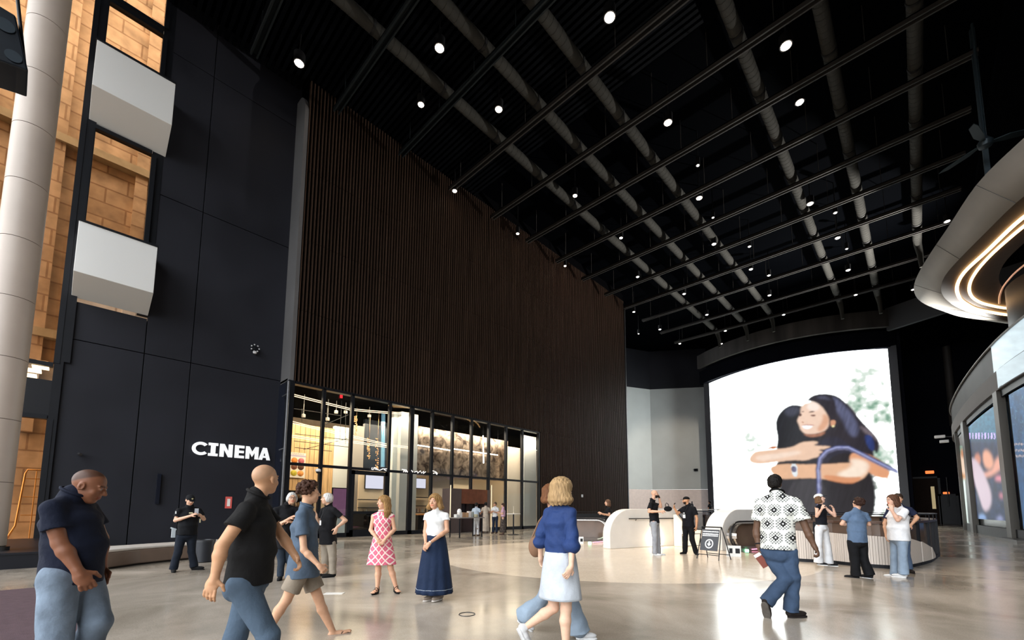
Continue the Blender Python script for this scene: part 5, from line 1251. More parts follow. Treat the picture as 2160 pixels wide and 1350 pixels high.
def surface_nets(D, lo, h):
    I = (D < 0); c = np.zeros(tuple(x-1 for x in D.shape), np.uint8)
    off = [(i, j, k) for i in (0, 1) for j in (0, 1) for k in (0, 1)]
    sh = D.shape; sub = lambda A, o: A[o[0]:sh[0]-1+o[0], o[1]:sh[1]-1+o[1], o[2]:sh[2]-1+o[2]]
    for o in off: c += sub(I, o)
    act = (c > 0) & (c < 8); cells = np.argwhere(act)
    if len(cells) == 0: return np.zeros((0, 3)), np.zeros((0, 4), int)
    idx = -np.ones(act.shape, np.int32); idx[act] = np.arange(len(cells))
    vals = {o: D[cells[:, 0]+o[0], cells[:, 1]+o[1], cells[:, 2]+o[2]] for o in off}
    acc = np.zeros((len(cells), 3)); cnt = np.zeros(len(cells))
    for a in off:
        for ax_ in range(3):
            if a[ax_]: continue
            b = list(a); b[ax_] = 1; b = tuple(b); va, vb = vals[a], vals[b]; m = (va < 0) != (vb < 0)
            t = np.where(m, va/(va-vb+1e-12), 0); p = np.array(a, float)[None, :].repeat(len(cells), 0); p[:, ax_] += t
            acc[m] += p[m]; cnt[m] += 1
    V = (cells+acc/cnt[:, None])*h+lo
    F = []
    for ax_ in range(3):
        o1 = [0, 0, 0]; o1[ax_] = 1
        A = I[:sh[0]-o1[0], :sh[1]-o1[1], :sh[2]-o1[2]]; B = I[o1[0]:, o1[1]:, o1[2]:]
        E = np.argwhere(A != B); u, v = [(1, 2), (2, 0), (0, 1)][ax_]
        E = E[(E[:, u] > 0) & (E[:, v] > 0) & (E[:, u] < sh[u]-1) & (E[:, v] < sh[v]-1)]
        du = np.zeros(3, int); du[u] = 1; dv = np.zeros(3, int); dv[v] = 1
        g = lambda q: idx[q[:, 0], q[:, 1], q[:, 2]]
        q = np.stack([g(E), g(E-du), g(E-du-dv), g(E-dv)], 1)
        fl_ = A[E[:, 0], E[:, 1], E[:, 2]]; q[fl_] = q[fl_][:, ::-1]
        F.append(q[(q >= 0).all(1)])
    return V, np.concatenate(F)
def mk(name, VF, m, parent, colour=None, attr=None):
    V, F = VF; me = bpy.data.meshes.new(name); base = np.array(parent.location)
    me.from_pydata((V-base).tolist(), [], F.tolist()); me.update(); me.polygons.foreach_set('use_smooth', [True]*len(me.polygons))
    if colour is not None:
        C = colour(V); ca = me.color_attributes.new('Col', 'FLOAT_COLOR', 'POINT'); ca.data.foreach_set('color', np.concatenate([C, np.ones((len(V), 1))], 1).astype(np.float32).ravel())
    me.materials.append(m); o = bpy.data.objects.new(name, me); COL.objects.link(o); o.parent = parent
    return o
def nrm(v): v = np.array(v, float); return v/np.linalg.norm(v)
UPZ = np.array((0, 0, 1.0))
M_skin = mat('skin', (.5, .3, .2), .48, attr='Col', var=.05, vscale=30, spec=.35)
M_skin.node_tree.nodes['Principled BSDF'].inputs['Subsurface Weight'].default_value = .0
def cloth(name, rgb, rough=.85, var=.14, bump=.75, bscale=11, vscale=5):
    c = np.array(lin(rgb)); g = c@np.array((.3, .6, .1)); c = (c*.72+g*.28)*(.64+.32*min(1, g))
    return mat(name, tuple(c), rough, var=var, vscale=vscale, bump=bump, bscale=bscale, spec=.25)
M_print = mat('printed_cloth', (.5, .5, .5), .85, attr='Col', bump=.6, bscale=12, spec=.25)
M_eye = None
class Person:
    """px-based placement: base floor point, joints given where the photo shows them, depth offsets in metres (positive = away)"""
    def __init__(s, label, base, ang, h=None, R=1.0, skin='C99A7C', res=.012, name='person', z0=0.0, plane=None):
        s.G = on_z(*base, z0); s.n = nrm((s.G[0], s.G[1], 0)); s.rt = np.array((s.n[1], -s.n[0], 0)); s.R = R; s.res = res
        s.e = empty(name, tuple(s.G), label, 'person'); s.skin = skin
        s.F = nrm(s.n*math.cos(math.radians(ang))+s.rt*math.sin(math.radians(ang))); s.S = np.cross(s.F, UPZ)    # S = the person's right
        s.body = Field(res); s.paint = []
    def J(s, x, y, o=0.0):
        d = ray(x, y); t = ((s.G-EYE)@s.n+o)/(d@s.n); return EYE+d*t
    def off(s, p): return (np.array(p)-s.G)@s.n
    def dirn(s, ang): return nrm(s.n*math.cos(math.radians(ang))+s.rt*math.sin(math.radians(ang)))
    def trunk(s, neck, hip, lean=0., sw=.185, o=0., belly=0., fem=False, po=None):
        R = s.R; s.N = s.J(*neck, o); s.H = s.J(*hip, o if po is None else po); s.sw = sw*R
        s.shR = s.N+s.S*s.sw-UPZ*.092*R; s.shL = s.N-s.S*s.sw-UPZ*.092*R
        hw = (.095 if not fem else .10)*R; s.hpR = s.H+s.S*hw; s.hpL = s.H-s.S*hw
        s.spine = nrm(s.N-s.H); s.C = s.N+(s.H-s.N)*.33; s.W = s.N+(s.H-s.N)*.66; s.belly = belly
        B = s.body
        B.slab(s.N-UPZ*.10*R, s.C, s.S, .115*R, .07*R, .135*R, .095*R, .05)
        B.slab(s.C, s.W+s.F*belly*.5, s.S, .135*R, .095*R, .115*R, .09*R+belly*.4, .05)
        B.slab(s.W+s.F*belly*.5, s.H, s.S, .115*R, .09*R+belly*.4, .135*R, .10*R, .05)
        for q in (s.shR, s.shL): B.cone(s.N-UPZ*.02*R, q, .040*R, .042*R, .05)
        return s
    def head(s, c, fdir=None, pitch=0, size=.232, nk=True, roll=0, beard=None, glasses=False, lipc=None):
        """c = pixel of skull centre (between the ears)"""
        R = size/.232; o = s.off(s.N); 
        hc = s.J(*c[:2], o+(c[2] if len(c) > 2 else 0.))
        F = nrm(s.F if fdir is None else s.dirn(fdir)); Sd = np.cross(F, UPZ); p = math.radians(pitch)
        Fp = nrm(F*math.cos(p)+UPZ*math.sin(p)); U = np.cross(Sd, Fp); 
        s.hc, s.hF, s.hU, s.hS, s.hR = hc, Fp, U, Sd, R; A = (Sd, Fp, U); B = s.body
        P = lambda x, y, z: hc+Sd*x*R+Fp*y*R+U*z*R
        s.P = P
        B.ell(P(0, -.012, .03), A, np.array((.074, .094, .083))*R, .02)
        B.ell(P(0, .03, -.03), A, np.array((.060, .062, .082))*R, .02)
        B.ell(P(0, .055, -.088), A, np.array((.030, .026, .024))*R, .02)
        for q in (1, -1):
            B.ell(P(.036*q, .058, -.028), A, np.array((.024, .022, .024))*R, .012)
            B.ell(P(.032*q, .094, .008), A, np.array((.017, .012, .012))*R, .010, True)
            B.ell(P(.031*q, .080, .006), A, np.array((.013, .010, .010))*R, .004)
            B.cone(P(.014*q, .086, .024), P(.048*q, .072, .024), .009*R, .007*R, .008)
            B.ell(P(.076*q, -.008, -.008), A, np.array((.010, .021, .032))*R, .006)
            B.ell(P(.082*q, -.002, -.008), A, np.array((.005, .010, .018))*R, .004, True)
        B.cone(P(0, .086, .012), P(0, .108, -.022), .008*R, .0125*R, .008)
        for q in (1, -1): B.cone(P(.010*q, .098, -.026), P(.012*q, .095, -.027), .009*R, .008*R, .006)
        B.cone(P(-.020, .083, -.055), P(.020, .083, -.055), .008*R, .008*R, .008)
        B.cone(P(-.013, .086, -.063), P(.013, .086, -.063), .007*R, .007*R, .005)
        if nk: B.cone(s.N-UPZ*.02, P(0, -.02, -.05), .058*s.R, .050*R, .03)
        # colours
        eye = [P(.031*q, .090, .006) for q in (1, -1)]
        s.paint += [('lip', (P(-.018, .090, -.058), P(.018, .090, -.058)), .0115*R)]
        for q, e_ in zip((1, -1), eye): s.paint += [('eye', e_, .0115*R), ('iris', P(.031*q, .095, .006), .0075*R), ('brow', (P(.016*q, .092, .027), P(.046*q, .080, .029)), .006*R)]
        if beard: s.paint += [('beard', beard, P)]
        if glasses:
            g = MB()
            for q in (1, -1):
                c_ = P(.033*q, .112, .005); g.tube([tuple(c_+Sd*.025*R*math.cos(t*math.pi/6)+U*.019*R*math.sin(t*math.pi/6)) for t in range(13)], .0018*R+.0006, 5)
                g.tube([tuple(P(.057*q, .108, .01)), tuple(P(.080*q, .01, .01))], .0018, 5)
            g.tube([tuple(P(-.01, .113, .008)), tuple(P(.01, .113, .008))], .0018, 5)
            s.extra('glasses', g, M_frame)
        return s
    def extra(s, name, mb, m, label=None):
        o = mb.build(name, m, s.e); 
        for v in o.data.vertices: v.co = v.co-Vector(s.e.location)
        if label: o['label'] = label
        return o
    def arm(s, side, elbow, wrist, hand, curl=.35, ro=1.0, eo=None, wo=None, hd=None, pn=None, fing=True, spread=1.0):
        """side 'R'/'L'; elbow, wrist, hand = (px, py, depth offset relative to the shoulder)"""
        R = s.R*ro; sh = s.shR if side == 'R' else s.shL; o = s.off(sh)
        E_ = s.J(elbow[0], elbow[1], o+(elbow[2] if len(elbow) > 2 else 0)); W_ = s.J(wrist[0], wrist[1], o+(wrist[2] if len(wrist) > 2 else 0)); Hd = s.J(hand[0], hand[1], o+(hand[2] if len(hand) > 2 else (wrist[2] if len(wrist) > 2 else 0)))
        B = s.body; B.cone(sh, E_, .047*R, .036*R, .03); mid = E_*.7+W_*.3; B.cone(E_, mid, .036*R, .038*R, .02); B.cone(mid, W_, .038*R, .0245*R, .02)
        d = nrm(Hd-W_); 
        if pn is None:
            nn = nrm(s.H-W_+1e-6); 
        else: nn = nrm(pn)
        nn = nrm(nn-d*(nn@d)); lat = np.cross(d, nn); k = R*.98
        sg = 1 if side == 'R' else -1
        fwd = s.F
        if lat@fwd < 0: lat = -lat                     # thumb side faces forward
        B.ell(W_+d*.047*k, (d, lat, nn), (.052*k, .040*k, .0165*k), .012)
        B.cone(W_, W_+d*.03*k, .024*k, .026*k, .015)
        if fing:
            for i, (lo_, ln) in enumerate(((.029, .070), (.010, .078), (-.010, .073), (-.028, .058))):
                p = W_+d*.085*k+lat*lo_*k; ll = ln*k; dd = nrm(d+lat*lo_*1.5*spread); c_ = curl+.08*i
                segs = [p]; rr = [.0098*k, .0092*k, .0083*k, .0072*k]
                for j, f_ in enumerate((.45, .32, .25)):
                    a = c_*(j+.6); segs.append(segs[-1]+(dd*math.cos(a)+nn*math.sin(a))*ll*f_)
                B.chain(segs, rr, .004)
            p = W_+d*.028*k+lat*.030*k; q = p+(d*.55+lat*.75+nn*.25)*.034*k; r_ = q+(d*.85+lat*.35+nn*.35*(1+curl))*.034*k
            B.chain([p, q, r_], [.0125*k, .011*k, .009*k], .008)
        if side == 'R': s.eR, s.wR, s.hR_, s.nR = E_, W_, W_+d*.09*k, nn
        else: s.eL, s.wL, s.hL_, s.nL = E_, W_, W_+d*.09*k, nn
        return s
    def leg(s, side, knee, ankle, toe, ro=1.0, foot=False, heel=None):
        """toe = direction angle of the foot, and pitch"""
        R = s.R*ro; hp = s.hpR if side == 'R' else s.hpL; o = s.off(hp)
        K = s.J(knee[0], knee[1], o+(knee[2] if len(knee) > 2 else 0)); A = s.J(ankle[0], ankle[1], o+(ankle[2] if len(ankle) > 2 else 0))
        B = s.body; B.cone(hp, K, .082*R, .054*R, .03); back = nrm(np.cross(np.cross(A-K, s.F), A-K)+1e-9)
        m = K*.68+A*.32-back*.012*R; B.cone(K, m, .052*R, .056*R, .02); B.cone(m, A, .056*R, .034*R, .02)
        t = nrm(s.dirn(toe[0])*math.cos(math.radians(toe[1] if len(toe) > 1 else 0))+UPZ*math.sin(math.radians(toe[1] if len(toe) > 1 else 0)))
        up = nrm(UPZ-t*(UPZ@t)) if abs(t@UPZ) < .95 else s.F
        sd = np.cross(t, up); L = .17*R
        if not foot: B.cone(A, A-up*.03*R+t*.01, .030*R, .026*R, .01)
        if foot: B.cone(A-t*.03*R-up*.03*R, A+t*L*.45-up*.045*R, .034*R, .034*R, .02); B.ell(A+t*L*.72-up*.052*R, (t, sd, up), (.07*R, .042*R, .020*R), .02)
        for i in range(5 if foot else 0): B.cone(A+t*(L*.98+.012*R)+sd*(i-2)*.016*R-up*.057*R, A+t*(L*1.16-.006*abs(i-1.6)*R)+sd*(i-2)*.018*R-up*.06*R, .011*R, .010*R, .006)
        if side == 'R': s.kR, s.aR, s.tR = K, A, (t, sd, up)
        else: s.kL, s.aL, s.tL = K, A, (t, sd, up)
        return s
    # ---- clothing
    def tail(s, drop, k=1.0):
        """rear-ward hem centre"""
        return s.H-UPZ*drop
    def shirt(s, m, hem=.06, sleeve=.55, t=.020, name='shirt', wr=(.0035, 26, 18, 1.), fit=1.0, collar=True, flare=0., colour=None, neckw=.075, parts=None, cutz=None, sl_r=1.0, hemw=None):
        R = s.R; B = Field(s.res); N, C, W, H, S, F = s.N, s.C, s.W, s.H, s.S, s.F; b = s.belly
        t2 = t*.75; B.slab(N-UPZ*.10*R, C, S, .122*R+t2, .076*R+t2, (.140*R+t)*fit, (.100*R+t)*fit, .035)
        B.slab(C, W+F*b*.5, S, (.140*R+t)*fit, (.100*R+t)*fit, (.126*R+t)*fit, (.098*R+t)*fit+b*.45, .05)
        E_ = H-UPZ*hem; hw = hemw or ((.146*R+t)*fit+flare)
        B.slab(W+F*b*.5, E_-UPZ*.04, S, (.126*R+t)*fit, (.098*R+t)*fit+b*.45, hw, (.112*R+t)*fit+flare+b*.25, .05)
        for q, e_ in ((s.shR, getattr(s, 'eR', None)), (s.shL, getattr(s, 'eL', None))):
            B.cone(N-UPZ*.016*R, q, .040*R+t*.35, .043*R+t*.45, .05)
            if e_ is not None and sleeve > 0:
                en = q+(e_-q)*sleeve; dd_ = nrm(e_-q); rr_ = (.043*R+t*.75)*sl_r; B.cone(q, en, .044*R+t*.5, rr_, .022, sleeve < .95)
        if neckw: B.cone(N-UPZ*.02*R, N+UPZ*.022*R+F*.0, neckw*R*.98, .062*R, .03)
        B.plane(E_, -nrm(s.spine*.35+UPZ))
        if parts: parts(B)
        o = mk(name, B.mesh(wr), m, s.e, colour)
        if collar:
            c = MB(); nc = N+UPZ*.030*R; a = []
            for i in range(17):
                th = 2*math.pi*i/16+math.pi/2; a.append(tuple(nc+S*.070*R*math.cos(th)+F*(.070*R*math.sin(th)+.012)+UPZ*(-.020*math.sin(th))*R*1.6))
            c.tube(a, .0105*R, 8); s.extra('collar', c, m)
        return o
    def trousers(s, m, t=.018, flare=0., wr=(.004, 22, 14, 2.), name='trousers', length=1.0, top=.05, colour=None, loose=0.):
        R = s.R; B = Field(s.res); S, F, H = s.S, s.F, s.H
        B.slab(H+UPZ*(top+.03), H-UPZ*.04, S, .126*R+t*.8, .096*R+t*.8, .142*R+t*.8, .110*R+t*.8, .03)
        B.ell(H-F*.030*R-UPZ*.06*R, (S, F, UPZ), ((.136*R+t*.6), .105*R+t*.6, .10*R), .03)
        for hp, K, A in ((s.hpR, s.kR, s.aR), (s.hpL, s.kL, s.aL)):
            kk = K
            B.cone(hp-UPZ*.03, K, .083*R+t*.7, .056*R+t*.7+loose, .022)
            if length >= 1: B.cone(K, A+(K-A)*.10, .056*R+t*.7+loose, .046*R+t*.9+flare, .022); B.cone(A+(K-A)*.10, A+(A-K)*.07, .046*R+t*.9+flare, .046*R+t*.9+flare*1.2, .012, True)
            elif length > .5: B.cone(K, K+(A-K)*(length-.5)*2, .060*R+t+loose, .055*R+t+flare, .03)
        B.plane(H+UPZ*top, UPZ)
        return mk(name, B.mesh(wr), m, s.e, colour)
    def shorts(s, m, frac=.85, t=.028, name='shorts', flare=.02):
        R = s.R; B = Field(s.res); S, F, H = s.S, s.F, s.H
        B.slab(H+UPZ*.07, H-UPZ*.04, S, .128*R+t, .098*R+t, .150*R+t, .118*R+t, .04)
        for hp, K in ((s.hpR, s.kR), (s.hpL, s.kL)):
            en = hp+(K-hp)*frac; d_ = nrm(K-hp); B.cone(hp-UPZ*.03, en, .084*R+t*.7, .066*R+t*.8+flare, .022, True)
        V = B.mesh((.004, 25, 16, 3.)); 
        return mk(name, V, m, s.e)
    def skirt(s, m, hem, w0, w1, d0, d1, top=.06, pleat=0., npl=10, name='skirt', fdir=None, shift=(0, 0), colour=None, sway=(0, 0)):
        """hem = length down from the hips; half widths/depths at waist and hem"""
        S, F, H = s.S, s.F, s.H; res = s.res; n = 72; lv = 18; V = []; Fc = []
        for j in range(lv+1):
            q = j/lv; ww = w0+(w1-w0)*(q**.75); dd = d0+(d1-d0)*(q**.75); c = H+UPZ*top-UPZ*(hem+top)*q+(s.rt*sway[0]+s.n*sway[1])*q*q
            for i in range(n):
                a = 2*math.pi*i/n; pl = 1+pleat*q*math.sin(a*npl+.7*math.sin(3*a+q*2)); V.append(c+S*ww*pl*math.cos(a)+F*dd*pl*math.sin(a))
        for j in range(lv):
            for i in range(n): Fc.append((j*n+i, j*n+(i+1) % n, (j+1)*n+(i+1) % n, (j+1)*n+i))
        V = np.array(V); o = mk(name, (V, np.array(Fc)), m, s.e, colour)
        so = o.modifiers.new('th', 'SOLIDIFY'); so.thickness = .008; so.offset = -1
        return o
    def shoe(s, side, m, sole=None, L=.27, h=.06, name='shoe', w=.045, open_=False, label=None):
        R = s.R; A = s.aR if side == 'R' else s.aL; t, sd, up = s.tR if side == 'R' else s.tL; k = R if R < 1.1 else R*.90
        c = A+t*.055*k-up*.055*k; res = min(s.res, .009)
        B = Field(res); B.cone(A-t*.025*k-up*.045*k, c+t*.02, .040*k, .040*k, .02); B.ell(c+t*.05*k+up*.0, (t, sd, up), (.105*k, w*k, .036*k), .02); B.cone(A-up*.04*k, A-up*.015*k, .040*k, .042*k, .02)
        B.plane(c-up*.030*k, -up)
        o = mk(name, B.mesh(), m, s.e)
        B = Field(res); B.ell(c-t*.045*k-up*.036*k, (t, sd, up), (.055*k, (w-.004)*k, .03*k), .02); B.ell(c+t*.055*k-up*.036*k, (t, sd, up), (.108*k, (w+.003)*k, .03*k), .03)
        B.plane(c-up*.022*k, up); B.plane(c-up*.050*k, -up)
        so = mk('shoe_sole', B.mesh(), sole or m, s.e)
        so.parent = o; so.location = (0, 0, 0)
        return o
    def sandal(s, side, m, straps=3, heel=0.):
        A = s.aR if side == 'R' else s.aL; t, sd, up = s.tR if side == 'R' else s.tL; k = s.R
        c = A+t*.07*k-up*.082*k; b = MB()
        P = []
        for i in range(20):
            a = 2*math.pi*i/20; P.append(tuple(c+t*(.125*math.cos(a))*k+sd*(.040+.006*math.cos(a))*math.sin(a)*k))
        b.prism(P, (0, 0, 0), tuple(-up*.014*k)); o = s.extra('sandal', b, m); st = MB()
        if straps == 2:
            for q in (1, -1): st.tube([tuple(c+t*.085*k+up*.03*k), tuple(c+t*.03*k+sd*q*.035*k+up*.045*k), tuple(c-t*.01*k+sd*q*.042*k)], .006, 6)
        else:
            for j in range(straps):
                z = .075-j*.055; st.tube([tuple(c+t*z*k+sd*.044*k), tuple(c+t*z*k+sd*.028*k+up*(.034+.02*j)*k), tuple(c+t*z*k+up*(.042+.025*j)*k), tuple(c+t*z*k-sd*.028*k+up*(.034+.02*j)*k), tuple(c+t*z*k-sd*.044*k)], .007, 6)
            st.tube([tuple(c-t*.05*k+sd*.042*k), tuple(A+sd*.036*k+up*.02), tuple(A-t*.04*k+up*.02), tuple(A-sd*.036*k+up*.02), tuple(c-t*.05*k-sd*.042*k)], .006, 6)
            if heel: st.box((0, 0, 0), (0, 0, 0)); st.beam(tuple(c-t*.09*k), tuple(c-t*.09*k-up*heel), .04, .04)
        s.extra('strap', st, m)
    # ---- hair
    def hair(s, kind, c, m=None, length=.0, vol=1.0, name='hair'):
        P, A, R = s.P, (s.hS, s.hF, s.hU), s.hR; B = Field(min(s.res, .008)); rnd = random.Random(int(abs(s.G[0])*100))
        m = m or mat('hair_'+c, tuple(.75*q for q in lin(c)), .62, var=.35, vscale=60, stretch=(1, 1, .15), bump=.6, bscale=90, spec=.25)
        v = vol
        if kind in ('short', 'buzz'):
            th = .006 if kind == 'buzz' else .016
            B.ell(P(0, -.016, .036), A, np.array((.075+th, .093+th, .082+th))*R, .02)
            B.ell(P(0, -.045, -.01), A, np.array((.066+th, .060+th, .065))*R, .02)
            B.ell(P(0, .075, -.045), A, np.array((.080, .085, .090))*R, .012, True)
            for q in (1, -1): B.ell(P(.085*q, .01, -.030), A, np.array((.030, .040, .045))*R, .01, True)
            wr = (.0012 if kind == 'buzz' else .003, 120, 120, 1.)
        elif kind == 'curly':
            for i in range(150):
                a = rnd.uniform(0, 2*math.pi); z = rnd.uniform(-.35, 1); r = math.sqrt(max(0, 1-z*z)); x, y = r*math.cos(a), r*math.sin(a)
                if y > .35 and z < .45: continue
                B.ell(P(x*.078*v, -.016+y*.092*v, .034+z*.088*v), A, np.array([rnd.uniform(.012, .022)]*3)*R, .006)
            B.ell(P(0, -.018, .036), A, np.array((.078, .094, .086))*R, .02)
            B.ell(P(0, .085, -.05), A, np.array((.080, .088, .092))*R, .012, True); wr = (.003, 140, 140, 1.)
        elif kind in ('long', 'bob', 'fluffy'):
            B.ell(P(0, -.014, .038), A, np.array((.084*v, .100*v, .086*v))*R, .02)
            if kind == 'fluffy':
                for q in (1, -1):
                    B.ell(P(.072*q, -.01, -.01), A, np.array((.030, .050, .065))*R, .02)
                B.ell(P(0, -.06, -.01), A, np.array((.085, .055, .080))*R, .03)
            else:
                L = length
                for i in range(15):
                    u = -1+2*i/14; a = u*2.0; x = math.sin(a)*.074*v; y = -.02-math.cos(a)*.066*v
                    Ln = L*(1-.10*abs(u)+rnd.uniform(-.05, .05)); g = .018*v
                    p0 = P(x, y, .05); p1 = P(x*1.14, y*1.10-.004, -.06); q0 = P(x*1.14, y*1.12, -.06)+(-UPZ)*max(.02, Ln*.5)+s.hS*x*.25; p2 = P(x*1.05, y*1.12, -.06)-UPZ*max(.03, Ln)+s.hS*x*.1+s.hS*rnd.uniform(-.01, .01)
                    B.chain([p0, p1, q0, p2], [.018*R*v, .022*R*v, .021*R*v, .010*R*v], .022)
            B.ell(P(0, .080, -.035), A, np.array((.058, .075, .100))*R, .014, True); wr = (.0028, 130, 30, 1.)
        elif kind == 'side':          # bald with a close-cropped fringe
            B.ell(P(0, -.030, -.002), A, np.array((.078, .083, .050))*R, .02)
            B.ell(P(0, .075, -.02), A, np.array((.10, .080, .10))*R, .012, True); B.ell(P(0, 0, .085), A, np.array((.12, .12, .062))*R, .01, True); wr = (.001, 120, 120, 1.)
        elif kind == 'beard':
            B.ell(P(0, .045, -.075), A, np.array((.050, .055, .050))*R, .02); B.ell(P(0, .06, -.02), A, np.array((.07, .08, .034))*R, .01, True); wr = (.003, 140, 140, 1.)
        o = mk(name, B.mesh(wr), m, s.e); return o
    def cap(s, c, brim=None, name='cap', badge=None):
        P, A, R = s.P, (s.hS, s.hF, s.hU), s.hR; B = Field(.008)
        B.ell(P(0, -.012, .055), A, np.array((.084, .103, .075))*R, .02); B.plane(P(0, 0, .038), -s.hU)
        o = mk(name, B.mesh(), cloth('cap_'+c, c), s.e)
        b = MB(); pl = [tuple(P(-.066, .066, .042)), tuple(P(-.056, .135, .034)), tuple(P(-.025, .165, .030)), tuple(P(.025, .165, .030)), tuple(P(.056, .135, .034)), tuple(P(.066, .066, .042))]
        b.prism(pl, (0, 0, 0), tuple(s.hU*.008)); s.extra('cap_brim', b, cloth('brim_'+(brim or c), brim or c))
        if badge:
            b = MB(); cc = P(0, .094, .075); b.prism([tuple(cc+s.hS*x+s.hU*z) for x, z in ((-.015, .015), (.015, .015), (.015, -.005), (0, -.02), (-.015, -.005))], (0, 0, 0), tuple(s.hF*.012)); s.extra('cap_badge', b, mat('badge_gold', badge, .4))
        return o
    def finish(s, bare=True):
        base = np.array(lin(s.skin)); pt = s.paint
        hc, R, P = getattr(s, 'hc', None), getattr(s, 'hR', 1), getattr(s, 'P', None)
        def seg(V, a, b):
            v = b-a; t = np.clip(((V-a)@v)/(v@v), 0, 1); return np.linalg.norm(V-a-t[:, None]*v, axis=1)
        def colour(V):
            C = np.ones((len(V), 3))*base
            red = np.array(lin(s.skin))*np.array((1.06, .90, .88))
            for k in pt:
                if k[0] == 'scalp':
                    d = V-s.hc; x, y, z = (d@s.hS)/R, (d@s.hF)/R, (d@s.hU)/R; w = np.clip((z-.052+np.clip(-y, -.2, .12)*.75)/.014, 0, 1)*np.clip((.11-y-z*.35)/.012, 0, 1)*np.clip((z+.06)/.02, 0, 1)*(np.linalg.norm(d, axis=1) < .16*R); C = C*(1-k[2]*w[:, None])+np.array(lin(k[1]))*k[2]*w[:, None]
                if k[0] == 'beard':
                    c_, P_ = k[1], k[2]; d = V-s.hc; x, y, z = (d@s.hS)/R, (d@s.hF)/R, (d@s.hU)/R
                    w = np.clip((-.030-z)/.015, 0, 1)*np.clip((y-.0)/.02, 0, 1)*np.clip((z+.125)/.01, 0, 1); w = w*(1-.6*np.exp(-((z+.058)/.01)**2-(x/.022)**2)); C = C*(1-w[:, None])+np.array(lin(c_))*w[:, None]
            for k in pt:
                if k[0] == 'lip': m = seg(V, *k[1]) < k[2]; C[m] = base*np.array((.92, .55, .52))
                if k[0] == 'eye': m = np.linalg.norm(V-k[1], axis=1) < k[2]; C[m] = base*.45+np.array((.16, .16, .16))
                if k[0] == 'brow': m = seg(V, *k[1]) < k[2]; C[m] = base*.35
            for k in pt:
                if k[0] == 'iris': m = np.linalg.norm(V-k[1], axis=1) < k[2]; C[m] = (.02, .013, .01)
            return C
        o = mk('body', s.body.mesh(), M_skin, s.e, colour)
        s.b = o; return s
# ------------------------------------------------------------------ the people in the hall
def C_(n, h, **k): return cloth('cloth_'+n, h, **k)
def uv_on(p):
    def f(V):
        d = V-p.W; z = d@UPZ; x = d@p.S; y = d@p.F; return np.arctan2(y, x)*.17*p.R, z
    return f
# 1 man in navy polo, left edge
p = Person('person in a navy polo and faded blue jeans, head bowed, walking at the left edge', (150, 1500), 122, R=1.03, skin='7E513A', res=.0065)
p.trunk((152, 1046), (150, 1205), belly=.06, sw=.165)
p.head((188, 1025, -.02), fdir=112, pitch=-22, size=.245)
p.arm('R', (128, 1146, -.02), (164, 1204, -.08), (180, 1228, -.10), curl=.95, ro=1.24)
p.arm('L', (213, 1135, .0), (215, 1195, 0), (218, 1215, 0), curl=.7, ro=1.15)
p.leg('R', (116, 1352, 0), (112, 1478, 0), (110, 0), ro=1.0); p.leg('L', (205, 1312, -.1), (158, 1425, .05), (110, -35), ro=1.0)
p.shirt(C_('navy_polo', '141E38'), hem=.085, sleeve=.58, t=.028, fit=1.08, sl_r=1.25); p.trousers(C_('faded_jeans', '7A8FA6', var=.42, vscale=4), t=.044, flare=.010, top=.09, name='jeans')
p.paint.append(('scalp', '241C18', .72)); p.shoe('R', C_('shoe_black', '1A1A1C')); p.shoe('L', C_('shoe_black', '1A1A1C')); p.finish()
# 2 bald man in black polo
p = Person('bald person in a black polo and slate blue trousers striding right, looking away', (525, 1483), 108, R=1.06, skin='C4936F', res=.006)
p.trunk((541, 1050), (523, 1222), sw=.165, belly=.03)
p.head((560, 1011, .02), fdir=42, pitch=4, size=.238)
p.arm('R', (468, 1152, -.08), (453, 1217, -.10), (441, 1252, -.12), curl=.40, ro=1.05, pn=(-.2, .3, .9))
p.arm('L', (596, 1133, .0), (621, 1170, -.05), (632, 1190, -.08), curl=.65, ro=1.0)
p.leg('R', (566, 1340, -.02), (572, 1468, 0), (95, 5)); p.leg('L', (497, 1342, .02), (455, 1440, .05), (95, -30))
p.shirt(C_('black_polo', '1D1B1B'), hem=.03, sleeve=.50, t=.025, fit=1.06, sl_r=1.18); p.trousers(C_('slate_trousers', '56708A', var=.12), t=.026, flare=.02, top=.04)
p.paint.append(('scalp', '8E7A68', .35)); p.shoe('R', C_('shoe_grey', '3A3A3C')); p.shoe('L', C_('shoe_grey', '3A3A3C')); p.finish()
# 3 boy with curly hair
p = Person('curly-haired person in a grey blue polo, khaki shorts and flip-flops striding right', (655, 1347), 105, R=.95, skin='D0A080', res=.0065)
p.trunk((645, 1070), (640, 1194), sw=.165)
p.head((653, 1040, 0), fdir=82, pitch=0, size=.235)
p.arm('R', (641, 1160, -.10), (672, 1192, -.18), (688, 1206, -.2), curl=1.15, ro=.98)
p.arm('L', (640, 1150, .05), (652, 1180, .0), (660, 1195, 0), curl=.6)
p.leg('L', (672, 1262, 0), (702, 1332, 0), (90, 14), ro=1.02, foot=True); p.leg('R', (604, 1266, .02), (562, 1338, .05), (90, -25), ro=1.02, foot=True)
p.shirt(C_('grey_blue_polo', '5A728C'), hem=.12, sleeve=.60, t=.028, fit=1.10, sl_r=1.15, flare=.032); p.shorts(C_('khaki_shorts', 'A8957C'), frac=.72, t=.026, flare=.02)
p.hair('curly', '4A2E20', vol=1.24); p.sandal('R', C_('sandal_brown', '5A4634'), straps=2); p.sandal('L', C_('sandal_brown', '5A4634'), straps=2); p.finish()
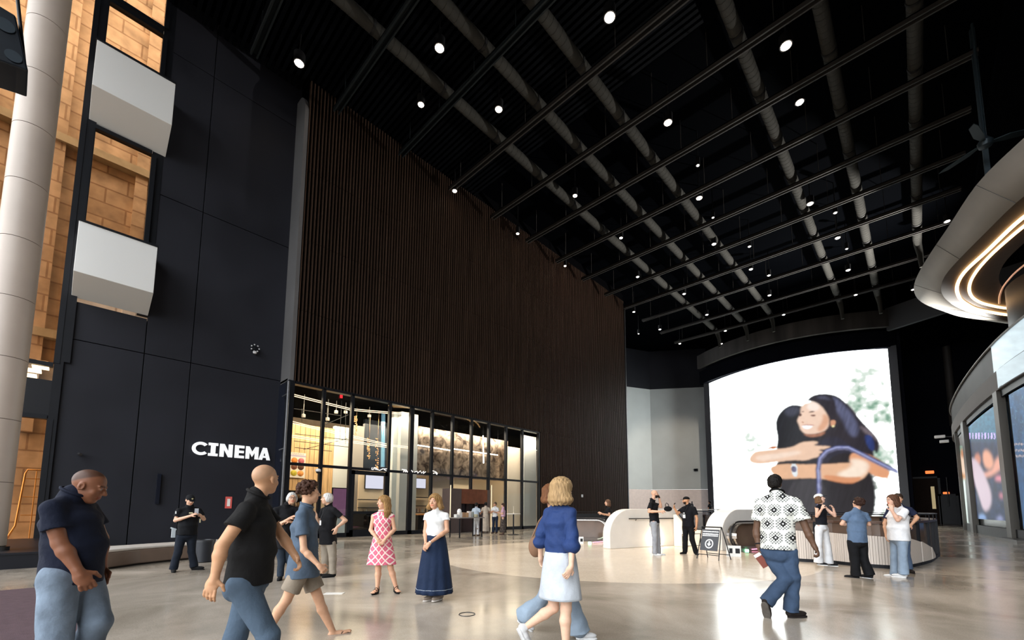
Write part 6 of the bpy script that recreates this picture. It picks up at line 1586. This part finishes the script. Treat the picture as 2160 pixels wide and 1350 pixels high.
# 4 old man facing the camera
p = Person('person with white hair and folded arms, in black polo and jeans, facing the camera', (601, 1222), 178, R=1.03, skin='CDA084', res=.009)
p.trunk((605, 1066), (601, 1146), belly=.02); p.head((616, 1051, -.02), fdir=172, size=.25, glasses=True)
p.arm('R', (588, 1108, -.08), (610, 1094, -.24), (621, 1088, -.24), curl=.3); p.arm('L', (634, 1108, -.05), (612, 1100, -.20), (603, 1100, -.2), curl=.3)
p.leg('R', (594, 1186, -.02), (591, 1214, 0), (185,)); p.leg('L', (612, 1184, 0), (613, 1211, 0), (165,))
p.shirt(C_('black_polo_b', '15151A'), hem=.10, sleeve=.7, t=.025, fit=1.05); p.trousers(C_('dark_jeans', '2E3E50'), t=.018)
p.hair('fluffy', 'DAD6D0', vol=1.0); p.shoe('R', C_('shoe_black', '1A1A1C')); p.shoe('L', C_('shoe_black', '1A1A1C')); p.finish()
# 5 old man with lanyard
p = Person('person with white hair, lanyard and hand on hip, in black polo and khakis', (694, 1216), -122, R=1.06, skin='CFA488', res=.009)
p.trunk((694, 1067), (693, 1143), belly=.05); p.head((690, 1052, -.02), fdir=-95, size=.25)
p.arm('L', (729, 1098, -.02), (710, 1113, -.10), (706, 1127, -.12), curl=.35); p.arm('R', (672, 1104, .05), (668, 1090, -.05), (664, 1082, -.05), curl=.5)
p.leg('L', (702, 1180, -.03), (702, 1208, -.03), (-100,)); p.leg('R', (686, 1180, .0), (685, 1208, .0), (-105,))
p.shirt(C_('black_polo_b', '15151A'), hem=.05, sleeve=.6, t=.027, fit=1.1); p.trousers(C_('khaki_trousers', 'A3937C'), t=.022)
p.hair('fluffy', 'E2DED8', vol=.98); p.shoe('R', C_('shoe_black', '1A1A1C')); p.shoe('L', C_('shoe_black', '1A1A1C'))
b = MB(); q = p.J(684, 1072, p.off(p.N)-.16); r = p.J(676, 1098, p.off(p.N)-.20); r2 = p.J(690, 1070, p.off(p.N)-.14)
b.tube([tuple(q), tuple(r)], .006, 5); b.tube([tuple(r2), tuple(r)], .006, 5); p.extra('lanyard', b, M_frame)
b = MB(); b.beam(tuple(r), tuple(r-UPZ*.10), .065, .008); p.extra('name_badge', b, mat('badge_white', (.8, .8, .8), .4)); p.finish()
# 6 guard
p = Person('person in a black uniform and cap looking down at a phone beside the bench', (393, 1204), 168, R=1.05, skin='D2A68C', res=.009)
p.trunk((400, 1069), (394, 1128), belly=.05); p.head((401, 1055, -.03), fdir=160, pitch=-24, size=.235)
p.arm('R', (370, 1098, -.05), (402, 1088, -.30), (411, 1084, -.32), curl=.7); p.arm('L', (430, 1095, -.02), (423, 1087, -.26), (417, 1083, -.32), curl=.7)
p.leg('R', (375, 1166, -.04), (366, 1199, -.02), (175,)); p.leg('L', (404, 1163, 0), (409, 1193, .02), (112,))
p.shirt(C_('uniform_black', '14161C'), hem=.0, sleeve=.62, t=.030, fit=1.12); p.trousers(C_('uniform_navy', '1A2434'), t=.026, flare=.01, top=.08)
p.hair('buzz', '2A2420'); p.cap('14161C', badge=(.5, .45, .25)); p.shoe('R', C_('shoe_black', '1A1A1C')); p.shoe('L', C_('shoe_black', '1A1A1C'))
b = MB(); c = p.H+UPZ*.06; b.tube([tuple(c+p.S*.172*math.cos(t*math.pi/10)+p.F*.145*math.sin(t*math.pi/10)) for t in range(21)], .02, 6); p.extra('duty_belt', b, M_frame)
b = MB(); c = p.J(366, 1122, p.off(p.H)); b.beam(tuple(c+UPZ*.08), tuple(c-UPZ*.13), .05, .07); b.beam(tuple(c+UPZ*.10-p.rt*.06), tuple(c+UPZ*.05+p.rt*.05), .03, .03); p.extra('holster', b, mat('holster_grey', (.45, .50, .53), .4))
b = MB(); c = p.J(371, 1081, p.off(p.shR)-.07); b.beam(tuple(c+UPZ*.03), tuple(c-UPZ*.03), .05, .02); p.extra('sleeve_patch', b, mat('patch_white', (.6, .62, .62), .5))
b = MB(); c = p.J(402, 1082, p.off(p.C)-.17); b.beam(tuple(c-p.rt*.03), tuple(c+p.rt*.04), .02, .03); c = p.J(422, 1098, p.off(p.C)-.17); b.beam(tuple(c+UPZ*.04), tuple(c-UPZ*.05), .03, .02); p.extra('chest_badge', b, mat('badge_gold2', (.6, .55, .35), .35)); p.finish()
ph = MB(); c = (p.hR_+p.hL_)/2+UPZ*.04; ph.beam(tuple(c-UPZ*.06+p.n*.01), tuple(c+UPZ*.08-p.n*.02), .075, .012, tuple(p.n)); tag(ph.build('phone', mat('phone_silver', (.45, .48, .52), .25)), 'silver phone held in both hands by the guard in black', 'phone')
# 7 woman in pink lattice dress
p = Person('person with long blonde hair in a pink and white lattice dress, hands clasped', (811, 1251), 190, R=.94, skin='D3A284', res=.007)
p.trunk((808, 1079), (806, 1147), fem=True, sw=.165); p.head((809, 1060, -.01), fdir=-118, size=.235)
p.arm('R', (782, 1118, -.04), (797, 1138, -.20), (803, 1147, -.22), curl=.5, ro=.92); p.arm('L', (832, 1117, -.02), (813, 1138, -.20), (805, 1147, -.23), curl=.5, ro=.92)
p.leg('R', (798, 1199, 0), (796, 1240, 0), (205,), ro=.98, foot=True); p.leg('L', (824, 1198, 0), (835, 1238, 0), (165,), ro=.98, foot=True)
fu = uv_on(p)
def dresscol(V):
    u, v = fu(V); s = .135; a = ((u+v)/s) % 1; b = ((u-v)/s) % 1; w = (a < .20) | (b < .20); C = np.where(w[:, None], np.array(lin('F4DFD2')), np.array(lin('D8667E')))
    dot = (np.abs(a-.6) < .08) & (np.abs(b-.6) < .08); C = np.where(dot[:, None], np.array(lin('E88C9C')), C); return C
p.shirt(M_print, hem=.36, sleeve=0, t=.020, name='dress', collar=False, colour=dresscol, hemw=.262, neckw=0, wr=(.003, 20, 8, 1.))
b = MB(); nc = p.N+UPZ*.02; b.tube([tuple(nc+p.S*.075*math.cos(t*math.pi/8)+p.F*.075*math.sin(t*math.pi/8)) for t in range(17)], .011, 6); p.extra('halter_collar', b, C_('halter', 'EFD6CC'))
p.hair('long', 'A8804E', length=.22, vol=1.12); p.sandal('R', C_('strap_black', '16161A'), straps=3, heel=.0); p.sandal('L', C_('strap_black', '16161A'), straps=3, heel=.0); p.finish()
# 8 woman in white top and navy skirt
p = Person('person, smiling woman with blonde hair in a white top and long navy skirt', (917, 1266), 200, R=.96, skin='CE9C7E', res=.007)
p.trunk((921, 1077), (918, 1143), fem=True, sw=.165); p.head((917, 1058, -.02), fdir=-152, size=.238)
p.arm('R', (897, 1121, -.02), (898, 1146, -.18), (894, 1158, -.22), curl=.5, ro=.95); p.arm('L', (943, 1119, -.04), (907, 1145, -.22), (897, 1157, -.25), curl=.5, ro=.95)
p.leg('R', (910, 1198, 0), (912, 1252, 0), (222,)); p.leg('L', (928, 1198, 0), (929, 1252, 0), (218,))
p.shirt(C_('white_top', 'E8E6E2'), hem=-.08, sleeve=.30, t=.020, fit=1.0, sl_r=1.12, collar=False)
p.skirt(C_('navy_skirt', '1B3358', var=.15, vscale=4), .81, .150, .292, .115, .25, top=.11, pleat=.045, npl=11)
sw = MB(); 
for i in range(73):
    pass
p.hair('long', 'A27C4C', length=.07, vol=1.14); p.shoe('R', C_('shoe_tan', 'B09A84'), C_('sole_cream', 'D8CCC0')); p.shoe('L', C_('shoe_tan', 'B09A84'), C_('sole_cream', 'D8CCC0'))
b = MB(); d_ = nrm(p.wL-p.eL); x_ = nrm(np.cross(d_, UPZ)); y_ = np.cross(d_, x_); b.tube([tuple(p.wL+x_*.028*math.cos(t*math.pi/6)+y_*.028*math.sin(t*math.pi/6)) for t in range(13)], .007, 6); p.extra('wrist_watch', b, mat('watch_silver', (.6, .6, .6), .25, metal=.8))
b = MB(); 
S_, F_ = p.S, p.F; pts = []
for i in range(49):
    a = 2*math.pi*i/48; q = .92; ww = .150+(.292-.150)*q**.75; dd = .115+(.25-.115)*q**.75; pl = 1.035+.045*q*math.sin(a*11+.7*math.sin(3*a+q*2)); pts.append(tuple(p.H+UPZ*.11-UPZ*.92*q+S_*ww*pl*math.cos(a)+F_*dd*pl*math.sin(a)))
b.tube(pts, .0035, 4); p.extra('hem_piping', b, C_('piping_pale', 'B8C4D4')); p.finish()
# 9 woman in royal blue blouse
p = Person('person with blonde bob in a royal blue blouse and pale skirt, walking', (1190, 1374), 38, R=.98, skin='DDB49A', res=.006)
p.trunk((1180, 1064), (1181, 1184), fem=True, sw=.152); p.head((1186, 1034, .0), fdir=55, size=.235)
p.arm('R', (1207, 1132, -.08), (1205, 1194, -.17), (1191, 1222, -.19), curl=.45, ro=1.0); p.arm('L', (1141, 1128, .02), (1140, 1172, .12), (1143, 1190, .15), curl=.4)
p.leg('R', (1194, 1284, 0), (1194, 1362, 0), (62,), ro=1.05); p.leg('L', (1168, 1282, -.02), (1110, 1322, .02), (62, -62), ro=1.05)
def blouse(B):
    for e_, w_, sh in ((p.eR, p.wR, p.shR), (p.eL, p.wL, p.shL)):
        B.cone(sh+(e_-sh)*.5, e_, .062, .064, .03); B.cone(e_, e_+(w_-e_)*.42, .062, .088, .02)
    B.plane(p.eR+(p.wR-p.eR)*.36, nrm(p.wR-p.eR)*0+np.array((0, 0, -1)))
p.shirt(C_('royal_blouse', '1D4488', rough=.7), hem=-.01, sleeve=1.0, t=.022, fit=1.08, collar=False, sl_r=1.05, wr=(.005, 30, 26, 1.), parts=lambda B: [B.cone(e_+(w_-e_)*.05, e_+(w_-e_)*.30, .056, .088, .02) for e_, w_ in ((p.eR, p.wR), (p.eL, p.wL))])
p.skirt(C_('pale_skirt', 'C6CED8'), .375, .158, .232, .13, .19, top=.10, pleat=.012, npl=5)
p.hair('long', 'B8966A', length=.095, vol=1.27)
p.shoe('R', C_('sneaker_white', 'D8D8D8'), C_('sole_white', 'E8E8E8')); p.shoe('L', C_('sneaker_white', 'D8D8D8'), C_('sole_white', 'E8E8E8')); p.finish()
b = MB(); c = p.P(.05, .02, .11); b.tube([tuple(p.P(.086*math.cos(t), .0+.02, .03+.088*math.sin(t))) for t in np.linspace(.2, 2.9, 12)], .004, 5); 
p.extra('sunglasses', b, M_frame)
# 10 companion hidden behind her
p = Person('person hidden behind the blue blouse, in wide pale blue jeans and white sneakers', (1195, 1342), 78, R=.93, skin='D2A286', res=.009)
p.trunk((1167, 1072), (1172, 1190), fem=True, sw=.16); p.head((1164, 1042, 0), fdir=95, size=.235)
p.arm('R', (1158, 1130, 0), (1160, 1175, 0), (1162, 1190, 0)); p.arm('L', (1172, 1130, 0), (1176, 1170, 0), (1180, 1185, 0))
p.leg('R', (1205, 1266, 0), (1222, 1330, 0), (88,)); p.leg('L', (1146, 1262, 0), (1106, 1300, .05), (80, -38))
p.shirt(C_('cream_top', 'C8B8A0'), hem=.0, sleeve=.5, t=.015); p.trousers(C_('wide_jeans', '93ABC2', var=.18, vscale=4), t=.018, flare=.055, loose=.012, wr=(.006, 20, 18, 2.), name='jeans')
p.hair('long', '7A4E30', length=.04, vol=1.05); p.shoe('R', C_('sneaker_white', 'D8D8D8'), C_('sole_white', 'E8E8E8')); p.shoe('L', C_('sneaker_white', 'D8D8D8'), C_('sole_white', 'E8E8E8')); p.finish()
e = empty('shoulder_bag', tuple(p.J(1130, 1155, -.05)), 'tan leather shoulder bag at the left side of the woman in the blue blouse', 'bag'); B = Field(.008)
cc = p.J(1130, 1153, -.05); B.ell(cc, (p.rt, p.n, UPZ), (.085, .045, .125), .02); mk('bag_body', B.mesh(), cloth('tan_leather', '9A6A42', rough=.5, bump=.1), e)
b = MB(); b.tube([tuple(cc+p.rt*-.05+UPZ*.09-np.array(e.location)), tuple(cc+p.rt*.04+UPZ*.30-np.array(e.location)), tuple(cc+p.rt*.14+UPZ*.42-np.array(e.location))], .010, 6); b.build('strap', cloth('tan_leather', '9A6A42'), e)
# 11 man in print shirt
p = Person('person in a white and black print shirt and blue jeans walking away', (1650, 1300), 10, R=1.24, skin='5E4434', res=.0065)
p.trunk((1639, 1043), (1641, 1158), sw=.175, belly=-.0); p.head((1635, 1020, .02), fdir=15, size=.235)
p.arm('R', (1703, 1121, -.02), (1717, 1151, -.03), (1725, 1164, -.04), curl=.8, ro=.98); p.arm('L', (1595, 1121, 0), (1599, 1147, -.04), (1601, 1160, -.05), curl=.8, ro=.98)
p.leg('R', (1672, 1218, -.02), (1668, 1285, .0), (50,), ro=.92); p.leg('L', (1657, 1222, -.12), (1618, 1268, -.22), (18, -66), ro=.92)
fu = uv_on(p)
def granny(V):
    u, v = fu(V); u = (V-p.W)@p.S; s = .19; q = .0185; cu = np.floor(u/s+.5*(np.floor(v/s) % 2)); cv = np.floor(v/s)
    x = u-(cu+.5-.5*(np.floor(v/s) % 2))*s; y = v-(cv+.5)*s; i = np.abs(np.round(x/q)).astype(int); j = np.abs(np.round(y/q)).astype(int)
    C = np.ones((len(V), 3))*np.array(lin('DCDCD4')); r = i+j; mx = np.maximum(i, j)
    g = (mx <= 4) & (r <= 6) & ((i+j) % 2 == 0) & (r >= 3); C[g] = np.array(lin('6E706E'))
    k = ((r == 1) | ((i == 1) & (j == 1)) & False) | ((i == 2) & (j == 0)) | ((i == 0) & (j == 2)); C[k] = np.array(lin('1A1A1A')); C[(r == 0)] = np.array(lin('F0F0F0'))
    k2 = (i == 1) & (j == 1); C[k2] = np.array(lin('2A2A2A')); return C
p.shirt(M_print, hem=.0, sleeve=.62, t=.032, fit=1.10, sl_r=1.28, colour=granny); p.trousers(C_('blue_jeans', '3D5A7E', var=.25, vscale=3), t=.026, flare=.012, loose=.0, top=.05, wr=(.006, 22, 24, 2.), name='jeans')
p.hair('short', '17120F', vol=1.0); p.shoe('R', C_('shoe_brown', '2E2420')); p.shoe('L', C_('shoe_brown', '2E2420'), C_('sole_taupe', '6E645A'))
b = MB(); d_ = nrm(p.wL-p.eL); x_ = nrm(np.cross(d_, p.n)); y_ = np.cross(d_, x_); b.tube([tuple(p.wL+x_*.036*math.cos(t*math.pi/6)+y_*.036*math.sin(t*math.pi/6)) for t in range(13)], .010, 6); p.extra('wristband', b, M_frame); p.finish()
e = empty('book', tuple(p.hL_), 'dark red covered book with white edge in the left hand of the print shirt man', 'book'); c = p.J(1611, 1178, p.off(p.hL_)); o = np.array(e.location)
ax = nrm(p.rt*.55-UPZ*.83); MB().beam(tuple(c-ax*.11-o), tuple(c+ax*.11-o), .17, .045, tuple(p.n)).build('cover', mat('book_red', (.16, .03, .015), .5), e); MB().beam(tuple(c-ax*.105-p.n*.001-o-UPZ*.004), tuple(c-ax*.06-o-UPZ*.004), .165, .052, tuple(p.n)).build('pages', mat('book_white', (.75, .74, .7), .6), e)
# 12 woman with white cap
p = Person('person in a white cap, black sleeveless top and white trousers', (1737, 1196), 122, R=.96, skin='D8AE98', res=.010)
p.trunk((1731, 1064), (1733, 1112), fem=True, sw=.16); p.head((1729, 1052, 0), fdir=88, pitch=14, size=.245)
p.arm('R', (1723, 1089, -.08), (1734, 1073, -.20), (1737, 1065, -.18), curl=.8); p.arm('L', (1761, 1088, -.02), (1758, 1073, -.08), (1754, 1066, -.08), curl=.9)
p.leg('R', (1727, 1150, -.02), (1727, 1184, 0), (110,)); p.leg('L', (1745, 1150, 0), (1748, 1186, 0), (100,))
p.shirt(C_('black_tank', '1C1E2A'), hem=-.06, sleeve=0, t=.016, collar=False, neckw=0); p.trousers(C_('white_trousers', 'E4E6EA'), t=.022, flare=.045, loose=.012, top=.09)
p.hair('long', '7A5A40', length=.02, vol=.95); p.cap('E2E2E0', brim='1E2030'); p.shoe('R', C_('shoe_dark', '202024'), C_('sole_white', 'E8E8E8')); p.shoe('L', C_('shoe_dark', '202024'), C_('sole_white', 'E8E8E8'))
b = MB(); c = p.H+UPZ*.085; b.tube([tuple(c+p.S*.152*math.cos(t*math.pi/10)+p.F*.125*math.sin(t*math.pi/10)) for t in range(21)], .014, 6); p.extra('belt', b, M_frame); p.finish()
# 13 curly haired in blue tee
p = Person('person with curly dark hair in a blue tee and black trousers looking up', (1815, 1219), -32, R=1.02, skin='D2A68E', res=.009)
p.trunk((1806, 1077), (1808, 1140), sw=.18); p.head((1810, 1062, .0), fdir=-42, pitch=24, size=.24)
p.arm('L', (1776, 1105, -.02), (1795, 1106, .18), (1804, 1104, .22), curl=.5); p.arm('R', (1833, 1106, .05), (1820, 1105, .24), (1811, 1103, .26), curl=.5)
p.leg('L', (1803, 1180, 0), (1805, 1212, 0), (-78,)); p.leg('R', (1822, 1180, .02), (1834, 1211, .02), (-65,))
p.shirt(C_('blue_tee', '5E7FA6'), hem=.04, sleeve=.62, t=.030, fit=1.1, sl_r=1.2, collar=False); p.trousers(C_('black_trousers', '17181C'), t=.028, flare=.02, loose=.01)
p.hair('curly', '3A241C', vol=1.12); p.shoe('R', C_('shoe_dark', '202024'), C_('sole_white', 'E8E8E8')); p.shoe('L', C_('shoe_dark', '202024'), C_('sole_white', 'E8E8E8')); p.finish()
# 14 white tee
p = Person('person with long brown hair in a white tee and pale jeans, hand over the mouth', (1897, 1217), -120, R=1.10, skin='D6AA92', res=.009)
p.trunk((1895, 1069), (1896, 1136), sw=.18, belly=.03); p.head((1882, 1055, -.04), fdir=-128, size=.25, glasses=True)
p.arm('L', (1894, 1097, -.12), (1882, 1078, -.16), (1879, 1067, -.16), curl=.5); p.arm('R', (1876, 1100, -.02), (1890, 1104, -.22), (1898, 1104, -.25), curl=.4)
p.leg('L', (1904, 1176, -.02), (1906, 1209, -.02), (-95,), ro=1.05); p.leg('R', (1888, 1176, .0), (1888, 1210, .0), (-98,), ro=1.05)
p.shirt(C_('white_tee', 'E4E4E6'), hem=.04, sleeve=.70, t=.035, fit=1.18, sl_r=1.35, collar=False); p.trousers(C_('pale_jeans', '8FA9C4', var=.15, vscale=4), t=.026, flare=.02, name='jeans')
p.hair('long', '5E3E2C', length=.10, vol=1.05); p.shoe('R', C_('sneaker_white', 'D8D8D8'), C_('sole_white', 'E8E8E8')); p.shoe('L', C_('sneaker_white', 'D8D8D8'), C_('sole_white', 'E8E8E8')); p.finish()
# 15 behind 14
p = Person('person in a navy tee, mostly hidden behind the one in the white tee', (1903, 1207), 175, R=1.05, skin='C99878', res=.010)
p.trunk((1897, 1067), (1897, 1130), sw=.18); p.head((1895, 1052, .02), fdir=170, size=.235)
p.arm('R', (1866, 1104, 0), (1869, 1130, -.03), (1871, 1142, -.04), curl=.4); p.arm('L', (1935, 1092, 0), (1922, 1107, -.05), (1916, 1112, -.06), curl=.4)
p.leg('R', (1890, 1170, 0), (1890, 1198, 0), (190,)); p.leg('L', (1912, 1170, 0), (1918, 1199, 0), (160,))
p.shirt(C_('navy_tee', '1E2A4E'), hem=.04, sleeve=.65, t=.026, sl_r=1.2, collar=False); p.trousers(C_('mid_jeans', '4E6A8E'), t=.024, name='jeans')
p.hair('short', '3A2A20'); p.shoe('R', C_('shoe_brown', '2E2420')); p.shoe('L', C_('shoe_brown', '2E2420')); p.finish()
# 16 bearded man with bag
p = Person('bearded bald person in a black tee and pale trousers holding up a bag', (1385, 1171), 105, R=1.20, skin='D3A488', res=.012)
p.trunk((1376, 1056), (1381, 1102), sw=.16); p.head((1381, 1042, 0), fdir=92, size=.25, beard='1C1512')
p.arm('R', (1369, 1079, -.08), (1393, 1079, -.22), (1402, 1078, -.22), curl=.7); p.arm('L', (1394, 1069, 0), (1391, 1053, -.05), (1389, 1045, -.06), curl=.5)
p.leg('R', (1381, 1138, -.03), (1381, 1166, 0), (100,), ro=.95); p.leg('L', (1388, 1138, 0), (1389, 1166, .02), (100,), ro=.95)
p.shirt(C_('black_tee', '17181F'), hem=.02, sleeve=.65, t=.024, sl_r=1.15); p.trousers(C_('pale_grey_trousers', 'A8ACB4'), t=.020, flare=.01)
p.hair('beard', '16110F', name='beard'); p.shoe('R', C_('sneaker_white', 'D8D8D8'), C_('sole_white', 'E8E8E8')); p.shoe('L', C_('sneaker_white', 'D8D8D8'), C_('sole_white', 'E8E8E8')); p.finish()
e = empty('hand_bag', tuple(p.J(1409, 1072, -.25)), 'small black bag with round handles held out by the bearded man', 'bag'); cc = np.array(e.location); B = Field(.01)
B.ell(cc-UPZ*.02, (p.rt, p.n, UPZ), (.125, .06, .085), .02); mk('bag_body', B.mesh(), C_('bag_black', '101014'), e)
b = MB()
for q in (-.03, .03): b.tube([tuple(-p.rt*.07+p.n*q+UPZ*.04), tuple(-p.rt*.075+p.n*q+UPZ*.12), tuple(-p.rt*.04+p.n*q+UPZ*.17), tuple(p.rt*.01+p.n*q+UPZ*.13), tuple(p.rt*.03+p.n*q+UPZ*.05)], .010, 6)
b.build('handles', C_('bag_black', '101014'), e)
# 17 black cap man
p = Person('person in a black cap and black tee raising one hand by the sandwich board', (1457, 1169), -148, R=1.14, skin='C4906C', res=.011)
p.trunk((1452, 1066), (1452, 1109), sw=.18, belly=.04); p.head((1447, 1056, -.02), fdir=-105, size=.25, beard='17110E')
p.arm('R', (1430, 1084, -.05), (1422, 1071, -.12), (1422, 1062, -.14), curl=.25); p.arm('L', (1470, 1094, -.02), (1469, 1111, -.05), (1468, 1120, -.06), curl=.5)
p.leg('R', (1446, 1138, -.02), (1445, 1163, 0), (-130,)); p.leg('L', (1460, 1138, 0), (1468, 1165, 0), (165,))
p.shirt(C_('black_tee', '17181F'), hem=.03, sleeve=.65, t=.026, fit=1.08, sl_r=1.2); p.trousers(C_('black_trousers', '17181C'), t=.024, flare=.005)
p.cap('121214'); p.shoe('R', C_('shoe_black', '1A1A1C')); p.shoe('L', C_('shoe_black', '1A1A1C'))
b = MB(); c = p.J(1443, 1089, p.off(p.C)-.20); b.beam(tuple(c+UPZ*.06), tuple(c-UPZ*.06), .085, .008); b.beam(tuple(c+UPZ*.12), tuple(c+UPZ*.09), .05, .008); p.extra('name_badge', b, mat('badge_white', (.8, .8, .8), .4))
b = MB(); b.tube([tuple(c+UPZ*.11), tuple(p.N-p.S*.05+p.F*.09)], .005, 5); b.tube([tuple(c+UPZ*.11), tuple(p.N+p.S*.05+p.F*.09)], .005, 5); p.extra('lanyard', b, M_frame); p.finish()
# simple standing figures further off
def stander(label, base, ang, top, skin, hairk, hairc, shirtm, legm, R=1.0, res=.016, skirt=None, arms=None, sleeve=.6, hlen=.05, hpitch=0, capc=None, hd=None):
    p = Person(label, base, ang, R=R, skin=skin, res=res); g = p.G; ht = None
    D = (g-EYE)@p.n
    d = ray(base[0], top); t = ((g-EYE)@p.n)/(d@p.n); H_ = (EYE+d*t)[2]; f = H_/1.75; p.R = R*f
    def px(w, z): q = proj(g+p.rt*w+UPZ*z); return q
    N = px(0, 1.475*f); Hp = px(0, .93*f); p.trunk(N, Hp, fem=skirt is not None, sw=.18); hx = px(.02*math.sin(math.radians(ang)), 1.62*f); p.head((*hx, 0), fdir=hd, pitch=hpitch, size=.235*f)
    for sd, sg in (('R', 1), ('L', -1)):
        c = math.cos(math.radians(ang))*sg
        if arms == 'fold': p.arm(sd, (*px(c*.26*f, 1.14*f), 0), (*px(c*.05+math.sin(math.radians(ang))*.25*f, 1.20*f), (-.25 if abs(ang) > 90 else .25)), (*px(-c*.02+math.sin(math.radians(ang))*.32*f, 1.24*f), (-.28 if abs(ang) > 90 else .28)))
        else: p.arm(sd, (*px(c*.24*f, 1.16*f), 0), (*px(c*.25*f+math.sin(math.radians(ang))*.06, .93*f), -.02), (*px(c*.25*f+math.sin(math.radians(ang))*.08, .86*f), -.02))
        p.leg(sd, (*px(c*.10*f, .50*f), 0), (*px(c*.11*f, .09*f), 0), (ang+8*sg,))
    p.shirt(shirtm, hem=.02, sleeve=sleeve, t=.022)
    if skirt: p.skirt(skirt[0], skirt[1]*f, .155*f, skirt[2]*f, .125*f, skirt[3]*f, top=.08, pleat=.03, npl=7)
    else: p.trousers(legm, t=.02, flare=.01)
    if hairk: p.hair(hairk, hairc, length=hlen)
    if capc: p.cap(capc)
    p.shoe('R', C_('shoe_tanb', '6A4A3A')); p.shoe('L', C_('shoe_tanb', '6A4A3A')); p.finish(); return p
stander('person with long dark hair in a black top behind the left white parapet', (1284, 1151), -100, 1053, 'CFA286', 'long', '6A4C38', C_('black_tee', '17181F'), C_('black_trousers', '17181C'), arms='fold', res=.012, hlen=.12)
stander('person seen from behind in pale blue shirt and white trousers by the brown portal', (1004, 1130), 25, 1060, '8A6450', 'short', '1E1612', C_('pale_blue_shirt', 'B4C6D8'), C_('white_trousers', 'E4E6EA'), arms='fold')
stander('person seen from behind in a long beige dress by the brown portal', (1024, 1124), -10, 1059, '8A6450', 'short', '14100E', C_('beige_top', 'CDB8A0'), None, skirt=(C_('beige_dress', 'C8B29A'), .84, .22, .2), arms='fold')
stander('person in a white shirt and dark jeans in the group by the bistro table', (1044, 1125), -150, 1059, 'C08E70', 'short', '6A5844', C_('white_shirt', 'DCDCDC'), C_('blue_jeans_d', '22344E'), arms='fold')
stander('person in a pink cardigan and dark patterned skirt beside the bistro table', (1061, 1128), -85, 1061, 'C89C84', 'short', '4A3428', C_('pink_cardigan', 'DFA6C4'), None, skirt=(C_('leopard_skirt', '5E5048', var=.75, vscale=14), .80, .20, .18), arms='fold')
stander('person in dark clothes at the far high table left of the screen', (1499, 1106), -60, 1056, 'A87C64', 'short', '17120F', C_('black_tee', '17181F'), C_('black_trousers', '17181C'), R=1.0, res=.03)
